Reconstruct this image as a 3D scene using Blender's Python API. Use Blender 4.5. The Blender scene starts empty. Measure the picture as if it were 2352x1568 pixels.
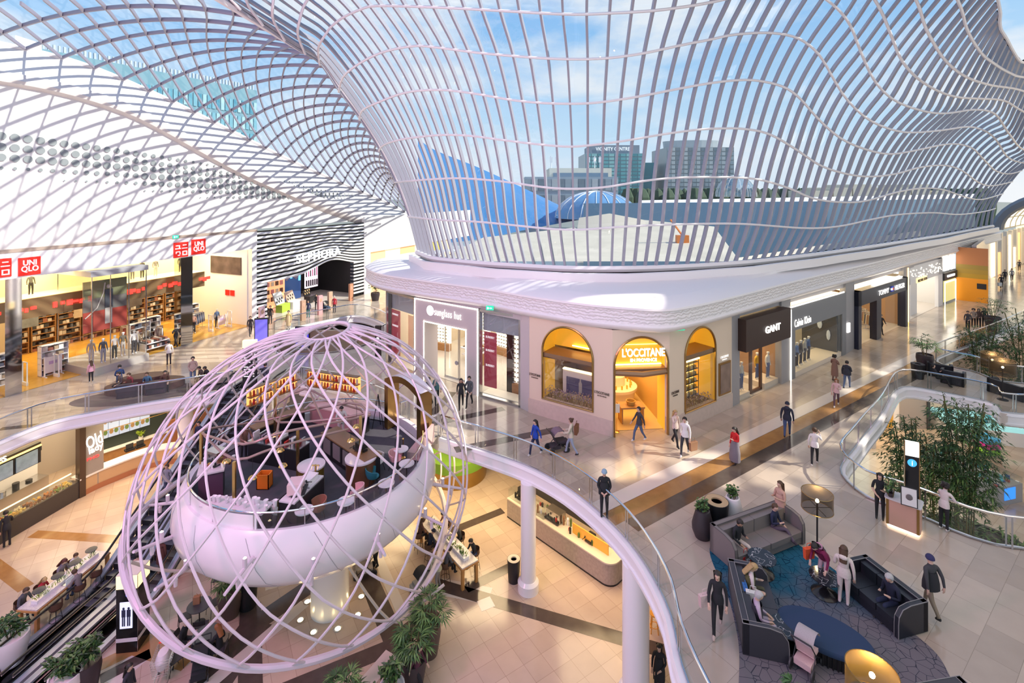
import bpy, bmesh, math, random
from mathutils import Vector, Matrix
random.seed(7); RU = random.uniform
PI = math.pi
col = bpy.context.scene.collection
# ---------------------------------------------------------------- camera model (eye at 12.3 m above the upper floor, level, lens shifted down)
F, H, CX, HY = 1130.0, 12.3, 1176.0, 440.0
ZL = -5.4                                   # lower mall level
def G(px, py, z=0.0):
    Y = F * (H - z) / (py - HY)
    return Vector(((px - CX) / F * Y, Y, z))
def D(px, py, Y):
    return Vector(((px - CX) / F * Y, Y, H - (py - HY) / F * Y))
def PX(p): return (CX + F * p[0] / p[1], HY + F * (H - p[2]) / p[1])
cam = bpy.data.cameras.new('camera'); cam_o = bpy.data.objects.new('camera', cam); col.objects.link(cam_o)
cam.sensor_width = 36; cam.lens = F / 2352 * 36; cam.shift_y = -(784 - HY) / 2352; cam.clip_end = 3000; cam.clip_start = .1
cam_o.location = (0, 0, H); cam_o.rotation_euler = (PI / 2, 0, 0)
bpy.context.scene.camera = cam_o
# ---------------------------------------------------------------- materials
MATS = {}
def nt(m): return m.node_tree.nodes, m.node_tree.links
def mat(name, c=(.8, .8, .8), r=.5, metal=0., emit=0., ec=None, alpha=None, noise=0., nscale=4., bump=0., spec=None, coat=0.):
    if name in MATS: return MATS[name]
    m = bpy.data.materials.new(name); m.use_nodes = True
    n, l = nt(m); b = n['Principled BSDF']
    b.inputs['Base Color'].default_value = (*c, 1); b.inputs['Roughness'].default_value = r; b.inputs['Metallic'].default_value = metal
    if spec is not None: b.inputs['Specular IOR Level'].default_value = spec
    if coat: b.inputs['Coat Weight'].default_value = coat; b.inputs['Coat Roughness'].default_value = .08
    if emit:
        b.inputs['Emission Color'].default_value = (*(ec or c), 1); b.inputs['Emission Strength'].default_value = emit
    if noise or bump:
        t = n.new('ShaderNodeTexCoord'); x = n.new('ShaderNodeTexNoise'); x.inputs['Scale'].default_value = nscale; x.inputs['Detail'].default_value = 4
        l.new(t.outputs['Object'], x.inputs['Vector'])
        if noise:
            mx = n.new('ShaderNodeMixRGB'); mx.inputs[1].default_value = (*[max(0, k * (1 - noise)) for k in c], 1); mx.inputs[2].default_value = (*[min(1, k * (1 + noise)) for k in c], 1)
            l.new(x.outputs['Fac'], mx.inputs[0]); l.new(mx.outputs[0], b.inputs['Base Color'])
        if bump:
            bp = n.new('ShaderNodeBump'); bp.inputs['Strength'].default_value = bump; l.new(x.outputs['Fac'], bp.inputs['Height']); l.new(bp.outputs[0], b.inputs['Normal'])
    MATS[name] = m; return m
def glass(name, tint=(.93, .97, 1), gl=.07, rough=.0):
    if name in MATS: return MATS[name]
    m = bpy.data.materials.new(name); m.use_nodes = True; n, l = nt(m); n.clear()
    o = n.new('ShaderNodeOutputMaterial'); t = n.new('ShaderNodeBsdfTransparent'); t.inputs[0].default_value = (*tint, 1)
    g = n.new('ShaderNodeBsdfGlossy'); g.inputs['Roughness'].default_value = rough; g.inputs[0].default_value = (1, 1, 1, 1)
    x = n.new('ShaderNodeMixShader'); x.inputs[0].default_value = gl
    l.new(t.outputs[0], x.inputs[1]); l.new(g.outputs[0], x.inputs[2]); l.new(x.outputs[0], o.inputs[0])
    MATS[name] = m; return m
def emis(name, c, s): return mat(name, c, .6, emit=s)
def tiles(name, c1, c2, mortar, size, ang, rough=.14, msz=.006, bias=0., coat=.0, sx=1., off=0.):
    m = bpy.data.materials.new(name); m.use_nodes = True; n, l = nt(m); b = n['Principled BSDF']
    g = n.new('ShaderNodeNewGeometry'); mp = n.new('ShaderNodeMapping'); mp.inputs['Rotation'].default_value = (0, 0, ang)
    br = n.new('ShaderNodeTexBrick'); br.offset = off; br.squash = 1
    br.inputs['Scale'].default_value = 1; br.inputs['Brick Width'].default_value = size * sx; br.inputs['Row Height'].default_value = size
    br.inputs['Mortar Size'].default_value = msz; br.inputs['Bias'].default_value = bias
    br.inputs['Color1'].default_value = (*c1, 1); br.inputs['Color2'].default_value = (*c2, 1); br.inputs['Mortar'].default_value = (*mortar, 1)
    l.new(g.outputs['Position'], mp.inputs[0]); l.new(mp.outputs[0], br.inputs[0])
    nz = n.new('ShaderNodeTexNoise'); nz.inputs['Scale'].default_value = 1.7; nz.inputs['Detail'].default_value = 6; l.new(g.outputs['Position'], nz.inputs[0])
    mx = n.new('ShaderNodeMixRGB'); mx.blend_type = 'MULTIPLY'; mx.inputs[0].default_value = .18
    l.new(br.outputs['Color'], mx.inputs[1]); l.new(nz.outputs['Fac'], mx.inputs[2]); l.new(mx.outputs[0], b.inputs['Base Color'])
    b.inputs['Roughness'].default_value = rough
    MATS[name] = m; return m
# ---------------------------------------------------------------- mesh builder
class MB:
    def __init__(s, X=None): s.v = []; s.f = []; s.m = []; s.i = 0; s.X = X
    def add(s, vs, fs, i=None):
        o = len(s.v); k = s.i if i is None else i
        if s.X is not None: vs = [s.X @ Vector(p) for p in vs]
        s.v += [tuple(p) for p in vs]; s.f += [tuple(a + o for a in f) for f in fs]; s.m += [k] * len(fs); return s
    def bx(s, x0, x1, y0, y1, z0, z1, i=None):
        return s.add([(x0, y0, z0), (x1, y0, z0), (x1, y1, z0), (x0, y1, z0), (x0, y0, z1), (x1, y0, z1), (x1, y1, z1), (x0, y1, z1)],
                     [(0, 3, 2, 1), (4, 5, 6, 7), (0, 1, 5, 4), (1, 2, 6, 5), (2, 3, 7, 6), (3, 0, 4, 7)], i)
    def box(s, c, d, rz=0., rx=0., i=None):
        R = Matrix.Rotation(rz, 3, 'Z') @ Matrix.Rotation(rx, 3, 'X'); c = Vector(c)
        q = [(x, y, z) for z in (-.5, .5) for y in (-.5, .5) for x in (-.5, .5)]
        return s.add([c + R @ Vector((x * d[0], y * d[1], z * d[2])) for x, y, z in q],
                     [(0, 2, 3, 1), (4, 5, 7, 6), (0, 1, 5, 4), (1, 3, 7, 5), (3, 2, 6, 7), (2, 0, 4, 6)], i)
    def rbox(s, x0, x1, y0, y1, z0, z1, r, n=4, i=None):       # rounded plan corners
        p = []
        for cx, cy, a in ((x1 - r, y1 - r, 0), (x0 + r, y1 - r, 1), (x0 + r, y0 + r, 2), (x1 - r, y0 + r, 3)):
            for k in range(n + 1):
                t = (a + k / n) * PI / 2; p.append((cx + r * math.cos(t), cy + r * math.sin(t)))
        return s.prism(p, z0, z1, i)
    def prism(s, poly, z0, z1, i=None):
        n = len(poly); vs = [(x, y, z0) for x, y in poly] + [(x, y, z1) for x, y in poly]
        return s.add(vs, [tuple(range(n - 1, -1, -1)), tuple(range(n, 2 * n))] + [(k, (k + 1) % n, n + (k + 1) % n, n + k) for k in range(n)], i)
    def yprism(s, poly, y0, y1, i=None):                       # polygon in x,z extruded along y
        n = len(poly); vs = [(x, y0, z) for x, z in poly] + [(x, y1, z) for x, z in poly]
        return s.add(vs, [tuple(range(n)), tuple(range(2 * n - 1, n - 1, -1))] + [(k, n + k, n + (k + 1) % n, (k + 1) % n) for k in range(n)], i)
    def tube(s, pts, r, n=6, closed=False, i=None, flat=None):
        pts = [Vector(p) for p in pts]; N = len(pts); vs = []; fs = []; nrm = None
        for k, p in enumerate(pts):
            a = pts[(k - 1) % N] if closed or k > 0 else p; b = pts[(k + 1) % N] if closed or k < N - 1 else p
            t = (b - a); t = t.normalized() if t.length > 1e-9 else Vector((0, 0, 1))
            if nrm is None:
                nrm = t.orthogonal() if abs(t.z) > .99 else Vector((0, 0, 1))
            nrm = (nrm - t * nrm.dot(t)); nrm = nrm.normalized() if nrm.length > 1e-6 else t.orthogonal().normalized()
            bn = t.cross(nrm); rr = r[k] if isinstance(r, (list, tuple)) else r
            ra, rb = (rr, rr) if flat is None else flat
            for j in range(n):
                q = 2 * PI * (j + .5) / n; vs.append(p + nrm * (ra * math.cos(q)) + bn * (rb * math.sin(q)))
        for k in range(N if closed else N - 1):
            for j in range(n):
                k2 = (k + 1) % N; fs.append((k * n + j, k * n + (j + 1) % n, k2 * n + (j + 1) % n, k2 * n + j))
        if not closed: fs += [tuple(range(n - 1, -1, -1)), tuple((N - 1) * n + j for j in range(n))]
        return s.add(vs, fs, i)
    def lathe(s, prof, n=20, c=(0, 0, 0), i=None, sx=1., sy=1., rz=0., cap=True):
        vs = []; fs = []; m = len(prof); cr, sr = math.cos(rz), math.sin(rz)
        for j in range(n):
            a = 2 * PI * j / n
            for r, z in prof:
                x, y = r * math.cos(a) * sx, r * math.sin(a) * sy
                vs.append((c[0] + x * cr - y * sr, c[1] + x * sr + y * cr, c[2] + z))
        for j in range(n):
            j2 = (j + 1) % n
            for k in range(m - 1): fs.append((j * m + k, j2 * m + k, j2 * m + k + 1, j * m + k + 1))
        if cap and prof[0][0] > 1e-4: fs.append(tuple(j * m for j in range(n - 1, -1, -1)))
        if cap and prof[-1][0] > 1e-4: fs.append(tuple(j * m + m - 1 for j in range(n)))
        return s.add(vs, fs, i)
    def ball(s, c, r, n=8, i=None):
        if not isinstance(r, (tuple, list)): r = (r, r, r)
        pr = [(max(1e-5, math.cos(t)), math.sin(t)) for t in [(-.5 + k / (n // 2 + 1)) * PI for k in range(n // 2 + 2)]]
        vs = []; fs = []; m = len(pr)
        for j in range(n):
            a = 2 * PI * j / n
            for q, z in pr: vs.append((c[0] + q * math.cos(a) * r[0], c[1] + q * math.sin(a) * r[1], c[2] + z * r[2]))
        for j in range(n):
            j2 = (j + 1) % n
            for k in range(m - 1): fs.append((j * m + k, j2 * m + k, j2 * m + k + 1, j * m + k + 1))
        return s.add(vs, fs, i)
    def grid(s, P, i=None, closed=False):
        R, C = len(P), len(P[0]); vs = [p for row in P for p in row]; fs = []
        for a in range(R - 1):
            for b in range(C if closed else C - 1): fs.append((a * C + b, a * C + (b + 1) % C, (a + 1) * C + (b + 1) % C, (a + 1) * C + b))
        return s.add(vs, fs, i)
    def build(s, name, mats, parent=None, smooth=False, loc=None, inv=False):
        me = bpy.data.meshes.new(name); me.from_pydata(s.v, [], s.f)
        for m in (mats if isinstance(mats, (list, tuple)) else [mats]): me.materials.append(m)
        if len(me.materials) > 1: me.polygons.foreach_set('material_index', s.m)
        if smooth: me.shade_smooth(); me.set_sharp_from_angle(angle=.7)
        me.update()
        o = bpy.data.objects.new(name, me); col.objects.link(o)
        if loc is not None: o.location = loc
        if parent is not None:
            o.parent = parent
            if inv: o.matrix_parent_inverse = WM(parent).inverted()
        return o
def BP(parent, name, m, *bs): 
    b = MB()
    for q in bs: b.bx(*q)
    return b.build(name, m, parent)
def WM(o): 
    M = Matrix.LocRotScale(o.location, o.rotation_euler, o.scale)
    if o.parent: M = WM(o.parent) @ o.matrix_parent_inverse @ M
    return M
def tag(o, label, cat, group=None, kind=None):
    if label: o['label'] = label
    if cat: o['category'] = cat
    if group: o['group'] = group
    if kind: o['kind'] = kind
    return o
def thing(name, label, cat, loc=(0, 0, 0), rz=0., group=None):
    o = bpy.data.objects.new(name, None); col.objects.link(o); o.empty_display_size = .2
    o.location = loc; o.rotation_euler = (0, 0, rz); return tag(o, label, cat, group)
def struct(o): o['kind'] = 'structure'; return o
def dup(root, loc, rz=0., label=None, group=None, scale=None):
    r = root.copy(); col.objects.link(r); r.location = loc; r.rotation_euler = (0, 0, rz)
    if scale: r.scale = (scale,) * 3
    if label: r['label'] = label
    if group: r['group'] = group
    for ch in list(root.children):
        c = ch.copy(); col.objects.link(c); c.parent = r
        for g in ch.children:
            d = g.copy(); col.objects.link(d); d.parent = c
    return r
def part_label(o, s): o['label'] = s; return o
def text(s, name, m, parent=None, h=.3, w=None, M=None, ext=.02, bold=0., label=None, spacing=1., line=None):
    cu = bpy.data.curves.new(name, 'FONT'); cu.body = s; cu.align_x = 'CENTER'; cu.align_y = 'CENTER'; cu.size = 1; cu.extrude = 0; cu.offset = bold; cu.space_character = spacing
    cu.resolution_u = 3
    if line: cu.space_line = line
    t = bpy.data.objects.new('tmp', cu); col.objects.link(t)
    dg = bpy.context.evaluated_depsgraph_get(); me = bpy.data.meshes.new_from_object(t.evaluated_get(dg)); bpy.data.objects.remove(t); bpy.data.curves.remove(cu)
    xs = [v.co.x for v in me.vertices]; ys = [v.co.y for v in me.vertices]
    bm = bmesh.new(); bm.from_mesh(me)
    r = bmesh.ops.extrude_face_region(bm, geom=bm.faces[:]); bmesh.ops.translate(bm, verts=[e for e in r['geom'] if isinstance(e, bmesh.types.BMVert)], vec=(0, 0, 1))
    sy = h / (max(ys) - min(ys)); sx = (w / (max(xs) - min(xs))) if w else sy
    cx_, cy_ = (max(xs) + min(xs)) / 2, (max(ys) + min(ys)) / 2
    for v in bm.verts: v.co = Vector(((v.co.x - cx_) * sx, -v.co.z * ext, (v.co.y - cy_) * sy))
    bmesh.ops.recalc_face_normals(bm, faces=bm.faces); bm.to_mesh(me); bm.free(); me.materials.clear(); me.materials.append(m); me.name = name
    if M is not None: me.transform(M)
    o = bpy.data.objects.new(name, me); col.objects.link(o)
    if parent is not None: o.parent = parent
    if label: o['label'] = label
    return o
class Fr:                                    # local frame of a vertical face: x along A->B, y into the wall, z up
    def __init__(s, A, B):
        s.A = Vector((A[0], A[1], 0)); d = Vector((B[0], B[1], 0)) - s.A; s.L = d.length; s.e = d / s.L; s.rz = math.atan2(d.y, d.x)
        s.M = Matrix.Translation(s.A) @ Matrix.Rotation(s.rz, 4, 'Z')
    def xz(s, px, py, dy=0.):                # pixel -> local (x,z) on the plane y=dy
        k = (px - CX) / F; n = Vector((-s.e.y, s.e.x)); a = Vector((s.A.x, s.A.y)) + n * dy
        t = (k * a.y - a.x) / (s.e.x - k * s.e.y); Y = a.y + t * s.e.y
        return t, H - (py - HY) / F * Y
    def w(s, x, y, z): return s.M @ Vector((x, y, z))
    def px(s, px, py, dy=0.):
        x, z = s.xz(px, py, dy); return s.M @ Vector((x, dy, z))
def TL(x, y, z): return Matrix.Translation((x, y, z))
def smooth_line(pts, n):                     # Catmull-Rom through points, n samples per segment
    pts = [Vector(p) for p in pts]; out = []
    for i in range(len(pts) - 1):
        p0 = pts[max(i - 1, 0)]; p1 = pts[i]; p2 = pts[i + 1]; p3 = pts[min(i + 2, len(pts) - 1)]
        for k in range(n):
            t = k / n
            out.append(.5 * ((2 * p1) + (p2 - p0) * t + (2 * p0 - 5 * p1 + 4 * p2 - p3) * t * t + (3 * p1 - p0 - 3 * p2 + p3) * t ** 3))
    out.append(pts[-1]); return out
def resample(pts, ds):                       # near-equal steps along a polyline
    pts = [Vector(p) for p in pts]; L = [0]
    for a, b in zip(pts, pts[1:]): L.append(L[-1] + (b - a).length)
    n = max(1, round(L[-1] / ds)); out = []; k = 0
    for i in range(n + 1):
        d = L[-1] * i / n
        while k < len(L) - 2 and L[k + 1] < d: k += 1
        t = (d - L[k]) / max(1e-9, L[k + 1] - L[k]); out.append(pts[k].lerp(pts[k + 1], min(1, max(0, t))))
    return out
def offset2(pts, d):                         # offset a plan polyline to its left by d
    out = []
    for i, p in enumerate(pts):
        a = pts[max(i - 1, 0)]; b = pts[min(i + 1, len(pts) - 1)]; t = (b - a).xy; t.normalize(); out.append(Vector((p.x - t.y * d, p.y + t.x * d, p.z)))
    return out
def area(name, loc, size, energy, c=(1, 1, 1), rot=(0, 0, 0), sy=None):
    li = bpy.data.lights.new(name, 'AREA'); li.energy = energy; li.color = c; li.size = size
    if sy: li.shape = 'RECTANGLE'; li.size_y = sy
    o = bpy.data.objects.new(name, li); col.objects.link(o); o.location = loc; o.rotation_euler = rot; return o
def point(name, loc, energy, c=(1, .8, .5), r=.1):
    li = bpy.data.lights.new(name, 'POINT'); li.energy = energy; li.color = c; li.shadow_soft_size = r
    o = bpy.data.objects.new(name, li); col.objects.link(o); o.location = loc; return o
# shared materials
WHITE = mat('white paint', (.86, .85, .85), .45); PINKW = mat('white lacquer', (.88, .86, .87), .22)
STEEL = mat('brushed steel', (.62, .62, .63), .25, 1.); CHROME = mat('polished steel', (.8, .8, .82), .1, 1.)
BLACK = mat('black', (.015, .015, .017), .4); DARK = mat('charcoal', (.045, .045, .05), .5)
GOLD = mat('bronze metal', (.42, .26, .1), .3, 1.); BRASS = mat('brass', (.75, .5, .18), .25, 1.)
WOOD = mat('oak', (.42, .22, .09), .45, noise=.25, nscale=6); RGLASS = glass('rail glass', (.9, .93, .93), .07)
WARM = emis('warm white glow', (1, .8, .52), 6); COOL = emis('white glow', (1, .97, .92), 7); SGLASS = glass('shop glass', (.95, .96, .96), .05)
MARBLE = mat('white marble', (.75, .74, .74), .2, noise=.15, nscale=9)
# ================================================================ people: one skinned body each, clothes coloured by limb
SKINS = [mat('skin light', (.62, .40, .30), .5), mat('skin tan', (.42, .25, .16), .5), mat('skin brown', (.20, .11, .07), .5)]
CLOTH = {}
def cloth(c): 
    k = tuple(round(x, 3) for x in c)
    if k not in CLOTH: CLOTH[k] = mat('cloth %d' % len(CLOTH), c, .85, noise=.15, nscale=30)
    return CLOTH[k]
HAIRC = {'black': (.018, .014, .012), 'brown': (.08, .04, .02), 'blonde': (.45, .30, .13), 'grey': (.45, .44, .43), 'red': (.10, .02, .015), 'auburn': (.28, .10, .03)}
EYE = mat('eye dark', (.02, .015, .012), .3); LIP = mat('lips', (.45, .17, .14), .5)
ARMS = {  # (elbow, wrist, hand) offsets from the shoulder, x outward, y forward, z up; stature 1.7
 'down': ((.05, -.02, -.29), (.06, .04, -.54), (.055, .07, -.62)), 'swingf': ((.04, .10, -.26), (.03, .27, -.44), (.02, .33, -.49)),
 'swingb': ((.05, -.12, -.26), (.06, -.16, -.50), (.055, -.16, -.58)), 'phone': ((.04, .03, -.28), (-.06, .25, -.20), (-.10, .31, -.16)),
 'push': ((.04, .08, -.27), (.0, .33, -.34), (-.01, .40, -.34)), 'hip': ((.12, -.05, -.26), (.03, .10, -.42), (-.03, .14, -.44)),
 'up': ((.08, .10, -.20), (.0, .14, .08), (-.03, .15, .15)), 'clasp': ((.05, .02, -.28), (-.08, .19, -.42), (-.15, .21, -.47)),
 'chin': ((.02, .14, -.22), (-.10, .24, .0), (-.12, .22, .07)), 'lap': ((.06, .05, -.27), (-.03, .27, -.36), (-.07, .34, -.38)),
 'table': ((.07, .12, -.24), (.0, .36, -.22), (-.03, .44, -.22)), 'out': ((.10, .12, -.22), (.12, .36, -.28), (.12, .43, -.28)), 'cross': ((.06, .06, -.26), (-.12, .2, -.22), (-.2, .2, -.2))}
def person_mesh(name, legs='stand', arms=('down', 'down'), lean=0., head=0., turn=0., h=1.7, wide=1., cols=None, hand=True, face=True, child=False):
    V = []; E = []; R = []; reg = []; flags = []
    def v(p, r, g, par=None, flag=0):
        V.append(Vector(p)); R.append(r); reg.append(g); flags.append(flag); k = len(V) - 1
        if par is not None: E.append((par, k))
        return k
    sit = legs.startswith('sit'); hz = .52 if sit else .93
    def up(p):                                                # lean everything above the hips
        q = Vector(p) - Vector((0, 0, hz)); return Vector((0, 0, hz)) + Matrix.Rotation(-lean, 3, 'X') @ q
    pel = v((0, 0, hz), .125 * wide, 'leg'); wa = v(up((0, .01, hz + .16)), .115 * wide, 'top', pel); ch = v(up((0, 0, hz + .36)), .135 * wide, 'top', wa)
    nb = v(up((0, -.01, hz + .52)), .062, 'top', ch); hb = Vector((0, .01, hz + .59)); nk = v(up(hb), .052, 'skin', nb)
    def hd(p): return up(hb + Matrix.Rotation(turn, 3, 'Z') @ (Matrix.Rotation(-head, 3, 'X') @ (Vector(p) - hb)))
    hc = v(hd((0, .03, hz + .665)), .112, 'skin', nk); ht = v(hd((0, .015, hz + .75)), .1, 'skin', hc)
    if face: nose = v(hd((0, .125, hz + .655)), .014, 'skin', hc)
    for s_, am in ((-1, arms[0]), (1, arms[1])):
        sh = v(up((s_ * .165 * wide, -.005, hz + .46)), .062 * wide, 'top', ch); base = Vector((s_ * .18 * wide, 0, hz + .46))
        pr = sh
        for q, r_, g in zip(ARMS[am], (.045, .032, .034), ('top', 'slv', 'hand')):
            pr = v(up(base + Vector((q[0] * s_, q[1], q[2]))), r_ * wide ** .5, g, pr)
        if hand:
            w_ = V[pr - 1]; d = (V[pr] - w_).normalized(); sd = d.cross(Vector((0, 0, 1))); sd = sd.normalized() if sd.length > .1 else Vector((1, 0, 0)); cu = d.cross(sd) * (1 if d.y > .5 else -1)
            for fx, fl in ((-.026, .052), (-.009, .062), (.009, .058), (.026, .045)):
                a = v(V[pr] + sd * fx + d * .035, .009, 'hand', pr); v(V[pr] + sd * fx * 1.1 + d * (.035 + fl * .8) + Vector((0, .015 * (1 if d.y < .5 else 0), -.012)), .008, 'hand', a)
            a = v(V[pr] + sd * (-s_ * .036) - d * .01 + Vector((0, .02, 0)), .011, 'hand', pr); v(V[pr] + sd * (-s_ * .045) + d * .03 + Vector((0, .03, 0)), .009, 'hand', a)
    for s_ in (-1, 1):
        hip = v((s_ * .085 * wide, 0, hz - .05), .092 * wide, 'leg', pel)
        if sit:
            cr = legs == 'sitcross' and s_ == 1; ex = legs == 'sitout'
            kn = (s_ * .10, .42, .53) if not cr else (-.02, .42, .62); an = (s_ * .11, .44 if not ex else .62, .09) if not cr else (.02, .66, .34)
        elif legs == 'walk':
            f = s_; kn = (s_ * .085, .16 * f + .05, .50); an = (s_ * .075, .27 * f - .03 * (1 - f), .10 if f > 0 else .17)
        elif legs == 'bend': kn = (s_ * .1, .08, .5); an = (s_ * .11, 0, .09)
        else: kn = (s_ * .095, .015, .50); an = (s_ * .10, -.01, .09)
        k = v(kn, .062 * wide ** .5, 'leg', hip); a = v(an, .043, 'shin', k); t = v(Vector(an) + Vector((0, .13, -.05 if not (legs == 'walk' and s_ < 0) else -.08)), .036, 'shoe', a)
        v(Vector(an) + Vector((0, -.045, -.045)), .036, 'shoe', a)
    me = bpy.data.meshes.new(name); me.from_pydata([tuple(p) for p in V], E, [])
    o = bpy.data.objects.new('tmp', me); col.objects.link(o); md = o.modifiers.new('s', 'SKIN'); md.use_smooth_shade = True
    sv = me.skin_vertices[0].data
    for k, r in enumerate(R): sv[k].radius = (r, r * (.8 if reg[k] in ('top', 'leg') and k < 3 else 1)); sv[k].use_root = (k == 0)
    sb = o.modifiers.new('u', 'SUBSURF'); sb.levels = 1
    dg = bpy.context.evaluated_depsgraph_get(); out = bpy.data.meshes.new_from_object(o.evaluated_get(dg)); bpy.data.objects.remove(o)
    out.materials.clear(); order = ['skin', 'top', 'slv', 'leg', 'shin', 'shoe', 'hand']
    for g in order: out.materials.append(cols[g])
    seg = []
    for a, c in E: seg.append((V[a], V[c], reg[c] if reg[c] in ('shoe', 'hand', 'slv', 'shin') else (reg[a] if reg[c] == reg[a] else None), reg[a], reg[c]))
    for p in out.polygons:
        c = p.center; best = 9; g = 'top'
        for A, B, gg, ga, gb in seg:
            d = B - A; t = max(0, min(1, (c - A).dot(d) / max(d.length_squared, 1e-9))); q = (A + d * t - c).length
            if q < best: best = q; g = gg or (ga if t < .5 else gb)
        if g == 'skin' and (c - V[nk]).length < .5 and c.z < 0: g = 'top'
        p.material_index = order.index(g); p.use_smooth = True
    if face:                                                   # eyes and mouth
        b = MB()
        for s_ in (-1, 1): b.ball(hd((s_ * .034, .108, hz + .69)), (.012, .009, .008), 5, 0)
        b.ball(hd((0, .107, hz + .615)), (.024, .01, .006), 5, 1)
        bm = bmesh.new(); bm.from_mesh(out); n0 = len(order)
        vs = [bm.verts.new(p) for p in b.v]; bm.verts.ensure_lookup_table()
        for f_, mi in zip(b.f, b.m):
            fa = bm.faces.new([vs[k] for k in f_]); fa.material_index = n0 + mi; fa.smooth = True
        bm.to_mesh(out); bm.free(); out.materials.append(EYE); out.materials.append(LIP)
    out.name = name; return out, hd, up, hz
def person(label, loc, face_to, legs='stand', arms=('down', 'down'), top=(.03, .03, .04), leg=(.03, .03, .04), shoe=(.03, .03, .03), skin=0, hair='black', style='short', lean=0., head=.1, turn=0., h=1.7,
           wide=1., coat=None, coatlen=.5, skirt=None, sleeve=True, hat=None, shin=True, group=None, name='person', vest=None, hood=None):
    S = SKINS[skin]; cols = dict(skin=S, hand=S, top=cloth(top), slv=cloth(top) if sleeve else S, leg=cloth(leg), shin=cloth(leg) if shin else S, shoe=cloth(shoe))
    me, hd, up, hz = person_mesh(name, legs, arms, lean, head, turn, h, wide, cols)
    o = bpy.data.objects.new(name, me); col.objects.link(o); tag(o, label, 'person', group)
    sc_ = h / 1.7; o.scale = (sc_,) * 3; o.location = loc
    if isinstance(face_to, (int, float)): rz = face_to
    else: d = Vector(face_to) - Vector(loc); rz = math.atan2(d.y, d.x) - PI / 2
    o.rotation_euler = (0, 0, rz)
    # hair or hat
    hm = cloth(hat) if hat else mat('hair ' + hair, HAIRC[hair], .55, noise=.3, nscale=40)
    b = MB()
    if style != 'bald':
        P = []; n = 12
        for k in range(6):
            a = k / 5 * (1.75 if hat or style == 'hood' else 2.15); row = []
            for j in range(n):
                q = 2 * PI * j / n; cut = 1.0 if math.sin(q) < .3 else (.72 if hat else .46)
                aa = min(a, 2.15 * cut) if cut < 1 else a; rr = 1.0
                row.append(hd((.107 * math.sin(aa) * math.cos(q), .012 + .122 * math.sin(aa) * math.sin(q), hz + .69 + .118 * math.cos(aa))))
            P.append(row)
        b.grid(P, closed=True)
        if style in ('long', 'pony'):
            L = .36 if style == 'long' else .28; w_ = .118 if style == 'long' else .04; rows_ = []
            for k in range(5):
                t = k / 4; z = hz + .72 - L * t; y = -.06 - .05 * t
                rows_.append([hd((w_ * math.cos(q) * (1 - .2 * t), y + .055 * math.sin(q), z)) for q in [2 * PI * j / 10 for j in range(10)]])
            b.grid(rows_, closed=True); b.add(rows_[-1], [tuple(range(10))])
        if style == 'bun': b.ball(hd((0, -.10, hz + .76)), .052, 8)
        if style == 'puff':
            for q in range(9): b.ball(hd((.07 * math.cos(q * .7), -.04 + .06 * math.sin(q * .7), hz + .70 + .05 * math.sin(q * 2.1))), .075, 6)
        if style == 'cap': b.box(hd((0, .15, hz + .715)), (.13, .1, .015))
        b.build('hat' if hat else 'hair', hm, o, True)
    if hood is not None:
        b = MB(); b.ball(up((0, -.09, hz + .52)), (.13, .09, .09), 8); b.build('hood', cloth(hood), o, True)
    def shellpart(nm, c, z0, z1, r0, r1, flare=1.):
        b = MB(); P = []
        for k in range(6):
            t = k / 5; z = z0 + (z1 - z0) * t; r = r0 + (r1 - r0) * min(1, t * 1.6) ** .7; row = []
            for j in range(14):
                q = 2 * PI * j / 14; f = 1 + .05 * math.sin(5 * q) * t; p = (r * 1.12 * f * math.cos(q), r * .86 * f * math.sin(q), z); row.append(up(p) if z > hz else Vector(p))
            P.append(row)
        b.grid(P, closed=True); b.build(nm, cloth(c), o, True)
    if coat: shellpart('coat_skirt', coat, hz + .34, hz - coatlen + .05, .118 * wide, .185 * wide)
    elif not legs.startswith('sit') and not skirt: shellpart('jacket_hem', top, hz + .2, hz - .07, .105 * wide, .148 * wide)
    if skirt: shellpart('skirt', skirt, hz + .14, .14, .13 * wide, .24)
    if vest: shellpart('vest', vest, hz + .46, hz - .02, .15 * wide, .165 * wide)
    return o
def PL(px, py, z=0): return G(px, py, z)
def heading(px, py, px2, py2, z=0): return G(px2, py2, z)
# ================================================================ world and sun
sc = bpy.context.scene
w = bpy.data.worlds.new('sky'); sc.world = w; w.use_nodes = True
n, l = w.node_tree.nodes, w.node_tree.links
bg = n['Background']; tc = n.new('ShaderNodeTexCoord')
sp = n.new('ShaderNodeSeparateXYZ'); l.new(tc.outputs['Generated'], sp.inputs[0])
ramp = n.new('ShaderNodeValToRGB'); l.new(sp.outputs['Z'], ramp.inputs[0])
e = ramp.color_ramp.elements; e[0].position = 0; e[0].color = (.84, .91, .97, 1); e[1].position = .62; e[1].color = (.15, .38, .80, 1)
k = e.new(.12); k.color = (.62, .82, .98, 1); k = e.new(.32); k.color = (.32, .60, .94, 1)
mp = n.new('ShaderNodeMapping'); mp.inputs['Scale'].default_value = (1.3, 1.3, 3.2); mp.inputs['Location'].default_value = (.35, .6, .1); l.new(tc.outputs['Generated'], mp.inputs[0])
nz = n.new('ShaderNodeTexNoise'); nz.inputs['Scale'].default_value = 2.6; nz.inputs['Detail'].default_value = 9; nz.inputs['Roughness'].default_value = .55; l.new(mp.outputs[0], nz.inputs[0])
cr = n.new('ShaderNodeValToRGB'); cr.color_ramp.elements[0].position = .46; cr.color_ramp.elements[1].position = .64; l.new(nz.outputs['Fac'], cr.inputs[0])
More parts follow.
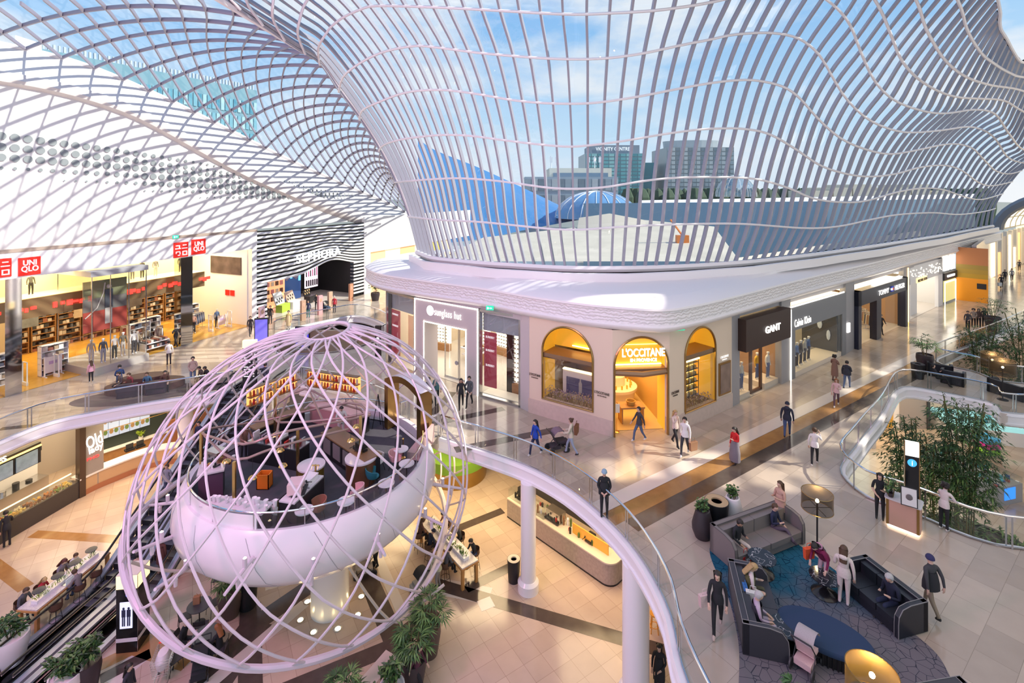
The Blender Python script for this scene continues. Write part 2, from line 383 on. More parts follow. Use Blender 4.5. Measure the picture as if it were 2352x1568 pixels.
mx = n.new('ShaderNodeMixRGB'); mx.inputs[2].default_value = (.93, .95, .98, 1); l.new(cr.outputs[0], mx.inputs[0]); l.new(ramp.outputs[0], mx.inputs[1])
l.new(mx.outputs[0], bg.inputs[0]); bg.inputs[1].default_value = 1.0
sun = bpy.data.lights.new('sun', 'SUN'); sun.energy = 6.5; sun.angle = .014; sun.color = (1, .91, .76)
so = bpy.data.objects.new('sun', sun); col.objects.link(so)
SUN = Vector((.80, -.12, .60)).normalized(); so.rotation_euler = SUN.to_track_quat('Z', 'Y').to_euler()
sc.view_settings.view_transform = 'Standard'; sc.view_settings.exposure = 0.0
cy = sc.cycles; cy.max_bounces = 6; cy.diffuse_bounces = 3; cy.use_adaptive_sampling = True; cy.adaptive_threshold = .025; cy.glossy_bounces = 3; cy.transparent_max_bounces = 24; cy.transmission_bounces = 3
cy.caustics_reflective = False; cy.caustics_refractive = False; cy.sample_clamp_indirect = 4; cy.use_denoising = True
# ================================================================ floors
FL = tiles('upper floor tile', (.58, .485, .395), (.43, .36, .295), (.30, .25, .2), .85, -math.radians(36), .13, sx=1.5, off=.5)
FLL = tiles('lower floor tile', (.64, .51, .40), (.54, .42, .325), (.36, .26, .19), .8, -math.radians(33), .16, sx=1.)
INL = mat('dark stone inlay', (.085, .065, .055), .12, noise=.3, nscale=3); INB = mat('bronze stone inlay', (.36, .19, .07), .14, noise=.25, nscale=3); INW = mat('pale stone inlay', (.66, .6, .54), .15)
def V3(l, z=0): return [G(a, b, z) for a, b in l]
# main atrium edge: left frame edge -> escalator landing -> behind the pod -> right balcony
EDGE_L = smooth_line([Vector((-26.6, 2, 0)), Vector((-26.2, 12, 0)), Vector((-25.7, 20, 0))] + V3([(0, 1015), (115, 970), (233, 945), (338, 926), (434, 911), (500, 900), (537, 893)]), 5)
EDGE_M = [G(537, 893), G(690, 879)]
EDGE_B = smooth_line(V3([(690, 884), (745, 893), (800, 907), (872, 936), (935, 967)]), 5)
EDGE_R = smooth_line(V3([(1010, 1005), (1050, 1019), (1110, 1038), (1212, 1075), (1301, 1124), (1387, 1194), (1461, 1279), (1527, 1403), (1568, 1568)]) + [Vector((4.6, 8.5, 0)), Vector((4.6, 1.5, 0))], 6)
V2 = smooth_line(V3([(625, 800), (632, 768), (680, 752), (727, 741), (780, 730), (814, 725), (850, 731), (885, 748), (885, 772), (840, 790), (780, 806), (700, 812), (640, 812)]), 3)
V3E = smooth_line([Vector((60, 16.6, 0)), Vector((25, 15.8, 0))] + V3([(2352, 1258), (2263, 1242), (2196, 1220), (2113, 1183), (2007, 1147), (1969, 1123), (1942, 1095), (1940, 1072), (1966, 1038), (1992, 1003), (2030, 955), (2056, 905), (2070, 894), (2090, 890), (2145, 899), (2279, 927), (2352, 954)]) + [Vector((42, 27.2, 0)), Vector((60, 27, 0))], 4)
V4E = smooth_line([Vector((75, 31.5, 0)), Vector((45, 32.6, 0))] + V3([(2352, 880), (2240, 853), (2168, 838), (2153, 828), (2165, 820), (2215, 800), (2265, 782), (2352, 742)]) + [Vector((70, 61, 0)), Vector((120, 92, 0))], 4)
def slab(name, outer, holes, z, th, mats):
    cu = bpy.data.curves.new(name, 'CURVE'); cu.dimensions = '2D'; cu.fill_mode = 'BOTH'; cu.extrude = th / 2
    for poly in [outer] + holes:
        s_ = cu.splines.new('POLY'); s_.points.add(len(poly) - 1); s_.use_cyclic_u = True
        for p, q in zip(s_.points, poly): p.co = (q[0], q[1], 0, 1)
    t = bpy.data.objects.new('tmp', cu); col.objects.link(t)
    dg = bpy.context.evaluated_depsgraph_get(); me = bpy.data.meshes.new_from_object(t.evaluated_get(dg)); bpy.data.objects.remove(t)
    me.transform(TL(0, 0, z - th / 2)); me.materials.clear()
    for m in mats: me.materials.append(m)
    for p in me.polygons: p.material_index = 0 if p.normal.z > .5 else 1
    me.name = name; o = bpy.data.objects.new(name, me); col.objects.link(o); return struct(o)
outer = [(-60, 130), (-60, 2)] + [p.xy for p in EDGE_L] + [p.xy for p in EDGE_M] + [p.xy for p in EDGE_B] + [p.xy for p in EDGE_R] + [(60, 1.5)] + [p.xy for p in V3E] + [p.xy for p in V4E] + [(140, 130)]
SOFF = mat('warm white soffit', (.75, .68, .6), .6)
slab('floor_upper', outer, [[p.xy for p in V2]], 0, .7, [FL, SOFF])
b = MB(); b.bx(-70, 90, 0, 140, ZL - .3, ZL); struct(b.build('floor_lower', FLL))
# stone bands set in the floors (a hair proud of the tiles)
def band(b, a, c, wd, z, i, h=.004):
    a, c = Vector(a), Vector(c); d = (c - a).xy.normalized(); nn = Vector((-d.y, d.x, 0)) * (wd / 2)
    p = [a - nn, c - nn, c + nn, a + nn]; b.prism([(q.x, q.y) for q in p], z, z + h, i)
b = MB()
far = G(2275, 752); st = G(1392, 1196); dd = (far - st)
for off, wd, i in ((0, .75, 1), (.72, .68, 0), (-.72, .72, 2)):
    nn = Vector((dd.y, -dd.x, 0)).normalized() * off
    band(b, st + nn + dd * (.0 if i != 0 else .012), far + nn, wd, 0, i)
for a, c, wd in (((1045, 1033), (1290, 984), .55), ((985, 975), (1157, 938), .5), ((955, 990), (1040, 900), .5), ((890, 880), (955, 850), .45), ((0, 985), (95, 975), .4)):
    band(b, G(*a), G(*c), wd, 0, 0)
b.build('trim_1', [INL, INB, INW])['kind'] = 'structure'
b = MB(); z = ZL
def LB(a, c, wd, i, h=.004): band(b, G(*a, z), G(*c, z), wd, z, i, h)
LB((1000, 1340), (1560, 1505), .62, 0); LB((1110, 1375), (1122, 1398), .62, 2, .006); LB((1030, 1222), (1155, 1172), .5, 0); LB((1070, 1352), (1172, 1302), .5, 0); LB((1005, 1345), (1125, 1368), .9, 2, .003)
LB((75, 1226), (300, 1240), .55, 1, .003); LB((-60, 1260), (60, 1350), .55, 1, .003); LB((300, 1440), (470, 1500), .8, 0); LB((310, 1475), (440, 1515), .9, 1, .005)
LB((215, 1535), (330, 1480), .55, 1); LB((230, 1560), (345, 1500), .5, 0, .005)
LB((705, 1350), (590, 1430), .9, 0, .003); LB((590, 1430), (400, 1700), 1.3, 0); LB((575, 1390), (575, 1600), .8, 0, .006); LB((700, 1385), (460, 1590), .5, 2, .007)
LB((830, 1290), (910, 1480), .8, 0); LB((855, 1250), (930, 1420), .45, 2, .005); LB((910, 1480), (620, 1600), .7, 0, .003); LB((900, 1500), (780, 1640), .6, 2, .005); LB((1000, 1400), (900, 1480), .8, 0, .005)
LB((610, 1345), (730, 1310), .6, 2, .003); LB((330, 1500), (250, 1568), .8, 2, .003)
b.build('trim_2', [INL, INB, INW])['kind'] = 'structure'
# white curved fascias under every balcony edge
def fascia(name, edge, inward, top=.02, hgt=.62, m=PINKW):
    e = resample(edge, .6); b = MB(); rows = []
    for dz, off in ((top, -.12), (top, .05), (top - .12, .1), (top - .14, .05), (top - .5, .06), (top - .52, .12), (top - hgt, .12), (top - hgt - .18, -.5), (top - hgt - .2, -1.4)):
        o2 = offset2(e, off * inward); rows.append([(p.x, p.y, dz) for p in o2])
    b.grid(rows); struct(b.build(name, m, smooth=True))
fascia('trim_3', EDGE_L, -1); fascia('trim_4', EDGE_B, -1); fascia('trim_5', EDGE_R, -1); fascia('trim_6', V3E, -1); fascia('trim_7', V4E, -1); fascia('trim_8', V2 + [V2[0]], -1)
# balustrades
def balustrade(label, edge, step=2.2, pink=False, group='glass balustrades along the balcony edges', inset=.12, hh=1.1):
    e = resample(edge, .5); e = offset2(e, inset); root = thing('glass_balustrade', label, 'railing', e[len(e) // 2])
    b = MB(); b.tube([(p.x, p.y, p.z + hh) for p in e], .045, 8); b.build('handrail', CHROME, root, True, inv=True)
    b = MB(); b.grid([[(p.x, p.y, p.z + .02) for p in e], [(p.x, p.y, p.z + hh - .06) for p in e]]); b.build('glass_panel', RGLASS, root, inv=True)
    b = MB(); b.tube([(p.x, p.y, p.z + .05) for p in e], .03, 4); b.build('base_channel', STEEL, root, inv=True)
    ps = resample(e, step); t0 = None
    for k, p in enumerate(ps[:90]):
        q = ps[min(k + 1, len(ps) - 1)] if k < len(ps) - 1 else ps[k - 1]; d = (q - p).xy.normalized(); r = math.atan2(d.y, d.x)
        b = MB(); 
        for s_ in (-.075, .075): b.box((p.x + d.x * s_, p.y + d.y * s_, p.z + hh / 2 - .15), (.05, .02, hh + .3), r)
        b.build('post', STEEL, root, inv=True)
    return root
balustrade('long curved glass balustrade with steel rail below the red-signed clothing shop', EDGE_L, 2.3)
balustrade('glass balustrade behind the lattice pod, edging the floor before the eyewear shop', EDGE_B, 1.8)
balustrade('sweeping glass balustrade of the balcony in front of the arched cosmetics shop', [p for p in EDGE_R if p.y > 2], 2.25)
balustrade('curved glass balustrade around the opening with the bamboo trees', [p for p in V3E if p.x < 45], 2.4)
balustrade('far glass balustrade beyond the black sofas on the bridge', [p for p in V4E if p.x < 75], 2.6)
i0 = 0
balustrade('glass balustrade facing the striped cosmetics store', V2[3:22], 2.6)
balustrade('short glass balustrade on the near side of the small opening', V2[22:], 2.6)
# round columns under the balconies
def column(px, py, r, top=-.6, base=True):
    p = G(px, py, ZL); b = MB(); p.y += r
    prof = [(r + .13, 0), (r + .13, .38), (r + .02, .5), (r, .5), (r, top - ZL)] if base else [(r, 0), (r, top - ZL)]
    b.lathe(prof, 28); return struct(b.build('column', PINKW, smooth=True, loc=(p.x, p.y, ZL)))
column(1214, 1368, .34); column(1468, 1640, .46); column(416, 1098, .42)
b = MB(); b.lathe([(.36, 0), (.36, 4.8)], 24); q = G(2120, 1035, ZL)
struct(b.build('column', mat('grey column', (.5, .48, .5), .4), smooth=True, loc=(q.x - 3.2, q.y + .6, ZL)))
# ================================================================ left white wall with round perforations
WA, WB = Vector((-30.3, 29.4, 0)), Vector((-24.0, 44.8, 0))
WF = Fr(WA, WB); 
tops = [(-60, 88), (0, 100), (100, 122), (200, 150), (300, 190), (400, 235), (500, 285), (600, 335), (680, 374), (750, 405), (830, 440), (900, 470), (950, 498)]
ledg = [(-60, 150), (0, 162), (100, 180), (200, 205), (300, 240), (380, 280), (460, 325), (560, 378), (650, 418), (750, 458), (850, 492), (950, 526)]
def wline(pts, dy): return smooth_line([WF.px(a, c, dy) for a, c in pts], 6)
tl = wline(tops, 1.6); l1 = wline(ledg, .55); l2 = [p for p in wline([(a, c + 16) for a, c in ledg], .1)]; l3 = wline([(a, c + 32) for a, c in ledg], .5)
N = 70
def rs(pts, n=N): return resample(pts, 1e9) if n == 1 else [Vector(q) for q in _rs(pts, n)]
def _rs(pts, n):
    L = [0]
    for a, c in zip(pts, pts[1:]): L.append(L[-1] + (c - a).length)
    out = []; k = 0
    for i in range(n + 1):
        d_ = L[-1] * i / n
        while k < len(L) - 2 and L[k + 1] < d_: k += 1
        t = (d_ - L[k]) / max(1e-9, L[k + 1] - L[k]); out.append(pts[k].lerp(pts[k + 1], t))
    return out
bot = [WF.w(WF.xz(a, 500, 0)[0], .0, 8.8) for a in (-60, 950)]
r3 = _rs(l3, N); rb = [Vector((p.x, p.y, 8.8)) for p in r3]
WHITEW = mat('matt white render', (.84, .82, .80), .6)
b = MB(); b.grid([_rs(tl, N), _rs(l1, N)]); b.grid([r3, [a.lerp(c, .5) for a, c in zip(r3, rb)], rb]); 
b.grid([_rs(tl, N), [p + Vector((-1.5, .6, .1)) for p in _rs(tl, N)]])
wl = struct(b.build('wall_left', WHITEW, smooth=True))
b = MB(); b.grid([_rs(l1, N), [p + Vector((.15, -.06, -.04)) for p in _rs(l1, N)], _rs(l2, N), [p.lerp(q, .55) + Vector((.14, -.06, 0)) for p, q in zip(_rs(l2, N), r3)], r3])
struct(b.build('trim_9', mat('ledge white', (.80, .74, .71), .5), smooth=True))
HOLE = mat('perforation grey', (.27, .30, .31), .6)
rows = [(3, 312, 470, 16, 498, 342), (1, 336, 0, 18, 610, 388), (2, 360, 0, 15, 640, 408), (3, 386, 0, 12, 665, 420), (4, 412, 0, 8, 695, 432), (5, 435, 200, 7, 735, 442), (6, 455, 320, 6, 770, 456)]
b = MB(); xs = []; x = 0.; 
while x < 34: xs.append(x); x += .62
for ri in range(7):
    y0 = 312 + ri * 24.5
    for x in xs:
        t, _ = WF.xz(2, 400, .5); lx = t + x
        zz = WF.xz(2, y0, .5)[1] - .0105 * x * (6 - ri) * .9 - (.0019 * x * x if ri < 2 else .0008 * x * x) * (6 - ri) / 6
        u = x / 34.
        cen = [.02, .05, .10, .2, .45, .58, .66][ri]; wdt = [.38, .45, .5, .48, .36, .3, .24][ri]
        rad = .235 * math.exp(-((u - cen) / wdt) ** 2) * (1 if ri < 3 or u > .22 else .45 + u * 1.5) 
        if ri >= 5 and u < .1 * (ri - 3.2): continue
        if rad < .045 or u > .52 + .08 * ri: continue
        c = WF.w(lx, .42, zz)
        ring = [c + WF.e * (rad * math.cos(q)) + Vector((0, 0, rad * math.sin(q))) for q in [2 * PI * k / 14 for k in range(14)]]
        b.add(ring, [tuple(range(14))])
struct(b.build('trim_10', HOLE))
# ================================================================ bulkhead canopy over the right-hand shops
def bl(pts, z): return [G(a, c, z) for a, c in pts]
lipP = [(880, 592), (848, 600), (836, 622), (838, 645), (855, 657), (889, 668), (990, 685), (1105, 703), (1213, 725), (1345, 747), (1440, 757), (1526, 762), (1600, 749), (1684, 726), (1850, 676), (2000, 635), (2159, 590), (2300, 552)]
lip = smooth_line([G(a, c, 5.45) for a, c in lipP[3:]], 5)
lip = [lip[0] + Vector((4.5, 9, 0)), lip[0] + Vector((1.2, 6.0, 0)), lip[0] + Vector((-.1, 2.6, 0))] + lip
lip = resample(lip, .7)
for p in lip: p.z = 0
def off(d, z): return [Vector((p.x, p.y, z)) for p in offset2(lip, d)]
CAN = mat('canopy white', (.86, .84, .85), .38)
rel = bpy.data.materials.new('wave relief white'); rel.use_nodes = True; nn_, ll_ = nt(rel); pb = nn_['Principled BSDF']; pb.inputs['Base Color'].default_value = (.85, .83, .84, 1); pb.inputs['Roughness'].default_value = .4
gx = nn_.new('ShaderNodeNewGeometry'); wv = nn_.new('ShaderNodeTexWave'); wv.bands_direction = 'Z'; wv.inputs['Scale'].default_value = 1.9; wv.inputs['Distortion'].default_value = 5; wv.inputs['Detail'].default_value = 1; wv.inputs['Detail Scale'].default_value = 2.2
bp = nn_.new('ShaderNodeBump'); bp.inputs['Strength'].default_value = .4; bp.inputs['Distance'].default_value = .2
ll_.new(gx.outputs['Position'], wv.inputs[0]); ll_.new(wv.outputs['Fac'], bp.inputs['Height']); ll_.new(bp.outputs[0], pb.inputs['Normal'])
b = MB(); b.grid([off(1.7, 5.25), off(.5, 5.3), off(.25, 5.34), off(.1, 5.4), off(0, 5.5), off(-.08, 5.6), off(-.08, 5.66), off(.02, 5.72)])
b.grid([off(.02, 5.72), off(.04, 6.4)], 1); b.grid([off(.04, 6.4), off(-.06, 6.46), off(-.04, 6.56), off(.3, 6.75), off(1.0, 6.92)])
struct(b.build('trim_11', [CAN, rel], smooth=True))
# ================================================================ the glass roof: funnel of ribs and rings
RW = {
 0: [(966, 577), (1000, 590), (1060, 597), (1145, 604), (1308, 613), (1430, 614), (1553, 610), (1700, 600), (1850, 583), (2000, 563), (2150, 540), (2274, 518)],
 1: [(944, 494), (1022, 502), (1104, 506), (1186, 514), (1267, 522), (1328, 524), (1390, 520), (1471, 515), (1594, 511), (1700, 511), (1837, 520), (1916, 516), (1995, 500), (2055, 490), (2134, 486), (2193, 490), (2252, 484), (2280, 477)],
 2: [(914, 415), (982, 409), (1063, 406), (1145, 412), (1206, 420), (1267, 428), (1328, 430), (1390, 426), (1451, 416), (1512, 408), (1594, 404), (1719, 407), (1798, 427), (1857, 451), (1916, 460), (1976, 458), (2055, 437), (2114, 429), (2161, 433), (2209, 449), (2248, 455), (2298, 442)],
 3: [(877, 342), (886, 330), (914, 319), (953, 312), (1022, 306), (1084, 308), (1145, 316), (1226, 326), (1308, 333), (1369, 328), (1430, 320), (1512, 306), (1594, 295), (1655, 292), (1699, 293), (1758, 304), (1821, 340), (1877, 376), (1936, 395), (1987, 401), (2047, 395), (2106, 380), (2161, 376), (2201, 387), (2240, 415), (2272, 423), (2320, 414)],
 4: [(832, 270), (835, 255), (843, 245), (875, 229), (941, 207), (1022, 202), (1104, 212), (1186, 226), (1267, 233), (1349, 233), (1410, 226), (1471, 216), (1553, 200), (1634, 186), (1707, 180), (1758, 186), (1798, 198), (1829, 221), (1877, 273), (1924, 312), (1976, 336), (2035, 348), (2094, 340), (2154, 328), (2193, 326), (2229, 336), (2252, 360), (2280, 387), (2312, 395), (2342, 388)],
 5: [(784, 205), (788, 188), (795, 170), (819, 146), (875, 117), (934, 103), (982, 100), (1104, 116), (1226, 127), (1308, 131), (1390, 129), (1471, 118), (1553, 100), (1635, 84), (1679, 75), (1758, 71), (1821, 81), (1861, 105), (1885, 134), (1916, 186), (1940, 221), (1976, 257), (2015, 281), (2074, 297), (2154, 293), (2217, 285), (2256, 293), (2284, 312), (2312, 356), (2352, 370), (2372, 366)],
 6: [(738, 140), (735, 115), (738, 90), (756, 59), (790, 33), (819, 20), (867, 6), (1000, 10), (1145, 18), (1308, 27), (1410, 24), (1504, 18), (1614, 2), (1700, -18), (1780, -35), (1850, -30), (1906, 0), (1944, 40), (1964, 83), (1980, 123), (2007, 178), (2047, 221), (2106, 245), (2161, 253), (2233, 245), (2280, 253), (2308, 285), (2331, 328), (2362, 345), (2400, 342)],
 7: [(695, 118), (680, 70), (677, 32), (688, -5), (720, -45), (800, -85), (1000, -95), (1308, -80), (1504, -90), (1700, -125), (1850, -130), (1960, -80), (2025, 0), (2043, 51), (2063, 119), (2086, 158), (2122, 186), (2173, 210), (2233, 219), (2304, 219), (2331, 233), (2370, 255), (2430, 290)],
 8: [(645, 85), (625, 40), (618, 0), (630, -50), (680, -120), (800, -175), (1000, -195), (1308, -190), (1600, -210), (1850, -215), (2030, -120), (2114, 0), (2126, 55), (2142, 99), (2173, 138), (2217, 170), (2272, 190), (2352, 196), (2440, 230)],
 9: [(590, 50), (562, 5), (550, -40), (560, -110), (640, -200), (800, -270), (1000, -300), (1308, -300), (1600, -310), (1900, -300), (2130, -140), (2199, 0), (2205, 51), (2225, 99), (2272, 142), (2312, 162), (2352, 174), (2450, 190)],
 10: [(540, 20), (505, -30), (490, -90), (500, -170), (600, -300), (800, -370), (1000, -410), (1308, -420), (1600, -430), (1950, -390), (2230, -160), (2286, 0), (2292, 51), (2308, 91), (2331, 123), (2352, 138), (2460, 160)]}
GR = [1, .985, .96, .93, .89, .845, .795, .74, .69, .64, .6]
CEN = [27, 31, 33, 36, 40, 46, 54, 60, 66, 72, 78]            # rib pitch in the middle of each ring
NL, NR = 24, 50
def geo(total, n, s0):                                        # lengths at 0..n with shrinking steps, first step s0
    if s0 * n <= total * 1.02: return [total * k / n for k in range(n + 1)]
    lo, hi = 1e-5, 1.5
    for _ in range(50):
        a = (lo + hi) / 2; f = total * (1 - math.exp(-a)) / (1 - math.exp(-a * n))
        lo, hi = (a, hi) if f < s0 else (lo, a)
    return [total * (1 - math.exp(-a * k)) / (1 - math.exp(-a * n)) for k in range(n + 1)]
base_depth = lambda px: None
bd = [(966, 37.5), (1000, 34), (1145, 31), (1308, 29.4), (1430, 29.2), (1553, 30), (1700, 31.8), (1850, 35.6), (2000, 41.3), (2150, 50.9), (2274, 66)]
def lin(tab, x):
    if x <= tab[0][0]: return tab[0][1]
    for (a, p), (c, q) in zip(tab, tab[1:]):
        if x <= c: return p + (q - p) * (x - a) / (c - a)
    return tab[-1][1]
ROWS = []
for r in range(11):
    pl = smooth_line([Vector((a, c, 0)) for a, c in RW[r]], 6); L = [0]
    for a, c in zip(pl, pl[1:]): L.append(L[-1] + (c - a).length)
    ic = min(range(len(pl)), key=lambda k: abs(pl[k].x - 1351) + (1e4 if not 1200 < pl[k].x < 1500 else 0)); lc = L[ic]
    left = geo(lc, NL, CEN[r]); right = geo(L[-1] - lc, NR, CEN[r] * .97)
    pos = [lc - k for k in reversed(left)] + [lc + k for k in right[1:]]; pts = []
    k = 0
    for d_ in pos:
        k = 0
        while k < len(L) - 2 and L[k + 1] < d_: k += 1
        t = (d_ - L[k]) / max(1e-9, L[k + 1] - L[k]); pts.append(pl[k].lerp(pl[k + 1], min(1, max(0, t))))
    ROWS.append(pts)
bpts = ROWS[0]; NC = len(bpts)
R3 = []
for r in range(11):
    row = []
    for c in range(NC):
        dep = lin(bd, bpts[c].x) * GR[r]; row.append(D(ROWS[r][c].x, ROWS[r][c].y, dep))
    R3.append(row)
for c in range(NC):                                            # soften kinks along each rib
    for _ in range(2):
        q = [R3[r][c].copy() for r in range(11)]
        for r in range(1, 10): R3[r][c] = q[r] * .6 + (q[r - 1] + q[r + 1]) * .2 if r > 6 else q[r]
roof = thing('glass_roof', 'great undulating glass funnel roof of white ribs and ring tubes', 'roof', R3[0][NL]); roof['kind'] = 'structure'
RIBM = mat('rib lilac white', (.35, .35, .41), .4); RINGM = mat('ring white', (.82, .80, .82), .35); ROOFG = glass('roof glass', (.86, .93, .99), .05)
def nrm(r, c):
    a = R3[min(r + 1, 10)][c] - R3[max(r - 1, 0)][c]; t = R3[r][min(c + 1, NC - 1)] - R3[r][max(c - 1, 0)]
    return t.cross(a).normalized()
for c in range(NC):
    b = MB(); P = []
    line = smooth_line([R3[r][c] for r in range(11)], 4); nn = [nrm(r, c) for r in range(11)]
    A, B, C2, E = [], [], [], []
    for k, p in enumerate(line):
        q = k / 4; r0 = min(int(q), 9); nv = nn[r0].lerp(nn[r0 + 1], q - r0).normalized()
        if nv.dot(p - Vector((0, 0, H))) > 0: nv = -nv
        t = (line[min(k + 1, len(line) - 1)] - line[max(k - 1, 0)]).normalized(); s_ = t.cross(nv).normalized() * .055; dv = nv * .24
        A.append(p - s_); B.append(p + s_); C2.append(p + s_ + dv); E.append(p - s_ + dv)
    b.grid([A, B, C2, E, A]); b.build('rib', RIBM, roof, inv=True)
for r in range(11):
    b = MB(); pts = []
    for c in range(NC):
        nv = nrm(r, c); p = R3[r][c]
        if nv.dot(p - Vector((0, 0, H))) > 0: nv = -nv
        pts.append(p + nv * .27)
    pts = smooth_line(pts, 2); b.tube(pts, .07 if r else .2, 6); b.build('ring_tube', RINGM if r else CAN, roof, True, inv=True)
b = MB(); b.grid([[R3[r][c] for c in range(NC)] for r in range(11)]); b.build('glazing', ROOFG, roof, inv=True)
# gutter upstand behind the canopy
gut = [Vector((p.x, p.y, 0)) for p in R3[0]]
b = MB(); g1 = offset2(gut, -.9); g2 = offset2(gut, -.75); g3 = offset2(gut, .5)
hd_ = _rs(off(1.0, 6.92), 160); gx_ = _rs([Vector((p.x, p.y, 7.1)) for p in smooth_line([g1[0] + Vector((5, 9, 0)), g1[0] + Vector((1.2, 4, 0)), g1[0]], 6)[:-1] + g1], 400); ge = []; j_ = 0
for p in hd_:
    j_ = min(range(j_, min(j_ + 30, 401)), key=lambda q: (gx_[q].xy - p.xy).length); ge.append(gx_[j_])
ge = [sum((ge[min(max(k + q, 0), 160)] for q in range(-5, 6)), Vector()) / 11 for k in range(161)]
b.grid([hd_, [p.lerp(q, .5) + Vector((0, 0, .06)) for p, q in zip(hd_, ge)], ge])
b.grid([[Vector((p.x, p.y, 7.0)) for p in g1], [Vector((p.x, p.y, 7.55)) for p in g1], [Vector((p.x, p.y, 7.58)) for p in g2], [Vector((p.x, p.y, 7.1)) for p in g2]])
struct(b.build('trim_12', CAN, smooth=True))
b = MB(); b.grid([[Vector((p.x, p.y, 7.29)) for p in g2], [Vector((p.x, p.y, 7.29)) for p in g3], [Vector((p.x, p.y, 7.75)) for p in g3]]); struct(b.build('trim_13', BLACK))
# ---------------------------------------------------------------- diagonal gridshell on the left
lo = [(-140, 70), (0, 100), (100, 122), (200, 150), (300, 190), (400, 235), (500, 285), (600, 335), (680, 374), (750, 405), (830, 440), (900, 470), (946, 497)]
loP = smooth_line([WF.px(a, c, 1.6) for a, c in lo], 6)
seam = [R3[10][0] + (R3[10][0] - R3[9][0]) * 1.5] + [R3[r][0] for r in range(10, 0, -1)]
seamP = smooth_line(seam, 6)
NU = 40
lp = _rs(loP, NU); sp_ = _rs(seamP, NU)
def at_(pts, u):
    q = min(max(u, 0), 1) * NU; k = min(int(q), NU - 1); return pts[k].lerp(pts[k + 1], q - k)
def shell(u, v):                                              # u along, v from wall edge (0) to seam (1)
    a = at_(lp, u); c = at_(sp_, max(u, 1e-6) ** .6); L = (c - a).length
    p = a.lerp(c, v); p.z += 4 * v * (1 - v) * (.055 * L)
    return p
sh = thing('diagonal_gridshell', 'diamond lattice glass vault springing from the white perforated wall', 'roof', lp[0]); sh['kind'] = 'structure'
b = MB(); b.grid([[shell(u / 60, v / 12) for u in range(61)] for v in range(13)]); b.build('glazing', ROOFG, sh, inv=True)
GS = mat('gridshell steel', (.30, .27, .34), .4)
NB = 26
for fam, sk in ((0, .0), (1, .44)):
    for k in range(0, NB + 1 + (12 if fam else 0)):
        pts = []
        for j in range(25):
            v = j / 24; u = k / NB - sk * v
            if -.001 <= u <= 1.001: pts.append(shell(u, v))
        if len(pts) > 2:
            b = MB(); b.tube(pts, .1, 4, flat=(.15, .06)); b.build('lattice_rib', GS, sh, inv=True)
b = MB(); b.tube(lp, .16, 6); b.tube(sp_, .16, 6); b.build('edge_beam', RINGM, sh, inv=True)
# sheet added out of view to block the sun, its holes shaping sun patches
cells = []
b = MB(); z = 22.5; hol = [(22.5, 28.5, 18.6, 22.6)]
for px_, py_ in ((1540, 1035), (1610, 1062), (1700, 1092), (1775, 1072), (1830, 1100), (1930, 1005), (1965, 950), (1990, 900), (2040, 850), (1440, 1075)):
    c_ = G(px_, py_) + SUN * (22.5 / SUN.z)
    for q in range(2): hol.append((c_.x - 1.4 + q * 1.6, c_.x - .3 + q * 1.6, c_.y - .9 + .2 * q, c_.y + .7 + .2 * q))
xe = sorted(set([6, 80, 30, 34, 38, 42, 46, 50, 54, 60] + [h[0] for h in hol] + [h[1] for h in hol])); ye = sorted(set([-30, 24.5, 27, 30, 33, 36, 40] + [h[2] for h in hol] + [h[3] for h in hol]))
for x0, x1 in zip(xe, xe[1:]):
    for y0, y1 in zip(ye, ye[1:]):
        mx_, my_ = (x0 + x1) / 2, (y0 + y1) / 2
        if my_ > 24.5 and mx_ < 1.05 * my_ + 2: continue
        if not any(h[0] < mx_ < h[1] and h[2] < my_ < h[3] for h in hol): b.add([(x0, y0, z), (x1, y0, z), (x1, y1, z), (x0, y1, z)], [(0, 1, 2, 3)])
b.add([(44, 40, z), (130, 40, z), (130, 95, z), (102, 95, z)], [(0, 1, 2, 3)])
struct(b.build('ceiling', WHITE))  # unseen sun blocker above and beside the view
# ================================================================ left side: red-signed clothing shop
def shop_box(fr, x0, x1, dep, z1, fm, wm, cm, y0=.1, z0=0., name='wall_shop_interior'):
    b = MB(fr.M); b.add([(x0, y0, z0 + .015), (x1, y0, z0 + .015), (x1, dep, z0 + .015), (x0, dep, z0 + .015)], [(0, 1, 2, 3)], 0)
    b.add([(x0, dep, z0), (x1, dep, z0), (x1, dep, z1), (x0, dep, z1)], [(0, 1, 2, 3)], 1)
    b.add([(x0, y0, z0), (x0, dep, z0), (x0, dep, z1), (x0, y0, z1)], [(0, 1, 2, 3)], 1); b.add([(x1, y0, z0), (x1, dep, z0), (x1, dep, z1), (x1, y0, z1)], [(0, 1, 2, 3)], 1)
    b.add([(x0, y0, z1), (x1, y0, z1), (x1, dep, z1), (x0, dep, z1)], [(0, 1, 2, 3)], 2)
    return struct(b.build(name, [fm, wm, cm]))
def front(name, label, fr): return thing(name, label, 'shopfront', fr.A, fr.rz)
WOODY = mat('honey timber floor', (.62, .34, .06), .22, noise=.2, nscale=2)
CREAM = mat('cream wall', (.78, .68, .5), .6); CEILW = emis('shop ceiling warm', (1, .82, .5), 2.3); CEILN = emis('shop ceiling neutral', (1, .95, .86), 2.6)
RED = mat('sign red', (.78, .02, .012), .4, emit=.35); SIGNW = mat('sign white', (.9, .9, .9), .4, emit=.7); MIRR = mat('mirror', (.62, .62, .62), .06, 1.)
GREY = mat('mid grey', (.36, .36, .38), .5)
shop_box(WF, -14, 17.2, 10, 7.05, WOODY, CREAM, CEILW)
u = front('shopfront', 'tall white clothing shopfront with red square signs and mirrored pillars', WF)
b = MB(); b.bx(-14, 17.5, -.06, .4, 7.05, 8.62); b.build('fascia', WHITE, u)
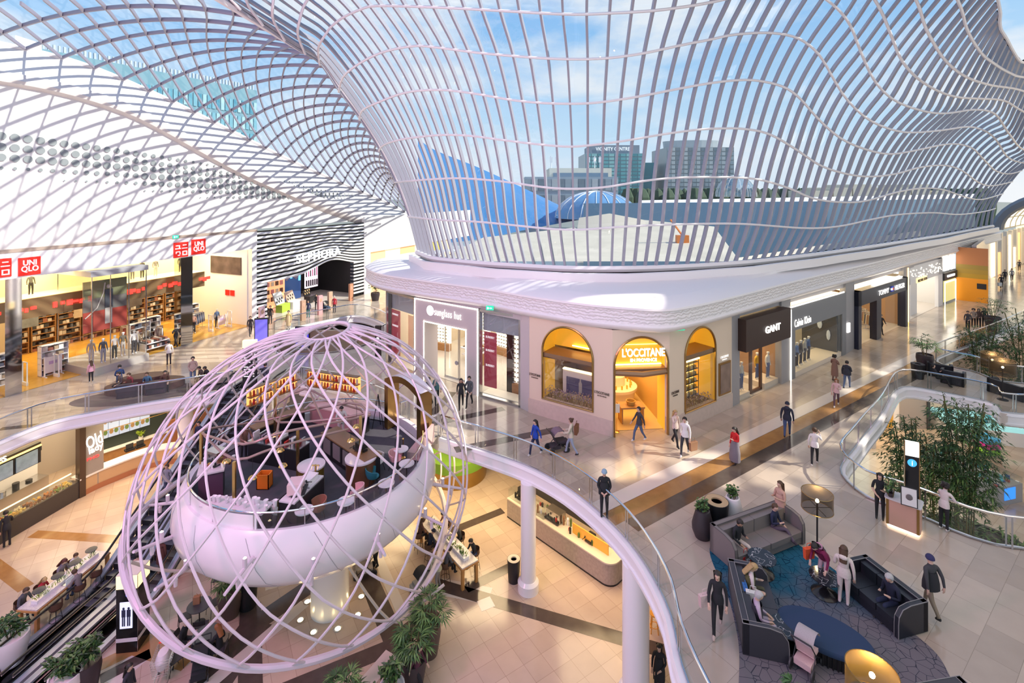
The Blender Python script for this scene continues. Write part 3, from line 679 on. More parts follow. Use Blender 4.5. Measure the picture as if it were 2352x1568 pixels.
b = MB(); b.bx(-14, 17.5, -.1, .3, 8.62, 8.82); b.build('brown_strip', mat('taupe strip', (.42, .33, .27), .5), u)
b = MB(); b.bx(17.0, 17.5, -.02, .5, 0, 7.05); b.build('end_pier', WHITE, u)
b = MB(); b.bx(16.9, 17.15, .5, 10, 0, 7.04); b.build('side_wall', WHITE, u)
for x0, x1 in ((0, .78), (10.5, 11.45)):
    b = MB(); b.bx(x0, x1, .0, .8, 0, 7.05); b.build('mirrored_pillar', MIRR, u)
b = MB(); b.bx(-14, 13.4, 1.3, 1.5, 4.2, 5.45); o = b.build('bronze_band', mat('band bronze', (.34, .22, .11), .35, .6), u)
b = MB()
for i in range(46):
    x = -3 + i * .37 + RU(-.1, .1)
    if i % 9 in (5, 6): continue
    b.bx(x, x + RU(.16, .34), 1.25, 1.3, 4.62 + .12 * (i % 2), 4.86 + .15 * random.random())
b.build('red_ticker_lettering', emis('red led', (1, .03, .02), 3.5), u)['kind'] = 'stuff'
b = MB(); b.bx(-14, 13.4, 1.5, 4.5, 5.3, 5.45); b.build('display_shelf', CREAM, u)
b = MB(); b.bx(-14, 13.4, 3.6, 3.7, 5.45, 7.04); b.build('display_back', mat('pale yellow', (.8, .68, .35), .6, emit=.35), u)
def jp(b, x0, z0, s):                                        # two-by-two katakana block drawn from strokes
    def st(a, c, d, e): b.bx(x0 + a * s, x0 + d * s, -.16, -.13, z0 + c * s, z0 + e * s)
    t = .055
    st(.12, .78, .40, .78 + t); st(.34, .60, .34 + t, .80); st(.08, .58, .46, .58 + t)          # yu
    st(.60, .80, .86, .80 + t); st(.54, .58, .92, .58 + t)                                       # ni
    st(.14, .36, .42, .36 + t); st(.12, .26, .12 + t, .40); st(.38, .20, .38 + t, .38); st(.26, .12, .40, .12 + t)   # ku
    st(.58, .36, .90, .36 + t); st(.58, .12, .90, .12 + t); st(.58, .12, .58 + t, .38); st(.85, .12, .85 + t, .38)   # ro
def sign_sq(px0, py0, px1, py1, kind):
    x0, zt = WF.xz(px0, py0); x1, zb = WF.xz(px1, py1); s = x1 - x0; z0 = zb
    zt2 = WF.xz(px1, py1)[1] + s * 1.03
    b = MB(); b.bx(x0, x1, -.13, -.05, z0, z0 + s * 1.03); p = b.build('red_sign', RED, u)
    if kind == 'jp': b = MB(); jp(b, x0, z0, s); b.build('lettering', SIGNW, p)
    else: text('UNI\nQLO', 'lettering', SIGNW, p, s * .72, s * .78, TL((x0 + x1) / 2, -.135, z0 + s * .52), .03, .02, line=.8)
sign_sq(-32, 590, 24, 634, 'jp'); sign_sq(40, 582, 91, 628, 'en'); sign_sq(397, 551, 430, 588, 'jp'); sign_sq(438, 546, 470, 581, 'en')
b = MB(); b.bx(16.8, 16.9, 1.2, 5.2, 4.6, 6.2); b.build('video_screen', mat('video picture', (.10, .07, .07), .2, noise=.9, nscale=1.2, emit=.0), u)
for yy in (2.1, 2.75): b = MB(); b.bx(16.82, 16.9, yy, yy + .5, 2.6, 3.1); b.build('small_red_sign', RED, u)
# glass vitrine
v = thing('display_vitrine', 'large glass box window with a tall poster and dressed mannequins', 'display case', WF.w(5.6, 1, 0), WF.rz)
VM = TL(-5.6, -1, 0)
b = MB(VM); b.bx(3.9, 7.5, -1.0, 3.2, 0, .5); b.build('plinth', mat('grey stone', (.42, .39, .36), .5), v)
b = MB(VM); b.bx(3.9, 7.5, -.95, 3.2, 6.6, 6.95); b.build('roof_box', GREY, v)
for x, y in ((4.0, -.85), (7.4, -.85), (4.0, 3.1), (5.1, -.85), (6.25, -.85)): b = MB(VM); b.bx(x - .025, x + .025, y - .025, y + .025, .5, 6.6); b.build('steel_mullion', STEEL, v)
b = MB(VM); b.add([(4, -.85, .5), (7.4, -.85, .5), (7.4, -.85, 6.6), (4, -.85, 6.6)], [(0, 1, 2, 3)]); b.add([(4, -.85, .5), (4, 3.1, .5), (4, 3.1, 6.6), (4, -.85, 6.6)], [(0, 1, 2, 3)]); b.add([(7.4, -.85, .5), (7.4, 3.1, .5), (7.4, 3.1, 6.6), (7.4, -.85, 6.6)], [(0, 1, 2, 3)]); b.build('glass', SGLASS, v)
b = MB(VM); b.bx(4.2, 6.9, .55, .6, 2.6, 6.1, 0); b.bx(4.2, 6.9, .53, .55, 2.6, 4.0, 1); b.bx(4.2, 6.9, .53, .55, 4.9, 6.1, 2)
b.tube([(4.3, .5, 3.6), (5.0, .5, 4.2), (5.4, .5, 5.2), (5.5, .5, 5.9)], .04, 5, i=3); b.bx(5.5, 6.0, .5, .53, 4.1, 5.4, 4); b.bx(5.5, 5.95, .5, .53, 3.0, 4.2, 3); b.ball((5.75, .52, 5.6), .16, 8, i=3)
b.build('poster', [mat('poster grey', (.16, .15, .14), .5), mat('poster red', (.34, .05, .035), .5), mat('poster hedge', (.18, .19, .10), .6, noise=.6, nscale=30), mat('poster pale', (.5, .46, .42), .5), mat('poster dark', (.06, .07, .09), .5)], v)
# mannequins: one form, recoloured copies
MANW = mat('mannequin white', (.78, .76, .73), .35)
_mc = {}
def mannequin(loc, rz, top, leg, label, group, arms=('down', 'down'), h=1.75, head=MANW):
    k = (arms,)
    cols = dict(skin=head, hand=head, top=cloth(top), slv=cloth(top), leg=cloth(leg), shin=cloth(leg), shoe=head)
    if k not in _mc: _mc[k] = person_mesh('mannequin', 'stand', arms, 0, 0, 0, 1.7, 1, cols, hand=False, face=False)[0]
    me = _mc[k].copy()
    for i, g in enumerate(('skin', 'top', 'slv', 'leg', 'shin', 'shoe', 'hand')): me.materials[i] = cols[g]
    o = bpy.data.objects.new('mannequin', me); col.objects.link(o); o.location = loc; o.rotation_euler = (0, 0, rz); o.scale = (h / 1.7,) * 3
    return tag(o, label, 'mannequin', group)
for x, y, t, g, lb in ((4.45, .1, (.5, .38, .27), (.6, .55, .5), 'mannequin in a tan knit, leftmost in the glass box window'), (4.95, -.3, (.07, .08, .10), (.35, .36, .4), 'mannequin in a navy sweatshirt and grey trousers in the glass box window'),
        (5.7, -.2, (.55, .48, .44), (.03, .03, .03), 'mannequin in a pale patterned top and black trousers in the glass box window'), (6.4, .1, (.13, .11, .08), (.5, .45, .4), 'mannequin in a dark olive jacket in the glass box window'),
        (6.95, -.2, (.75, .72, .7), (.05, .05, .06), 'mannequin in a white tee and dark jeans, rightmost in the glass box window')):
    mannequin(WF.w(x, y, .5), WF.rz + PI, t, g, lb, 'mannequins in the glass box window')
for x, t, g, lb in ((2.2, (.10, .10, .09), (.03, .03, .03), 'mannequin in dark clothes on the upper shelf at the left'), (8.3, (.04, .04, .05), (.2, .2, .2), 'black-coated mannequin on the upper shelf, just right of the glass box'), (9.0, (.05, .05, .05), (.03, .03, .03), 'mannequin in black on the upper shelf, second right of the glass box'),
        (10.0, (.2, .19, .18), (.5, .45, .4), 'mannequin in a grey jacket and pale trousers on the upper shelf')):
    mannequin(WF.w(x, 2.3, 5.45), WF.rz + PI, t, g, lb, 'mannequins on the upper shelf', h=1.5)
# shelves, racks and tables inside
def shelf_unit(w_, h_, d_, rows_, frame, goods, dens=.8):
    b = MB(); b.bx(0, w_, d_ - .03, d_, 0, h_)
    for x in (0, w_ - .04): b.bx(x, x + .04, 0, d_, 0, h_)
    for k in range(rows_ + 1): z = k * (h_ - .04) / rows_; b.bx(0, w_, 0, d_, z, z + .04)
    fr_ = b; g = MB(); hh = (h_ - .04) / rows_
    for k in range(rows_):
        x = .08
        while x < w_ - .25:
            ww = RU(.16, .3)
            if random.random() < dens: g.bx(x, x + ww, .05, d_ - .06, k * hh + .045, k * hh + .045 + hh * RU(.35, .8), random.randrange(len(goods)))
            x += ww + .03
    return fr_, g
def place_shelf(loc, rz, label, w_=1.6, h_=1.9, d_=.45, rows_=5, frame=None, goods=None, group=None, name='shelf_unit'):
    t = thing(name, label, 'shelves', loc, rz, group); a, g = shelf_unit(w_, h_, d_, rows_, frame, goods)
    a.build('shelf_frame', frame, t); g.build('folded_goods', goods, t)['kind'] = 'stuff'; return t
GOODS = [cloth(c) for c in ((.05, .05, .06), (.3, .12, .08), (.55, .5, .45), (.12, .14, .2), (.4, .3, .2), (.7, .68, .65))]
for x, y, r, lb in ((2.6, 2.0, 0, 'white shelving stacked with folded clothes, left of the glass box window'), (8.2, 2.4, 0, 'shelving of dark knitwear behind the glass box window'), (9.6, 3.4, 0, 'tall shelving near the second mirrored pillar'), (12.3, 3.0, 0, 'low shelving below the video screen'), (1.0, 5.5, 0, 'back shelving on the timber floor at far left'), (13.9, 4.8, 0, 'shelving in the corner by the white side wall'), (-2.0, 2.5, 0, 'shelving at the left edge behind the first mirrored pillar')):
    place_shelf(WF.w(x, y, .02), WF.rz + r, lb, 1.5, 2.0 if 'low' not in lb else 1.2, .45, 5, WHITE, GOODS, 'clothing shelves in the red-signed shop')
sh0 = place_shelf(WF.w(-1.5, 8.9, .02), WF.rz, 'tall rear wall shelving of folded clothes, first bay from the left edge', 1.5, 3.4, .5, 8, WOOD, GOODS, 'rear wall shelving in the red-signed shop')
for k in range(1, 11): dup(sh0, WF.w(-1.5 + 1.65 * k, 8.9, .02), WF.rz, 'tall rear wall shelving of folded clothes, bay %s from the left edge' % 'second third fourth fifth sixth seventh eighth ninth tenth eleventh'.split()[k - 1])
for k, c_ in enumerate(((.45, .2, .1), (.2, .22, .25), (.5, .4, .3), (.12, .1, .1))):
    t = thing('hanging_poster', 'hanging %s poster over the rear shelving of the red-signed shop' % ('rust', 'slate', 'sand', 'black')[k], 'poster', WF.w(.6 + k * 3.6, 7.5, 0), WF.rz); BP(t, 'print', mat('hung %d' % k, c_, .6, noise=.6, nscale=2), (-.7, .7, 0, .03, 2.3, 4.0)); BP(t, 'rail', STEEL, (-.75, .75, -.02, .05, 4.0, 4.06))
def rack(loc, rz, label, cols_, group='clothes racks'):
    t = thing('clothes_rack', label, 'clothes rack', loc, rz, group); b = MB(); b.tube([(-.7, 0, 0), (-.7, 0, 1.45), (.7, 0, 1.45), (.7, 0, 0)], .02, 5)
    for x in (-.7, .7): b.box((x, 0, .02), (.05, .5, .04))
    b.build('rail_frame', STEEL, t)
    for k in range(9):
        b = MB(); x = -.6 + k * .15; b.add([(x - .04, -.2, 1.35), (x + .04, -.2, 1.35), (x + .04, .2, 1.35), (x - .04, .2, 1.35), (x - .05, -.26, .55), (x + .05, -.26, .5), (x + .05, .26, .55), (x - .05, .26, .5)], [(0, 1, 2, 3), (4, 7, 6, 5), (0, 4, 5, 1), (1, 5, 6, 2), (2, 6, 7, 3), (3, 7, 4, 0)])
        b.build('hanging_garment', cloth(cols_[k % len(cols_)]), t)
    return t
DKC = [(.04, .04, .05), (.1, .09, .07), (.25, .2, .15), (.07, .09, .14)]; MIX = [(.3, .05, .04), (.55, .5, .42), (.1, .12, .2), (.4, .32, .2)]
for x, y, r, c, lb in ((1.4, 3.4, .3, DKC, 'rack of dark coats seen between the left pillar and the glass box'), (9.3, 5.0, 1.2, MIX, 'rack of red and beige garments right of the glass box'), (12.0, 1.9, .2, DKC, 'rack of jackets right of the second mirrored pillar'), (14.4, 3.6, .4, [(.06, .09, .2), (.3, .3, .32)], 'rack of blue jackets under the video screen'), (10.2, 2.2, .9, [(.3, .22, .18), (.5, .42, .36)], 'rack of tan garments beside the second mirrored pillar')):
    rack(WF.w(x, y, .02), WF.rz + r, lb, c)
for x, y, t_, lb in ((8.0, 1.2, (.45, .38, .28), 'mannequin in an olive shirt standing on the shop floor'), (13.2, 2.4, (.6, .35, .28), 'mannequin in a salmon top below the video screen'), (15.2, 2.2, (.08, .12, .22), 'mannequin in a navy vest beside the small red signs'), (8.9, 1.7, (.22, .17, .12), 'mannequin in a brown coat right of the glass box')):
    mannequin(WF.w(x, y, .02), WF.rz + PI, t_, (.04, .04, .05), lb, None)
def gate(loc, rz, label):
    t = thing('security_gate', label, 'security gate', loc, rz, 'anti-theft gates at the shop entrance'); b = MB(); b.bx(-.28, -.24, -.03, .03, 0, 1.5); b.bx(.24, .28, -.03, .03, 0, 1.5); b.bx(-.28, .28, -.03, .03, 1.46, 1.5); b.bx(-.28, .28, -.05, .05, 0, .22); b.build('gate_frame', WHITE, t)
    b = MB(); b.bx(-.24, .24, -.01, .01, .22, 1.46); b.build('clear_panel', SGLASS, t); return t
for px, py, lb in ((57, 885, 'clear anti-theft gate beside the left mirrored pillar'), (130, 865, 'clear anti-theft gate by the white poster stand'), (368, 795, 'clear anti-theft gate right of the glass box window'), (484, 762, 'clear anti-theft gate below the video screen'), (527, 751, 'clear anti-theft gate nearest the striped store')): gate(G(px, py), WF.rz + PI / 2, lb)
def easel(px, py, label, w_=.9, h_=1.3, c=(.75, .72, .72)):
    t = thing('poster_stand', label, 'sign', G(px, py), WF.rz); b = MB(); b.bx(-w_ / 2, w_ / 2, 0, .04, .25, h_); b.build('board', mat('poster board %.2f' % c[1], c, .5), t)
    b = MB(); 
    for x in (-w_ / 2, w_ / 2): b.bx(x - .03, x + .03, -.25, .25, 0, .06); b.bx(x - .03, x + .03, -.02, .05, 0, h_ + .05)
    b.build('stand_frame', WHITE, t)
    b = MB(); b.bx(-w_ * .25, w_ * .25, -.012, 0, h_ * .62, h_ * .78); b.build('printed_block', mat('poster lilac', (.5, .36, .6), .5), t)
easel(122, 862, 'white poster stand before the timber-floored clothing shop'); easel(510, 752, 'small poster stand near the shop\'s white side wall', .75, 1.1, (.72, .6, .6))
t = thing('display_table', 'low white table stacked with folded jeans beside the glass box', 'table', WF.w(9.0, .9, .02), WF.rz)
b = MB(); b.bx(-.9, .9, -.5, .5, .7, .76); b.bx(-.9, -.84, -.5, .5, 0, .7); b.bx(.84, .9, -.5, .5, 0, .7); b.bx(-.9, .9, -.5, .5, .3, .35); b.build('table_frame', WHITE, t); b = MB()
for k in range(8): b.bx(-.85 + k * .21, -.67 + k * .21, -.4, .4, .76, .85 + .05 * (k % 3), k % 3); b.bx(-.8 + k * .2, -.63 + k * .2, -.4, .4, .35, .55, k % 3)
b.build('folded_goods', GOODS[:3], t)['kind'] = 'stuff'
area('shop_light', WF.w(4, 3.5, 6.9), 12, 900, (1, .78, .42), (0, 0, WF.rz), 5); area('shop_light', WF.w(13, 4, 6.9), 6, 380, (1, .85, .6), (0, 0, WF.rz), 5)
# ================================================================ black and white striped cosmetics store
SF = Fr(G(586, 743), G(838, 675)); LS = SF.L
BLK = mat('gloss black', (.012, .012, .014), .15)
sb = front('shopfront', 'cosmetics store front in wavy black and white stripes with white lettering', SF)
XL, XR = 1.25, LS - 1.9
def archz(x): 
    t = x / LS; return 3.62 + 1.05 * math.exp(-((t - .64) / .2) ** 2) + .28 * max(0, t - .62) * 2
ns = 44
def stz(x, z0):
    q = (z0 - 3.75) / 4.9; return z0 + (archz(x) - 3.62) * (1 - q) ** 1.15 * 1.0 + (.22 * math.sin(x / LS * 6.5 - .6)) * (1 - q) * q * 2
b = MB(); xs_ = [LS * k / ns for k in range(ns + 1)]
b.grid([[(x, 0, (archz(x) if XL <= x <= XR else 0)) for x in xs_], [(x, 0, 8.62) for x in xs_]]); b.bx(0, XL, .0, .5, 0, 4); b.bx(XR, LS, 0, .5, 0, 4.4); b.build('black_panel', BLK, sb)
b = MB()
for k in range(13):
    z0 = 3.62 + k * .385
    b.grid([[(x, -.04, stz(x, z0 + .02)) for x in xs_], [(x, -.07, stz(x, z0 + .12)) for x in xs_], [(x, -.04, stz(x, z0 + .235)) for x in xs_]])
for k in range(9):
    z0 = .2 + k * .395; b.bx(-.02, XL, -.05, .5, z0, z0 + .23)
for k in range(10):
    z0 = .35 + k * .395; b.bx(XR, LS + .02, -.05, .5, z0, z0 + .2)
b.build('white_stripe', mat('stripe white', (.83, .84, .86), .3), sb)['label'] = 'white raised stripes sweeping over the doorway'
x0, z0 = SF.xz(678, 590); x1, z1 = SF.xz(779, 580)
M0 = TL((x0 + x1) / 2, -.12, (z0 + z1) / 2) @ Matrix.Shear('XZ', 4, (0, 0)) if False else TL((x0 + x1) / 2, -.16, (z0 + z1) / 2) @ Matrix.Rotation(-.045, 4, 'Y')
text('SEPHORA', 'lettering', emis('letter white', (1, 1, 1), 1.4), sb, .92, x1 - x0, M0, .1, .012, spacing=1.15)
shop_box(SF, .3, LS - .3, 7, 4.7, mat('store floor pale', (.6, .56, .52), .2), mat('store black wall', (.02, .02, .022), .4), mat('store dark ceiling', (.03, .03, .03), .5))
b = MB(); b.grid([[(x, .25, archz(x) - .02) for x in xs_[3:38]], [(x, .8, 4.65) for x in xs_[3:38]]]); b.build('arch_reveal', BLK, sb)
def panel(fr, x0, x1, z0, z1, y, d, m, name, label, cat, parts=None):
    t = thing(name, label, cat, fr.w((x0 + x1) / 2, y, 0), fr.rz); w2 = (x1 - x0) / 2
    b = MB(); b.bx(-w2, w2, 0, d, z0, z1); b.build('panel', m, t); return t
t = panel(SF, 3.1, 6.2, 0.1, 3.5, 3.5, .2, emis('orange display', (1, .42, .2), 1.1), 'makeup_wall', 'glowing peach makeup wall inside the striped store', 'display')
b = MB()
for k in range(5):
    for j in range(3): b.bx(-1.3 + k * .55, -.95 + k * .55, -.1, 0, .8 + j * .8, 1.25 + j * .8, (k + j) % 3)
b.build('product_tray', [mat('tray pink', (.7, .3, .3), .4), mat('tray cream', (.75, .65, .5), .4), mat('tray brown', (.16, .08, .05), .4)], t); b = MB(); b.bx(-1.55, 1.55, -.06, 0, 3.05, 3.5); b.build('header', RED, t)
t = panel(SF, 6.6, 9.3, .2, 4.1, 4.6, .15, mat('screen navy', (.02, .04, .12), .2, emit=.5, ec=(.03, .1, .3)), 'video_wall', 'tall blue video wall with two faces inside the striped store', 'screen')
b = MB(); 
for s_ in (-.6, .65): b.lathe([(.01, 0), (.35, .3), (.42, .8), (.3, 1.25), (.01, 1.4)], 12, (s_, -.05, 2.4), sy=.15)
b.build('face_picture', mat('screen face', (.12, .1, .16), .4, emit=.15, ec=(.3, .25, .4)), t); b = MB(); b.bx(-1.3, -1.0, -.03, 0, 2.2, 4); b.bx(1.0, 1.3, -.03, 0, 2.2, 4); b.bx(-.1, .15, -.03, 0, 2.6, 4); b.build('sky_picture', emis('screen sky', (.15, .55, .9), 1.2), t)
t = panel(SF, 9.6, 11.4, 1.2, 4.2, 4.2, .15, emis('pink shelf glow', (1, .75, .9), 1.6), 'perfume_wall', 'bright pink and white perfume shelves inside the striped store', 'shelves')
b = MB()
for k in range(6): b.bx(-.85 + k * .3, -.7 + k * .3, -.08, 0, 1.4, 2.1, 0); b.bx(-.85 + k * .3, -.75 + k * .3, -.08, 0, 2.5, 3.9, k % 2)
b.build('bottle_row', [BLK, mat('pink pack', (.7, .2, .4), .4)], t)
def gondola(x, y, label, cols_, tall=1.3, w_=1.4):
    t = thing('makeup_stand', label, 'display stand', SF.w(x, y, .02), SF.rz + .3); b = MB(); b.bx(-w_ / 2, w_ / 2, -.35, .35, 0, .75); b.build('base', cols_[0], t)
    b = MB(); b.yprism([(-w_ / 2, .75), (w_ / 2, .75), (w_ / 2, .75 + tall), (-w_ / 2, .75 + tall)], -.02, .1); o = b.build('angled_board', cols_[1], t); o.rotation_euler = (-.35, 0, 0)
    b = MB()
    for k in range(6): b.bx(-w_ / 2 + .1 + k * .2, -w_ / 2 + .22 + k * .2, -.06, -.02, .95 + (k % 2) * .3, 1.15 + (k % 2) * .3)
    o = b.build('sample_rows', cols_[2], t); o.rotation_euler = (-.35, 0, 0)
gondola(4.4, 1.6, 'green-sided makeup stand with pale boards in the striped store doorway', (mat('lime', (.35, .5, .05), .5), MARBLE, DARK)); gondola(6.0, 1.9, 'makeup stand with portrait boards in the striped store doorway', (WHITE, mat('board skin', (.55, .4, .33), .4), BLACK), 1.1)
gondola(8.6, 2.4, 'black stand of lipsticks in the middle of the striped store', (BLACK, BLACK, mat('gold caps', (.6, .4, .2), .3)), .7, 1.2); gondola(2.0, 1.6, 'dark stand of small pink packs at the left of the striped store', (BLACK, BLACK, mat('pink pack', (.7, .2, .4), .4)), 1.4, 1.0)
for px, py, c, lb in ((601, 752, (.7, .5, .6), 'tall slim advert pillar at the left jamb of the striped store'), (696, 735, (.45, .3, .22), 'slim advert pillar with a face before the makeup wall'), (758, 712, (.5, .36, .26), 'slim advert pillar with a face near the perfume shelves'), (735, 722, (.7, .35, .38), 'pink advert cube beside the black lipstick stand'), (806, 690, (.5, .25, .15), 'tan advert pillar at the right jamb of the striped store')):
    t = thing('advert_pillar', lb, 'sign', G(px, py), SF.rz); b = MB(); b.bx(-.25, .25, -.12, .12, 0, 1.9); b.build('board', mat('advert %.2f%.2f' % c[:2], c, .4), t); b = MB(); b.ball((0, -.12, 1.45), (.16, .02, .22), 8); b.build('face_picture', mat('advert face', (.5, .32, .24), .5), t)
area('shop_light', SF.w(LS * .5, 3.2, 4.5), 9, 260, (1, .9, .85), (0, 0, SF.rz), 4)
# pale wall and small lit shop beyond the striped store
NF = Fr(SF.w(LS, 0, 0), SF.w(LS, 0, 0) + Vector((9, 20, 0)))
b = MB(NF.M); b.bx(0, 26, 0, .3, 4.9, 9.2); b.bx(-.2, .9, -.1, .3, 0, 9); struct(b.build('wall_back', WHITEW))
t = front('shopfront', 'small warm-lit shop with yellow panel beyond the striped store', NF)
for k, c in enumerate(((.8, .5, .25), (.85, .7, .5), (.7, .42, .2), (.8, .65, .45), (.85, .62, .02), (.7, .5, .3))):
    b = MB(); b.bx(1 + k * 3.2, 4.1 + k * 3.2, .3, .5, 0 if k != 4 else 2.5, 4.9); b.build('lit_panel', mat('lit panel %d' % k, c, .5, emit=.7), t)
# ================================================================ right side shops under the canopy
FP = {k: G(*v_) for k, v_ in dict(a0=(886, 833), a1=(952, 864), a2=(1098, 909), a3=(1195, 936), a4=(1214, 946), a7=(1407, 1003), a8=(1538, 997), a11=(1682, 934), a12=(1698, 926), a13=(1796, 882), a14=(1815, 873), a15=(1943, 813), a16=(1962, 801), a17=(2076, 747), a18=(2086, 738), a19=(2165, 700), a20=(2196, 688), a21=(2240, 690)).items()}
TOPZ = 5.35
LIL = mat('lilac grey panel', (.56, .52, .52), .35); LETW = emis('lit letter', (1, .97, .92), 1.25); LED = emis('led line', (1, .93, .82), 6)
# --- eyewear shop
SG = Fr(FP['a1'], FP['a2']); L = SG.L
g = front('shopfront', 'lilac-grey eyewear shop portal outlined in white light', SG)
dx0, dzt = SG.xz(973, 736); dx1, _ = SG.xz(1071, 757); dz = dzt
BP(g, 'portal_panel', LIL, (0, dx0, 0, .35, 0, TOPZ - .1), (dx1, L, 0, .35, 0, TOPZ - .1), (dx0, dx1, 0, .35, dz, TOPZ - .1))
BP(g, 'reveal', LIL, (dx0 - .05, dx0 + .02, .0, 1.3, 0, dz), (dx1 - .02, dx1 + .05, 0, 1.3, 0, dz), (dx0, dx1, 0, 1.3, dz - .02, dz + .04))
def outline(b, x0, x1, z1, y, w_=.045): b.bx(x0, x0 + w_, y - .03, y, 0, z1); b.bx(x1 - w_, x1, y - .03, y, 0, z1); b.bx(x0, x1, y - .03, y, z1 - w_, z1)
b = MB(); outline(b, 0, L, TOPZ - .12, -.0, .06); outline(b, dx0, dx1, dz, -.0, .06); b.build('light_outline', LED, g)
t0, tz = SG.xz(988, 713); e0, ez_ = SG.xz(1061, 729)
b = MB(); b.lathe([(.001, -.05), (.33, -.05), (.33, 0), (.001, 0)], 20); q = b.build('logo_disc', LETW, g); q.location = (t0, -.0, tz); q.rotation_euler = (PI / 2, 0, 0)
text('sunglass hut', 'lettering', LETW, g, .62, e0 - t0 - .45, TL((t0 + .42 + e0) / 2, -.04, tz - .06), .03, -.01, spacing=1.12)
GAP = glass('door glass', (.93, .94, .93), .04)
xm = (dx0 + dx1) / 2 + .15
for a, c in ((dx0 + .75, xm), (xm + .05, dx1 - .1)):
    b = MB(); b.bx(a, a + .05, 1.2, 1.26, 0, dz); b.bx(c - .05, c, 1.2, 1.26, 0, dz); b.bx(a, c, 1.2, 1.26, 0, .12); q = b.build('glass_door', STEEL, g); b = MB(); b.bx(a, c, 1.22, 1.24, .1, dz); b.build('pane', GAP, q); b = MB(); b.lathe([(.001, 0), (.14, 0), (.14, .03), (.001, .03)], 14); q2 = b.build('round_handle', GREY, q); q2.location = (c - .15, 1.18, 1.1); q2.rotation_euler = (PI / 2, 0, 0)
SGI = Fr(FP['a0'], FP['a3'])
shop_box(SGI, .2, SGI.L, 9, 5.2, mat('pale shop floor', (.56, .5, .44), .2), mat('shop wall oatmeal', (.66, .55, .42), .5), CEILN, y0=.4)
def eyerack(fr, x, y, rz, label, w_=2.2, h_=2.6, z0=.6):
    t = thing('eyewear_rack', label, 'shelves', fr.w(x, y, 0), fr.rz + rz, 'lit eyewear racks'); b = MB(); b.bx(-w_ / 2, w_ / 2, 0, .1, z0, z0 + h_); b.build('lit_back', emis('rack glow', (1, .9, .68), 2.2), t)
    b = MB(); 
    for k in range(11): b.bx(-w_ / 2, w_ / 2, -.1, 0, z0 + k * h_ / 10.5, z0 + k * h_ / 10.5 + .03)
    b.build('shelf_rails', WHITE, t); b = MB()
    for k in range(10):
        for j in range(int(w_ / .26)): b.bx(-w_ / 2 + .06 + j * .26, -w_ / 2 + .22 + j * .26, -.12, -.08, z0 + .07 + k * h_ / 10.5, z0 + .12 + k * h_ / 10.5)
    b.build('glasses_row', mat('frames brown', (.12, .07, .04), .3), t)['kind'] = 'stuff'; b = MB(); b.bx(-w_ / 2, w_ / 2, -.2, .1, 0, z0 - .05); b.build('base_cabinet', WOOD, t)
eyerack(SGI, 3.6, 6.0, 0, 'lit eyewear rack seen through the left of the glowing doorway'); eyerack(SGI, 6.2, 6.4, -.1, 'lit eyewear rack seen at the right of the glowing doorway', 2.6); eyerack(SGI, 1.0, 4.5, .2, 'lit eyewear rack behind the left window of the eyewear shop', 1.8)
t = thing('display_counter', 'marble-topped eyewear counter with oak side inside the glowing doorway', 'counter', SGI.w(4.9, 4.2, 0), SGI.rz)
BP(t, 'top', MARBLE, (-1.1, 1.1, -.5, .5, .86, .94)); BP(t, 'side_panel', WOOD, (.3, 1.05, -.45, .45, 0, .86)); BP(t, 'shelf', WHITE, (-1.05, .3, -.4, .4, .4, .45)); BP(t, 'glasses_row', mat('frames brown', (.12, .07, .04), .3), *[(-1 + k * .25, -.85 + k * .25, -.3, .3, .94, 1.0) for k in range(8)])['kind'] = 'stuff'
def window_bay(key0, key1, label, pillar=True):
    fr = Fr(FP[key0], FP[key1]); L = fr.L; t = front('shop_window', label, fr); t['category'] = 'shop window'
    BP(t, 'frame', STEEL, (0, .12, 0, .3, 0, TOPZ - .1), (L - .12, L, 0, .3, 0, TOPZ - .1), (0, L, 0, .3, TOPZ - .25, TOPZ - .1), (0, L, 0, .35, 0, .12)); BP(t, 'glass', SGLASS, (.1, L - .1, .1, .12, .1, TOPZ - .2))
    BP(t, 'valance', mat('grey valance', (.42, .47, .5), .4), (.1, L - .1, .4, .5, TOPZ - 1.45, TOPZ - .2))
    a, c = (.2, .2 + .3 * L); BP(t, 'advert_screen', mat('burgundy advert', (.26, .05, .07), .25, emit=.35, ec=(.5, .06, .09), noise=.5, nscale=1), (a, c, .35, .4, .55, 3.85))
    for zz in (3.55, 2.75, 1.85): text('BURBERRY', 'advert_lettering', SIGNW, t, .13, (c - a) * .7, TL((a + c) / 2, .34, zz), .01)
    BP(t, 'display_sill', mat('sill cream', (.75, .68, .55), .4, emit=.15), (.1, L - .1, .3, 1.2, 0, .14)); return fr, t
lf, t = window_bay('a0', 'a1', 'narrow window left of the glowing portal with burgundy advert panel'); BP(t, 'cream_back', mat('warm back', (.7, .5, .3), .5, emit=.3), (.9, 2.4, 1.3, 1.4, 0, 3.4))
rf, t = window_bay('a2', 'a3', 'window right of the glowing portal with burgundy advert panel')
eyerack(rf, rf.L * .68, 1.5, 0, 'dark mirrored pillar of lit eyewear shelves in the right window', .9, 3.0, .7)
t = thing('dark_display_pillar', 'black mirrored display column standing in the right-hand eyewear window', 'display', rf.w(rf.L * .5, 1.6, 0), rf.rz); BP(t, 'column', mat('dark mirror', (.05, .05, .05), .08, .6), (-.35, .15, -.2, .5, 0, 3.9))
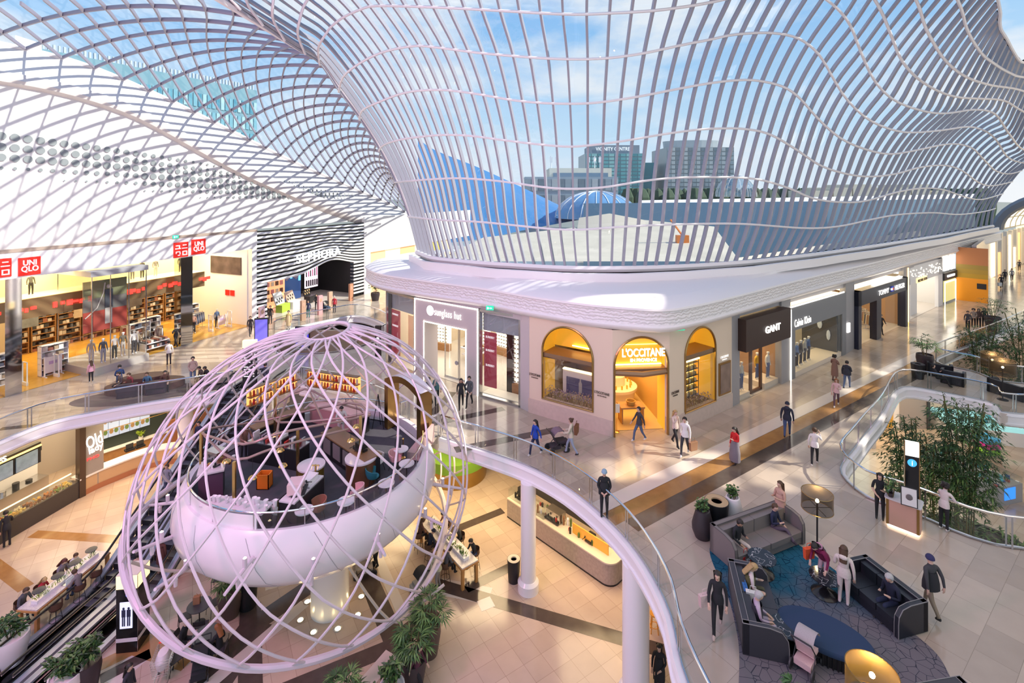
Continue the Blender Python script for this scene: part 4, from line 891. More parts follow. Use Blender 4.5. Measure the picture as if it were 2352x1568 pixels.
# --- arched cosmetics shop
LOC = mat('cream pink render', (.78, .64, .50), .55); STONE = mat('travertine base', (.62, .50, .43), .5, noise=.12, nscale=5); AMB = mat('amber niche', (.80, .46, .05), .5, emit=.35, ec=(1, .5, .03)); AMBL = emis('amber strip', (1, .72, .25), 7)
def arch_wall(parent, L, a, c, zb, ztop, depth=.5):
    r = (c - a) / 2; zs = ztop - r; m = (a + c) / 2; b = MB(); b.bx(0, a, 0, .3, .8, TOPZ); b.bx(c, L, 0, .3, .8, TOPZ)
    if zb > .8: b.bx(a, c, 0, .3, .8, zb)
    n_ = 24; xs2 = [m - r * math.cos(PI * k / n_) for k in range(n_ + 1)]; zz = [zs + r * math.sin(PI * k / n_) for k in range(n_ + 1)]
    b.grid([[(x, 0, z) for x, z in zip(xs2, zz)], [(x, 0, TOPZ) for x in xs2]]); b.build('rendered_wall', LOC, parent)
    b = MB(); b.bx(0, a, -.03, .3, 0, .8); b.bx(c, L, -.03, .3, 0, .8)
    if zb > .3: b.bx(a, c, -.03, .3, 0, min(zb, .8))
    b.build('stone_base', STONE, parent)
    path = [(a, zb)] + [(x, z) for x, z in zip(xs2, zz)] + [(c, zb)]
    b = MB(); b.tube([(x, -.02, z) for x, z in path], .06, 6, closed=zb > .3); b.build('bronze_frame', GOLD, parent)
    b = MB(); b.grid([[(x, .02, z) for x, z in path], [(x, depth + .9, z) for x, z in path]]); b.build('amber_lining', AMB, parent); return r, zs, m, xs2, zz
def lwin(k0, k1, pa, pc, pb, pt, label):
    fr = Fr(FP[k0], FP[k1]); t = front('shopfront', label, fr); a, _ = fr.xz(pa, pb); c, _ = fr.xz(pc, pb); return fr, t, a, c
f1, t1, a, c = lwin('a4', 'a7', 1246, 1362, 950, 750, 'left arched window bay of the cream cosmetics shop with a screen and dried flowers')
zt = f1.xz(1304, 752)[1]; zb = 1.0; r, zs, m, xs2, zz = arch_wall(t1, f1.L, a, c, zb, zt)
BP(t1, 'bronze_shelf', mat('bronze shelf', (.30, .19, .11), .4, .5), (a, c, .05, 1.3, zs - .35, zs - .1)); BP(t1, 'strip_light', AMBL, (m - .3, c, 1.2, 1.25, zs + .15, zs + .2))
b = MB(); b.grid([[(x, 1.35, zs) for x in xs2], [(x, 1.35, z) for x, z in zip(xs2, zz)]]); b.build('niche_back', AMB, t1); BP(t1, 'glass', SGLASS, (a, c, .03, .05, zb, zs - .3))
sx0, sz0 = f1.xz(1284, 875); sx1, sz1 = f1.xz(1351, 936)
BP(t1, 'display_block', mat('cream block', (.8, .72, .6), .5), (sx0 - .25, c, .9, 1.1, zb, sz0 + .35)); BP(t1, 'block_light', AMBL, (sx0 - .25, c, .88, 1.1, sz0 + .35, sz0 + .4))
sc_ = BP(t1, 'screen', mat('screen violet', (.03, .025, .05), .15, emit=.25, ec=(.12, .08, .2), noise=.5, nscale=2), (sx0, sx1, .84, .9, zb + .25, sz0)); b = MB(); b.lathe([(.01, 0), (.09, .0), (.1, .5), (.04, .62), (.04, .75), (.01, .75)], 10, ((sx0 + sx1) / 2, .83, zb + .42), sy=.15); b.build('bottle_picture', mat('bottle picture', (.3, .25, .22), .3, emit=.2), sc_)
b = MB()
for k in range(260):
    x = RU(a + .05, c - .05); y = RU(.1, .8); hh = RU(.15, .5); b.tube([(x, y, zb), (x + RU(-.06, .06), y, zb + hh)], .006, 3, i=0); b.ball((x + RU(-.05, .05), y, zb + hh), RU(.02, .045), 4, i=1 + k % 2)
b.build('dried_flowers', [mat('flower stem', (.4, .3, .12), .7), mat('lavender', (.42, .28, .34), .7), mat('immortelle', (.6, .42, .2), .7)], t1)['kind'] = 'stuff'
LETB = mat('letter brown', (.10, .07, .05), .5)
def occ(fr, t, px, py, w_=.85, m=LETB):
    x, z = fr.xz(px, py); text("L'OCCITANE", 'small_lettering', m, t, .13, w_, TL(x, -.03, z), .02, .005); text('EN PROVENCE', 'small_lettering', m, t, .05, w_ * .6, TL(x, -.03, z - .16), .02)
occ(f1, t1, 1229, 860, .7); occ(f1, t1, 1383, 902, .8)
f2, t2, a, c = lwin('a7', 'a8', 1411, 1534, 996, 772, 'arched entrance bay of the cream cosmetics shop with white lettering')
zt = f2.xz(1474, 774)[1]; r, zs, m, xs2, zz = arch_wall(t2, f2.L, a, c, 0., zt)
BP(t2, 'bronze_lintel', mat('bronze shelf', (.30, .19, .11), .4, .5), (a, c, .1, 1.4, zs - .55, zs - .25)); b = MB(); b.tube([(a, .1, zs - .4), (m, -.25, zs - .4), (c, .1, zs - .4)], .14, 6); b.build('curved_lintel', mat('bronze shelf', (.30, .19, .11), .4, .5), t2, True)
b = MB(); b.grid([[(x, .7, zs - .3) for x in xs2], [(x, .7, z) for x, z in zip(xs2, zz)]]); b.build('niche_back', AMB, t2); BP(t2, 'strip_light', AMBL, (a + .1, c - .1, .6, .65, zs - .22, zs - .16))
x0, z0 = f2.xz(1427, 809); x1, _ = f2.xz(1524, 809); text("L'OCCITANE", 'lettering', LETW, t2, .42, x1 - x0, TL((x0 + x1) / 2, -.12, z0 + .02), .08, .012); text('EN PROVENCE', 'lettering', LETW, t2, .16, (x1 - x0) * .62, TL((x0 + x1) / 2, -.12, z0 - .36), .08, .004)
f3, t3, a, c = lwin('a8', 'a11', 1573, 1643, 965, 752, 'right arched window bay of the cream cosmetics shop with amber product shelves')
zt = f3.xz(1606, 752)[1]; zb = .75; r, zs, m, xs2, zz = arch_wall(t3, f3.L, a, c, zb, zt)
BP(t3, 'bronze_shelf', mat('bronze shelf', (.30, .19, .11), .4, .5), (a, c, .05, 1.3, zs - .25, zs)); b = MB(); b.grid([[(x, 1.35, zb) for x in xs2], [(x, 1.35, z) for x, z in zip(xs2, zz)]]); b.build('niche_back', AMB, t3); BP(t3, 'strip_light', AMBL, (a + .1, m + .3, 1.2, 1.25, zs + .2, zs + .26)); BP(t3, 'glass', SGLASS, (a, c, .03, .05, zb, zs - .2))
occ(f3, t3, 1550, 900, .6); occ(f3, t3, 1663, 818, .75, SIGNW)
t = thing('product_shelves', 'lit black-gridded shelves of yellow bottles in the right arched window', 'shelves', f3.w(m, .9, 0), f3.rz); w2 = (c - a) / 2 - .25
BP(t, 'lit_back', emis('amber back', (1, .72, .22), 1.3), (-w2, w2, .25, .3, zb + .1, 2.9)); b = MB()
for k in range(6): b.bx(-w2, w2, -.02, .25, zb + .15 + k * .36, zb + .17 + k * .36)
for k in range(6): x = -w2 + 2 * w2 * k / 5; b.bx(x - .012, x + .012, -.03, 0, zb, 2.9)
b.build('shelf_grid', BLACK, t); b = MB()
for k in range(5):
    for j in range(12): b.bx(-w2 + .08 + j * (2 * w2 - .1) / 12, -w2 + .17 + j * (2 * w2 - .1) / 12, .05, .2, zb + .17 + k * .36, zb + .34 + k * .36, (j + k) % 3)
b.build('bottle_rows', [mat('honey bottle', (.7, .42, .05), .3), mat('white bottle', (.8, .75, .6), .3), mat('olive bottle', (.3, .25, .08), .3)], t); BP(t, 'strip_light', AMBL, (-w2, w2, -.1, .0, 2.9, 2.97))
b = MB()
for k in range(160): x = RU(a + .05, c - .05); y = RU(.1, .7); hh = RU(.12, .4); b.tube([(x, y, zb), (x, y, zb + hh)], .006, 3, i=0); b.ball((x, y, zb + hh), RU(.02, .045), 4, i=1 + k % 2)
b.build('dried_flowers', [mat('flower stem', (.4, .3, .12), .7), mat('lavender', (.42, .28, .34), .7), mat('immortelle', (.6, .42, .2), .7)], t3)['kind'] = 'stuff'
px0, pz0 = f3.xz(1650, 905); px1, pz1 = f3.xz(1676, 830)
BP(t3, 'poster_frame', GOLD, (px0, px1, -.08, 0, pz0 - .1, pz1 + .1)); BP(t3, 'poster', mat('poster brown', (.25, .17, .13), .4, noise=.6, nscale=1.5), (px0 + .08, px1 - .08, -.1, -.07, pz0, pz1))
shop_box(f2, .0, f2.L, 9, 4.4, mat('honey floor', (.70, .48, .2), .3), mat('amber wall', (.62, .38, .12), .5), emis('shop ceiling amber', (1, .72, .34), 3.0), y0=.6)
t = thing('round_counter', 'cream round counter with a pillar in the arched entrance', 'counter', f2.w(f2.L * .5, 4.2, 0), f2.rz)
b = MB(); b.lathe([(1.05, 0), (1.0, .1), (1.1, .75), (1.2, .8), (1.2, .95), (.5, .97), (.5, 1.5), (.3, 1.5), (.3, 4.4)], 30); b.build('drum', mat('cream block', (.8, .72, .6), .5), t, True)
b = MB(); 
for k in range(16): q = k * .4; b.bx(.85 * math.cos(q) - .04, .85 * math.cos(q) + .04, .85 * math.sin(q) - .04, .85 * math.sin(q) + .04, .97, 1.17)
b.build('bottle_rows', [mat('honey bottle', (.7, .42, .05), .3)], t)
t = thing('display_table', 'small oak table with a basket at the arched entrance', 'table', f2.w(f2.L * .5, 1.6, 0), f2.rz); BP(t, 'top', WOOD, (-.65, .65, -.4, .4, .8, .88)); 
for x in (-.6, .54): BP(t, 'leg', WOOD, (x, x + .06, -.38, .38, 0, .8))
b = MB(); b.lathe([(.2, .88), (.26, 1.1), (.22, 1.1), (.18, .92)], 14); b.build('basket', mat('wicker', (.5, .3, .08), .7), t)
for k, lb in enumerate(('amber wall shelves at the left of the arched entrance', 'amber wall shelves at the right of the arched entrance')):
    place_shelf(f2.w(.2 + k * 3.0, 7.0, .02), f2.rz, lb, 1.6, 2.6, .4, 6, WOOD, [mat('honey bottle', (.7, .42, .05), .3), mat('white bottle', (.8, .75, .6), .3)], None)
t = thing('menu_stand', 'slim brass stand holding a white card by the arched entrance', 'sign', G(1416, 992)); b = MB(); b.lathe([(.16, 0), (.16, .03), (.02, .05), (.02, 1.25)], 12); b.build('stand', BRASS, t, True); BP(t, 'card', WHITE, (-.16, .16, -.03, 0, 1.0, 1.45))
area('shop_light', f2.w(f2.L / 2, 3, 4.2), 3, 180, (1, .66, .22), (0, 0, f2.rz), 4)
# --- brown menswear shop
f4 = Fr(FP['a12'], FP['a13']); L = f4.L; t4 = front('shopfront', 'menswear shopfront with a dark brown sign box and lit glass doors', f4)
zsb = f4.xz(1695, 810)[1]; zst = f4.xz(1695, 737)[1]
BRN = mat('dark brown slats', (.045, .022, .016), .5); BP(t4, 'sign_box', BRN, (-.15, L + .1, -.5, .3, 3.1, 4.95)); text('GANT', 'lettering', LETW, t4, .42, 1.75, TL(L * .56, -.52, 4.05), .05, .02)
BP(t4, 'wood_door_frame', mat('walnut', (.10, .045, .025), .4), (1.75, 1.95, .3, .42, 0, 3.1), (2.9, 3.1, .3, .42, 0, 3.1), (1.75, 3.1, .3, .42, 2.9, 3.1), (1.75, 3.1, .3, .42, 0, .18)); BP(t4, 'glass', SGLASS, (0, 1.75, .1, .12, 0, 3.1), (3.1, L, .1, .12, 0, 3.1)); BP(t4, 'display_plinth', mat('pale plinth', (.75, .66, .55), .4), (.0, 1.5, .2, 1.2, 0, .3), (3.2, L, .2, 1.6, 0, .35))
shop_box(f4, -.1, L + .1, 6, 4.6, mat('pale shop floor', (.56, .5, .44), .2), mat('tan wall', (.40, .24, .14), .5), CEILW)
for x, y, c_, lb in ((1.15, .55, (.6, .57, .5), 'mannequin in a cream jumper in the left window under the brown sign'), (3.6, .9, (.7, .42, .06), 'mannequin in a mustard gilet in the window under the brown sign'), (4.35, .6, (.75, .72, .65), 'mannequin in a white coat in the window under the brown sign')): mannequin(f4.w(x, y, .33), f4.rz + PI, c_, (.12, .16, .3), lb, None)
for k in range(2): place_shelf(f4.w(.4 + 2.4 * k, 4.6, .02), f4.rz, ('left', 'right')[k] + ' rear shelf of folded clothes under the brown sign', 1.6, 2.4, .4, 6, WOOD, GOODS, None)
area('shop_light', f4.w(L / 2, 2, 4.4), 3, 110, (1, .75, .45), (0, 0, f4.rz), 3)
# --- grey denim shop
f5 = Fr(FP['a14'], FP['a15']); L = f5.L; t5 = front('shopfront', 'plain grey fashion shopfront with a thin warm light line and white lettering', f5); GR_ = mat('concrete grey', (.235, .24, .25), .6)
wx0, _ = f5.xz(1826, 800); wx1, _ = f5.xz(1934, 760)
BP(t5, 'grey_panel', GR_, (.1, wx0, -.02, .3, 0, 4.7), (wx1, L, -.02, .3, 0, 4.7), (wx0, wx1, -.02, .3, 3.15, 4.7)); BP(t5, 'light_line', LED, (.02, .08, -.05, 0, 0, 4.6), (.02, L - .4, -.05, 0, 4.72, 4.8)); BP(t5, 'glass', SGLASS, (wx0, wx1, .05, .07, .3, 3.15)); BP(t5, 'display_plinth', mat('pale plinth', (.75, .66, .55), .4), (wx0, wx1, .05, 1.6, 0, .32))
text('Calvin Klein', 'lettering', LETW, t5, .5, 2.35, TL(wx0 + 1.0, -.05, 3.62), .03, -.008, spacing=1.12)
shop_box(f5, 0, L, 6, 4.6, mat('pale shop floor', (.56, .5, .44), .2), mat('cool wall', (.45, .42, .38), .5), CEILW)
for k, c_ in enumerate(((.1, .2, .42), (.04, .04, .05), (.5, .47, .4), (.08, .14, .3))): mannequin(f5.w(wx0 + 1.25 + .72 * k, .45 + .06 * k, .32), f5.rz + PI, c_, (.05, .05, .07), 'mannequin in %s, %s in the grey shop window' % ((('a blue denim jacket', 'leftmost'), ('black', 'second from the left'), ('a cream sweater', 'third from the left'), ('dark denim', 'fourth from the left'))[k]), 'mannequins in the grey shop window')
BP(t5, 'dark_divider', mat('smoky panel', (.07, .07, .08), .2), (wx0 + (wx1 - wx0) * .93, wx0 + (wx1 - wx0) * .95, .15, 2.6, .3, 3.1)); rack(f5.w(wx0 + 1.4, 2.6, .02), f5.rz, 'rack of dark coats behind the mannequins in the grey shop', DKC)
b = MB(); b.ball((wx0 + (wx1 - wx0) * .93 - .05, 1.3, 2.2), (.05, .2, .35), 6); b.ball((wx0 + (wx1 - wx0) * .93 - .05, .7, 1.5), (.05, .16, .4), 6); b.build('white_figure', mat('white figure', (.6, .66, .75), .5), t5)
x_, z_ = f5.xz(1947, 752); BP(t5, 'lit_square_sign', emis('square sign', (1, .95, .9), 2), (x_ - .22, x_ + .22, -.1, 0, z_ - .35, z_ + .35))
# --- navy shop
f6 = Fr(FP['a16'], FP['a17']); L = f6.L; t6 = front('shopfront', 'navy fashion shopfront with a deep lintel and white lettering', f6); NAVY = mat('deep navy', (.018, .02, .04), .35)
BP(t6, 'navy_frame', NAVY, (0, .6, -.3, .3, 0, 4.5), (L - .6, L, -.3, .3, 0, 4.5), (0, L, -.3, .3, 3.35, 4.5), (L * .36, L * .45, -.2, .3, 0, 3.35)); BP(t6, 'light_line', LED, (L * .35, L - .7, -.1, .2, 4.55, 4.62), (L * .36, L - .7, -.1, .1, 3.25, 3.3)); BP(t6, 'glass', SGLASS, (.6, L * .36, .1, .12, .2, 3.35)); BP(t6, 'glass', SGLASS, (L * .62, L - .6, .1, .12, .2, 3.3))
text('TOMMY', 'lettering', LETW, t6, .42, 2.4, TL(L * .46, -.33, 3.9), .03, -.006); text('HILFIGER', 'lettering', LETW, t6, .42, 2.5, TL(L * .80, -.33, 3.9), .03, -.006)
x_ = L * .635; BP(t6, 'flag_mark_white', SIGNW, (x_ - .26, x_, -.38, -.3, 3.8, 4.0)); BP(t6, 'flag_mark_red', RED, (x_, x_ + .26, -.38, -.3, 3.8, 4.0)); BP(t6, 'flag_mark_navy', mat('flag blue', (.03, .06, .5), .4, emit=.3), (x_ - .26, x_ + .26, -.38, -.3, 4.0, 4.12), (x_ - .26, x_ + .26, -.38, -.3, 3.68, 3.8))
shop_box(f6, .1, L, 7, 4.4, mat('pale shop floor', (.56, .5, .44), .2), mat('tan wall', (.40, .24, .14), .5), CEILW)
for k in range(2): mannequin(f6.w(1.55 + .6 * k, .4 + .1 * k, .02), f6.rz + PI, (.75, .68, .6), (.6, .55, .48), ('left', 'right')[k] + ' of two cream mannequins in the navy shop window', None)
for k in range(3): rack(f6.w(L * .60 + k * 1.15, 1.1 + k * .75, .02), f6.rz + .9, ('nearest', 'middle', 'farthest')[k] + ' rack of coats inside the navy shop', [(.4, .3, .18), (.3, .15, .1), (.6, .55, .45), (.05, .06, .12)])
# --- white shop with pin lights
f7 = Fr(FP['a18'], FP['a19']); L = f7.L; t7 = front('shopfront', 'white handbag shopfront with scattered pin lights and small gold sign', f7)
BP(t7, 'white_frame', WHITE, (0, .6, 0, .3, 0, 5.1), (L - 1.6, L, 0, .3, 0, 5.1), (0, L, 0, .3, 3.4, 5.1), (2.6, 4.6, 0.5, .8, 0, 3.4)); b = MB()
for k in range(70): x = RU(.5, L - .6); z = 3.75 + random.random() * 1.0; b.ball((x, -.03, z), .05, 4)
b.build('pin_light', emis('pin glow', (1, .9, .75), 2.5), t7); BP(t7, 'gold_sign', emis('gold sign', (1, .75, .35), 1.2), (2.4, 5.6, -.08, 0, 3.35, 3.8)); text('MICHAEL KORS', 'lettering', LETB, t7, .26, 2.9, TL(4.0, -.1, 3.57), .03, .01); BP(t7, 'light_line', emis('gold line', (1, .6, .2), 4), (-.35, -.15, -.1, 0, 0, 5.1))
shop_box(f7, .1, L, 6, 4.4, mat('pale shop floor', (.56, .5, .44), .2), mat('white inner wall', (.75, .72, .68), .5), CEILN)
# --- remaining frontage at the far right
f8 = Fr(FP['a19'], FP['a20']); L = f8.L; t8 = front('shopfront', 'small jewellery shopfront with lit upper panels and a green-gold window', f8)
BP(t8, 'lit_upper', emis('upper lit', (1, .92, .75), 3), (.5, 2.2, 0, .2, 3.6, 5.2), (2.8, 3.6, 0, .2, 3.6, 5.2), (4.0, L - .2, 0, .2, 3.6, 5.2)); BP(t8, 'dark_sign', DARK, (.3, L, -.1, .2, 2.6, 3.4)); BP(t8, 'lit_window', emis('green gold', (.7, .62, .25), .8), (.6, L - .2, 0, .1, .2, 2.5)); b = MB(); outline(b, .6, L - .2, 2.4, -.02, .1); b.build('light_outline', LED, t8); BP(t8, 'sign_mark', COOL, (1.2, L - 1, -.15, -.1, 2.9, 3.1))
f9 = Fr(FP['a20'], FP['a21'] + Vector((0, -1.5, 0))); L = f9.L; t = thing('hoarding', 'orange and olive painted hoarding at the far end of the frontage', 'hoarding', f9.A, f9.rz)
for z0, z1, c_ in ((0, 2.6, (.75, .27, .01)), (2.6, 3.1, (.42, .24, .02)), (3.1, 3.6, (.36, .22, .03)), (3.6, 4.1, (.3, .2, .04)), (4.1, 6, (.42, .16, .06))): BP(t, 'painted_panel', mat('hoarding %.2f' % z1, c_, .5, emit=.12), (0, L, 0, .2, z0, z1))
BP(t, 'notice', BLACK, (L * .66, L * .95, -.05, 0, 1.5, 2.1))
e1 = G(2243, 690) ; e2 = G(2276, 640)
f10 = Fr(e1, e2); b = MB(f10.M); b.bx(0, f10.L, 0, .4, 0, 6.2); struct(b.build('wall_right', mat('mirror stone', (.5, .48, .52), .12, .3)))
f11 = Fr(e2, e2 + Vector((.806, .592, 0))); t = front('shopfront', 'row of brightly lit shopfronts in the far corridor', f11); 
for k in range(16):
    x = k * 3.7; BP(t, 'lit_bay', emis('bay %d' % (k % 4), ((1, .82, .55), (1, .6, .25), (.5, .42, .35), (1, .9, .7))[k % 4], (1.6, .9, .25, 2)[k % 4]), (x, x + 2.6, 0, .2, 0.1, 5.5 - 2.2 * (k % 3 == 1))); BP(t, 'pier', mat('pale pier', (.75, .68, .58), .4), (x + 2.6, x + 3.7, -.1, .3, 0, 6.2))
# piers between the shopfronts
PIER = mat('grey pier', (.34, .33, .34), .5)
for a_, c_, m_ in (('a3', 'a4', LIL), ('a11', 'a12', PIER), ('a13', 'a14', PIER), ('a15', 'a16', PIER), ('a17', 'a18', PIER)):
    fr = Fr(FP[a_], FP[c_]); b = MB(fr.M); b.bx(-.05, fr.L + .05, 0, .4, 0, TOPZ); struct(b.build('wall_pier', m_))
pl = [FP[k] for k in ('a0', 'a1', 'a2', 'a4', 'a7', 'a8', 'a11', 'a13', 'a15', 'a17', 'a19', 'a20')]
b = MB(); inn = offset2(pl, .15); b.grid([[Vector((p.x, p.y, 5.0)) for p in inn], [Vector((p.x, p.y, 6.3)) for p in inn]]); struct(b.build('wall_right.001', mat('bulkhead grey', (.5, .47, .47), .6)))
b = MB(); fr = Fr(FP['a0'] + Vector((-.6, 12, 0)), FP['a0']); b.X = fr.M; b.bx(0, fr.L, 0, .4, 0, 5.4); struct(b.build('wall_right.002', mat('dark cladding', (.06, .06, .065), .25)))
o2 = offset2(lip, 9)
b = MB(); b.grid([[Vector((p.x, p.y, 5.3)) for p in offset2(lip, 1.6)], [Vector((p.x, p.y, 5.3)) for p in o2], [Vector((p.x, p.y, 6.3)) for p in o2]]); struct(b.build('ceiling_shops', SOFF))
# green exit signs under the canopy and slot vents
def exit_sign(p, lb, rz=0):
    t = thing('exit_sign', lb, 'exit sign', p, rz); b = MB(); b.bx(-.22, .22, -.04, .04, -.12, .12); b.build('sign_box', emis('exit green', (.02, .55, .3), 1.2), t); b = MB(); b.bx(-.15, -.08, -.06, -.04, -.07, .06); b.bx(-.11, .0, -.06, -.04, -.02, .02); b.add([(.04, -.05, -.05), (.16, -.05, 0), (.04, -.05, .05)], [(0, 1, 2)]); b.build('running_figure_and_arrow', SIGNW, t)
exit_sign(D(1125, 707, 28.6), 'green exit sign under the canopy near the glowing portal', -.2); exit_sign(D(1563, 753, 25.2), 'green exit sign under the canopy above the arched shop', .2); exit_sign(WF.w(10.0, -.12, 8.75), 'green exit sign above the red square signs', WF.rz)
# ================================================================ the pod cafe: bowl, column and lattice egg
PC = Vector((-8.85, 22.1, 0))
pod = thing('cafe_pod', 'white bowl on a column caged in a tall egg of curving white tubes', 'cafe pod', (PC.x, PC.y, ZL))
def P(b, name, m, smooth=True): return b.build(name, m, pod, smooth, inv=True)
b = MB(); b.lathe([(4.72, .0), (4.75, .42), (4.92, .45), (5.08, .30), (5.28, -.1), (5.36, -.6), (5.22, -1.15), (4.75, -1.65), (3.9, -2.0), (2.6, -2.2), (.5, -2.3)], 72, PC, cap=False); o = P(b, 'bowl', mat('bowl white', (.80, .77, .79), .25)); o['label'] = 'smooth white bowl'
b = MB()
for k in range(14):
    a = k * 2 * PI / 14 + .15; b.tube([(PC.x + (r + .004) * math.cos(a + .05 * j), PC.y + (r + .004) * math.sin(a + .05 * j), z) for j, (r, z) in enumerate([(5.08, .30), (5.28, -.1), (5.36, -.6), (5.22, -1.15), (4.75, -1.65), (3.9, -2.0)])], .008, 4)
P(b, 'panel_seam', GREY)
b = MB(); b.lathe([(4.73, -.12), (4.73, -.05), (.0001, -.05)], 60, PC); P(b, 'pod_floor', mat('pod floor grey', (.075, .075, .09), .8, noise=.15, spec=.2), False)
b = MB(); b.lathe([(.78, 0), (.75, 3.4)], 32, (-7.75, 20.95, ZL)); P(b, 'column', mat('column pearl', (.86, .82, .77), .25))
b = MB(); b.tube([(PC.x + 4.78 * math.cos(a), PC.y + 4.78 * math.sin(a), 1.0) for a in [k * 2 * PI / 80 for k in range(17 - 5, 80 + 4)]][:72], .035, 8); P(b, 'handrail', CHROME)
def ringpart(r, a0, a1, z0, z1, n=40): return [[(PC.x + r * math.cos(a0 + (a1 - a0) * k / n), PC.y + r * math.sin(a0 + (a1 - a0) * k / n), z) for k in range(n + 1)] for z in (z0, z1)]
b = MB(); b.grid(ringpart(4.8, -1.6, .55, .4, .97)); b.grid(ringpart(4.8, 1.1, 3.6, .4, .97)); P(b, 'glass_panel', RGLASS, False)
b = MB(); b.grid(ringpart(4.8, -2.68, -1.6, .36, .93)); b.grid(ringpart(4.74, -2.68, -1.6, .36, .93)); P(b, 'solid_panel', PINKW)
for k in range(16):
    a = -2.7 + k * .36
    if .6 < a < 1.0: continue
    b = MB(); b.box((PC.x + 4.8 * math.cos(a), PC.y + 4.8 * math.sin(a), .65), (.03, .03, .7), a); P(b, 'rail_post', STEEL, False)
# lattice egg
RA, ZC, CU, CD = 6.8, -.8, 6.95, 5.4
def er(z): c = CU if z > ZC else CD; return RA * math.sqrt(max(0, 1 - ((z - ZC) / c) ** 2))
zb_t = [(-180, -1.2), (-150, -.75), (-141, -.8), (-125, -1.5), (-108, -2.5), (-86, -3.3), (-60, -3.75), (-25, -3.8), (0, -3.85), (40, -3.0), (90, -2.0), (140, -1.4), (180, -1.2)]
def zb(a): 
    d = math.degrees(a); d = (d + 180) % 360 - 180; return lin(zb_t, d)
def tp(a): return Vector((PC.x + .45 + .95 * math.cos(a), PC.y + .3 + .95 * math.sin(a), 5.95 + .16 * math.sin(a + .6)))
def egg(a, t):                                                # t 0 at the top hoop, 1 at the lower rim
    z1 = zb(a); th0 = .17; th1 = PI / 2 + math.asin(min(1, (ZC - z1) / CD)) if z1 < ZC else math.acos((z1 - ZC) / CU)
    th = th0 + (th1 - th0) * t
    z = ZC + (CU if th < PI / 2 else CD) * math.cos(th); r = RA * math.sin(th)
    k = max(0, 1 - t * 6); q = Vector((PC.x + .45 * (1 - t) ** 3 + r * math.cos(a), PC.y + r * math.sin(a), z))
    return q.lerp(tp(a), k * k)
TUBE = mat('tube white', (.68, .60, .65), .35); NT = 23
for fam, tw in ((1, 1.7), (-1, 1.1)):
    for k in range(NT):
        a0 = 2 * PI * k / NT + (.13 if fam < 0 else 0)
        b = MB(); b.tube([egg(a0 + fam * tw * (j / 36) - fam * .2, j / 36) for j in range(37)], .046, 6); P(b, 'lattice_tube', TUBE)
b = MB(); b.tube([egg(a, 1) for a in [k * 2 * PI / 90 for k in range(90)]], .125, 8, True); P(b, 'rim_tube', TUBE)
b = MB(); b.tube([tp(k * 2 * PI / 30) for k in range(30)], .08, 8, True); P(b, 'top_hoop', TUBE)
for pts in ([D(300, 1290, 18.2), D(380, 1310, 19.2), D(520, 1308, 20.2), D(700, 1316, 20.6)], [D(800, 1300, 20.8), D(895, 1425, 19.8), D(960, 1390, 19.2), D(1020, 1342, 19.4)]):
    b = MB(); b.tube(smooth_line(pts, 4), .06, 6); P(b, 'stay_tube', mat('stay beige', (.62, .55, .48), .4))
struts = [((447, 1293), (355, 1350)), ((583, 1295), (512, 1372)), ((724, 1278), (706, 1345)), ((864, 1240), (884, 1278)), ((964, 1180), (1013, 1206)), ((1005, 1115), (1068, 1124)), ((410, 1155), (345, 1170)), ((385, 1238), (308, 1265))]
LAMPG = emis('spot glow', (1, .82, .5), 9)
for (x0, y0), (x1, y1) in struts:
    # root on the bowl, tip on the lattice: solve each along its own radius
    best = None
    for k in range(360):
        a = k * PI / 180
        for z in (-.2, -.6, -1.0, -1.4, -1.7):
            r = lin([(-1.7, 4.65), (-1.4, 4.98), (-1.0, 5.25), (-.6, 5.34), (-.2, 5.3)], z); q = Vector((PC.x + r * math.cos(a), PC.y + r * math.sin(a), z)); u_, v_ = PX(q); e_ = (u_ - x0) ** 2 + (v_ - y0) ** 2 + (0 if q.y < PC.y + 2 else 1e6)
            if best is None or e_ < best[0]: best = (e_, q, a)
    q0 = best[1]; best = None
    for k in range(360):
        a = k * PI / 180
        for t in [.5 + j / 60 for j in range(31)]:
            q = egg(a, t); u_, v_ = PX(q); e_ = (u_ - x1) ** 2 + (v_ - y1) ** 2 + 40 * (q - q0).length ** 2 
            if best is None or e_ < best[0]: best = (e_, q)
    q1 = best[1]; b = MB(); b.tube([q0, q1], [.075, .05], 8); b.lathe([(.11, -.02), (.11, .02)], 12, q0); s_ = P(b, 'strut', TUBE)
    m_ = q0.lerp(q1, .3); b = MB(); b.lathe([(.07, .05), (.075, .34), (.05, .34), (.001, .3)], 12, m_); c = b.build('spotlight', TUBE, s_, True); c.matrix_parent_inverse = WM(s_).inverted()
    b = MB(); b.lathe([(.001, 0), (.065, .0), (.001, .06)], 12, m_ + Vector((0, 0, .33))); c = b.build('glowing_lens', LAMPG, s_); c.matrix_parent_inverse = WM(s_).inverted()
    m2 = q0.lerp(q1, .55); b = MB(); b.lathe([(.06, -.35), (.07, -.1), (.02, -.04)], 10, m2); c = b.build('spotlight', TUBE, s_, True); c.matrix_parent_inverse = WM(s_).inverted()
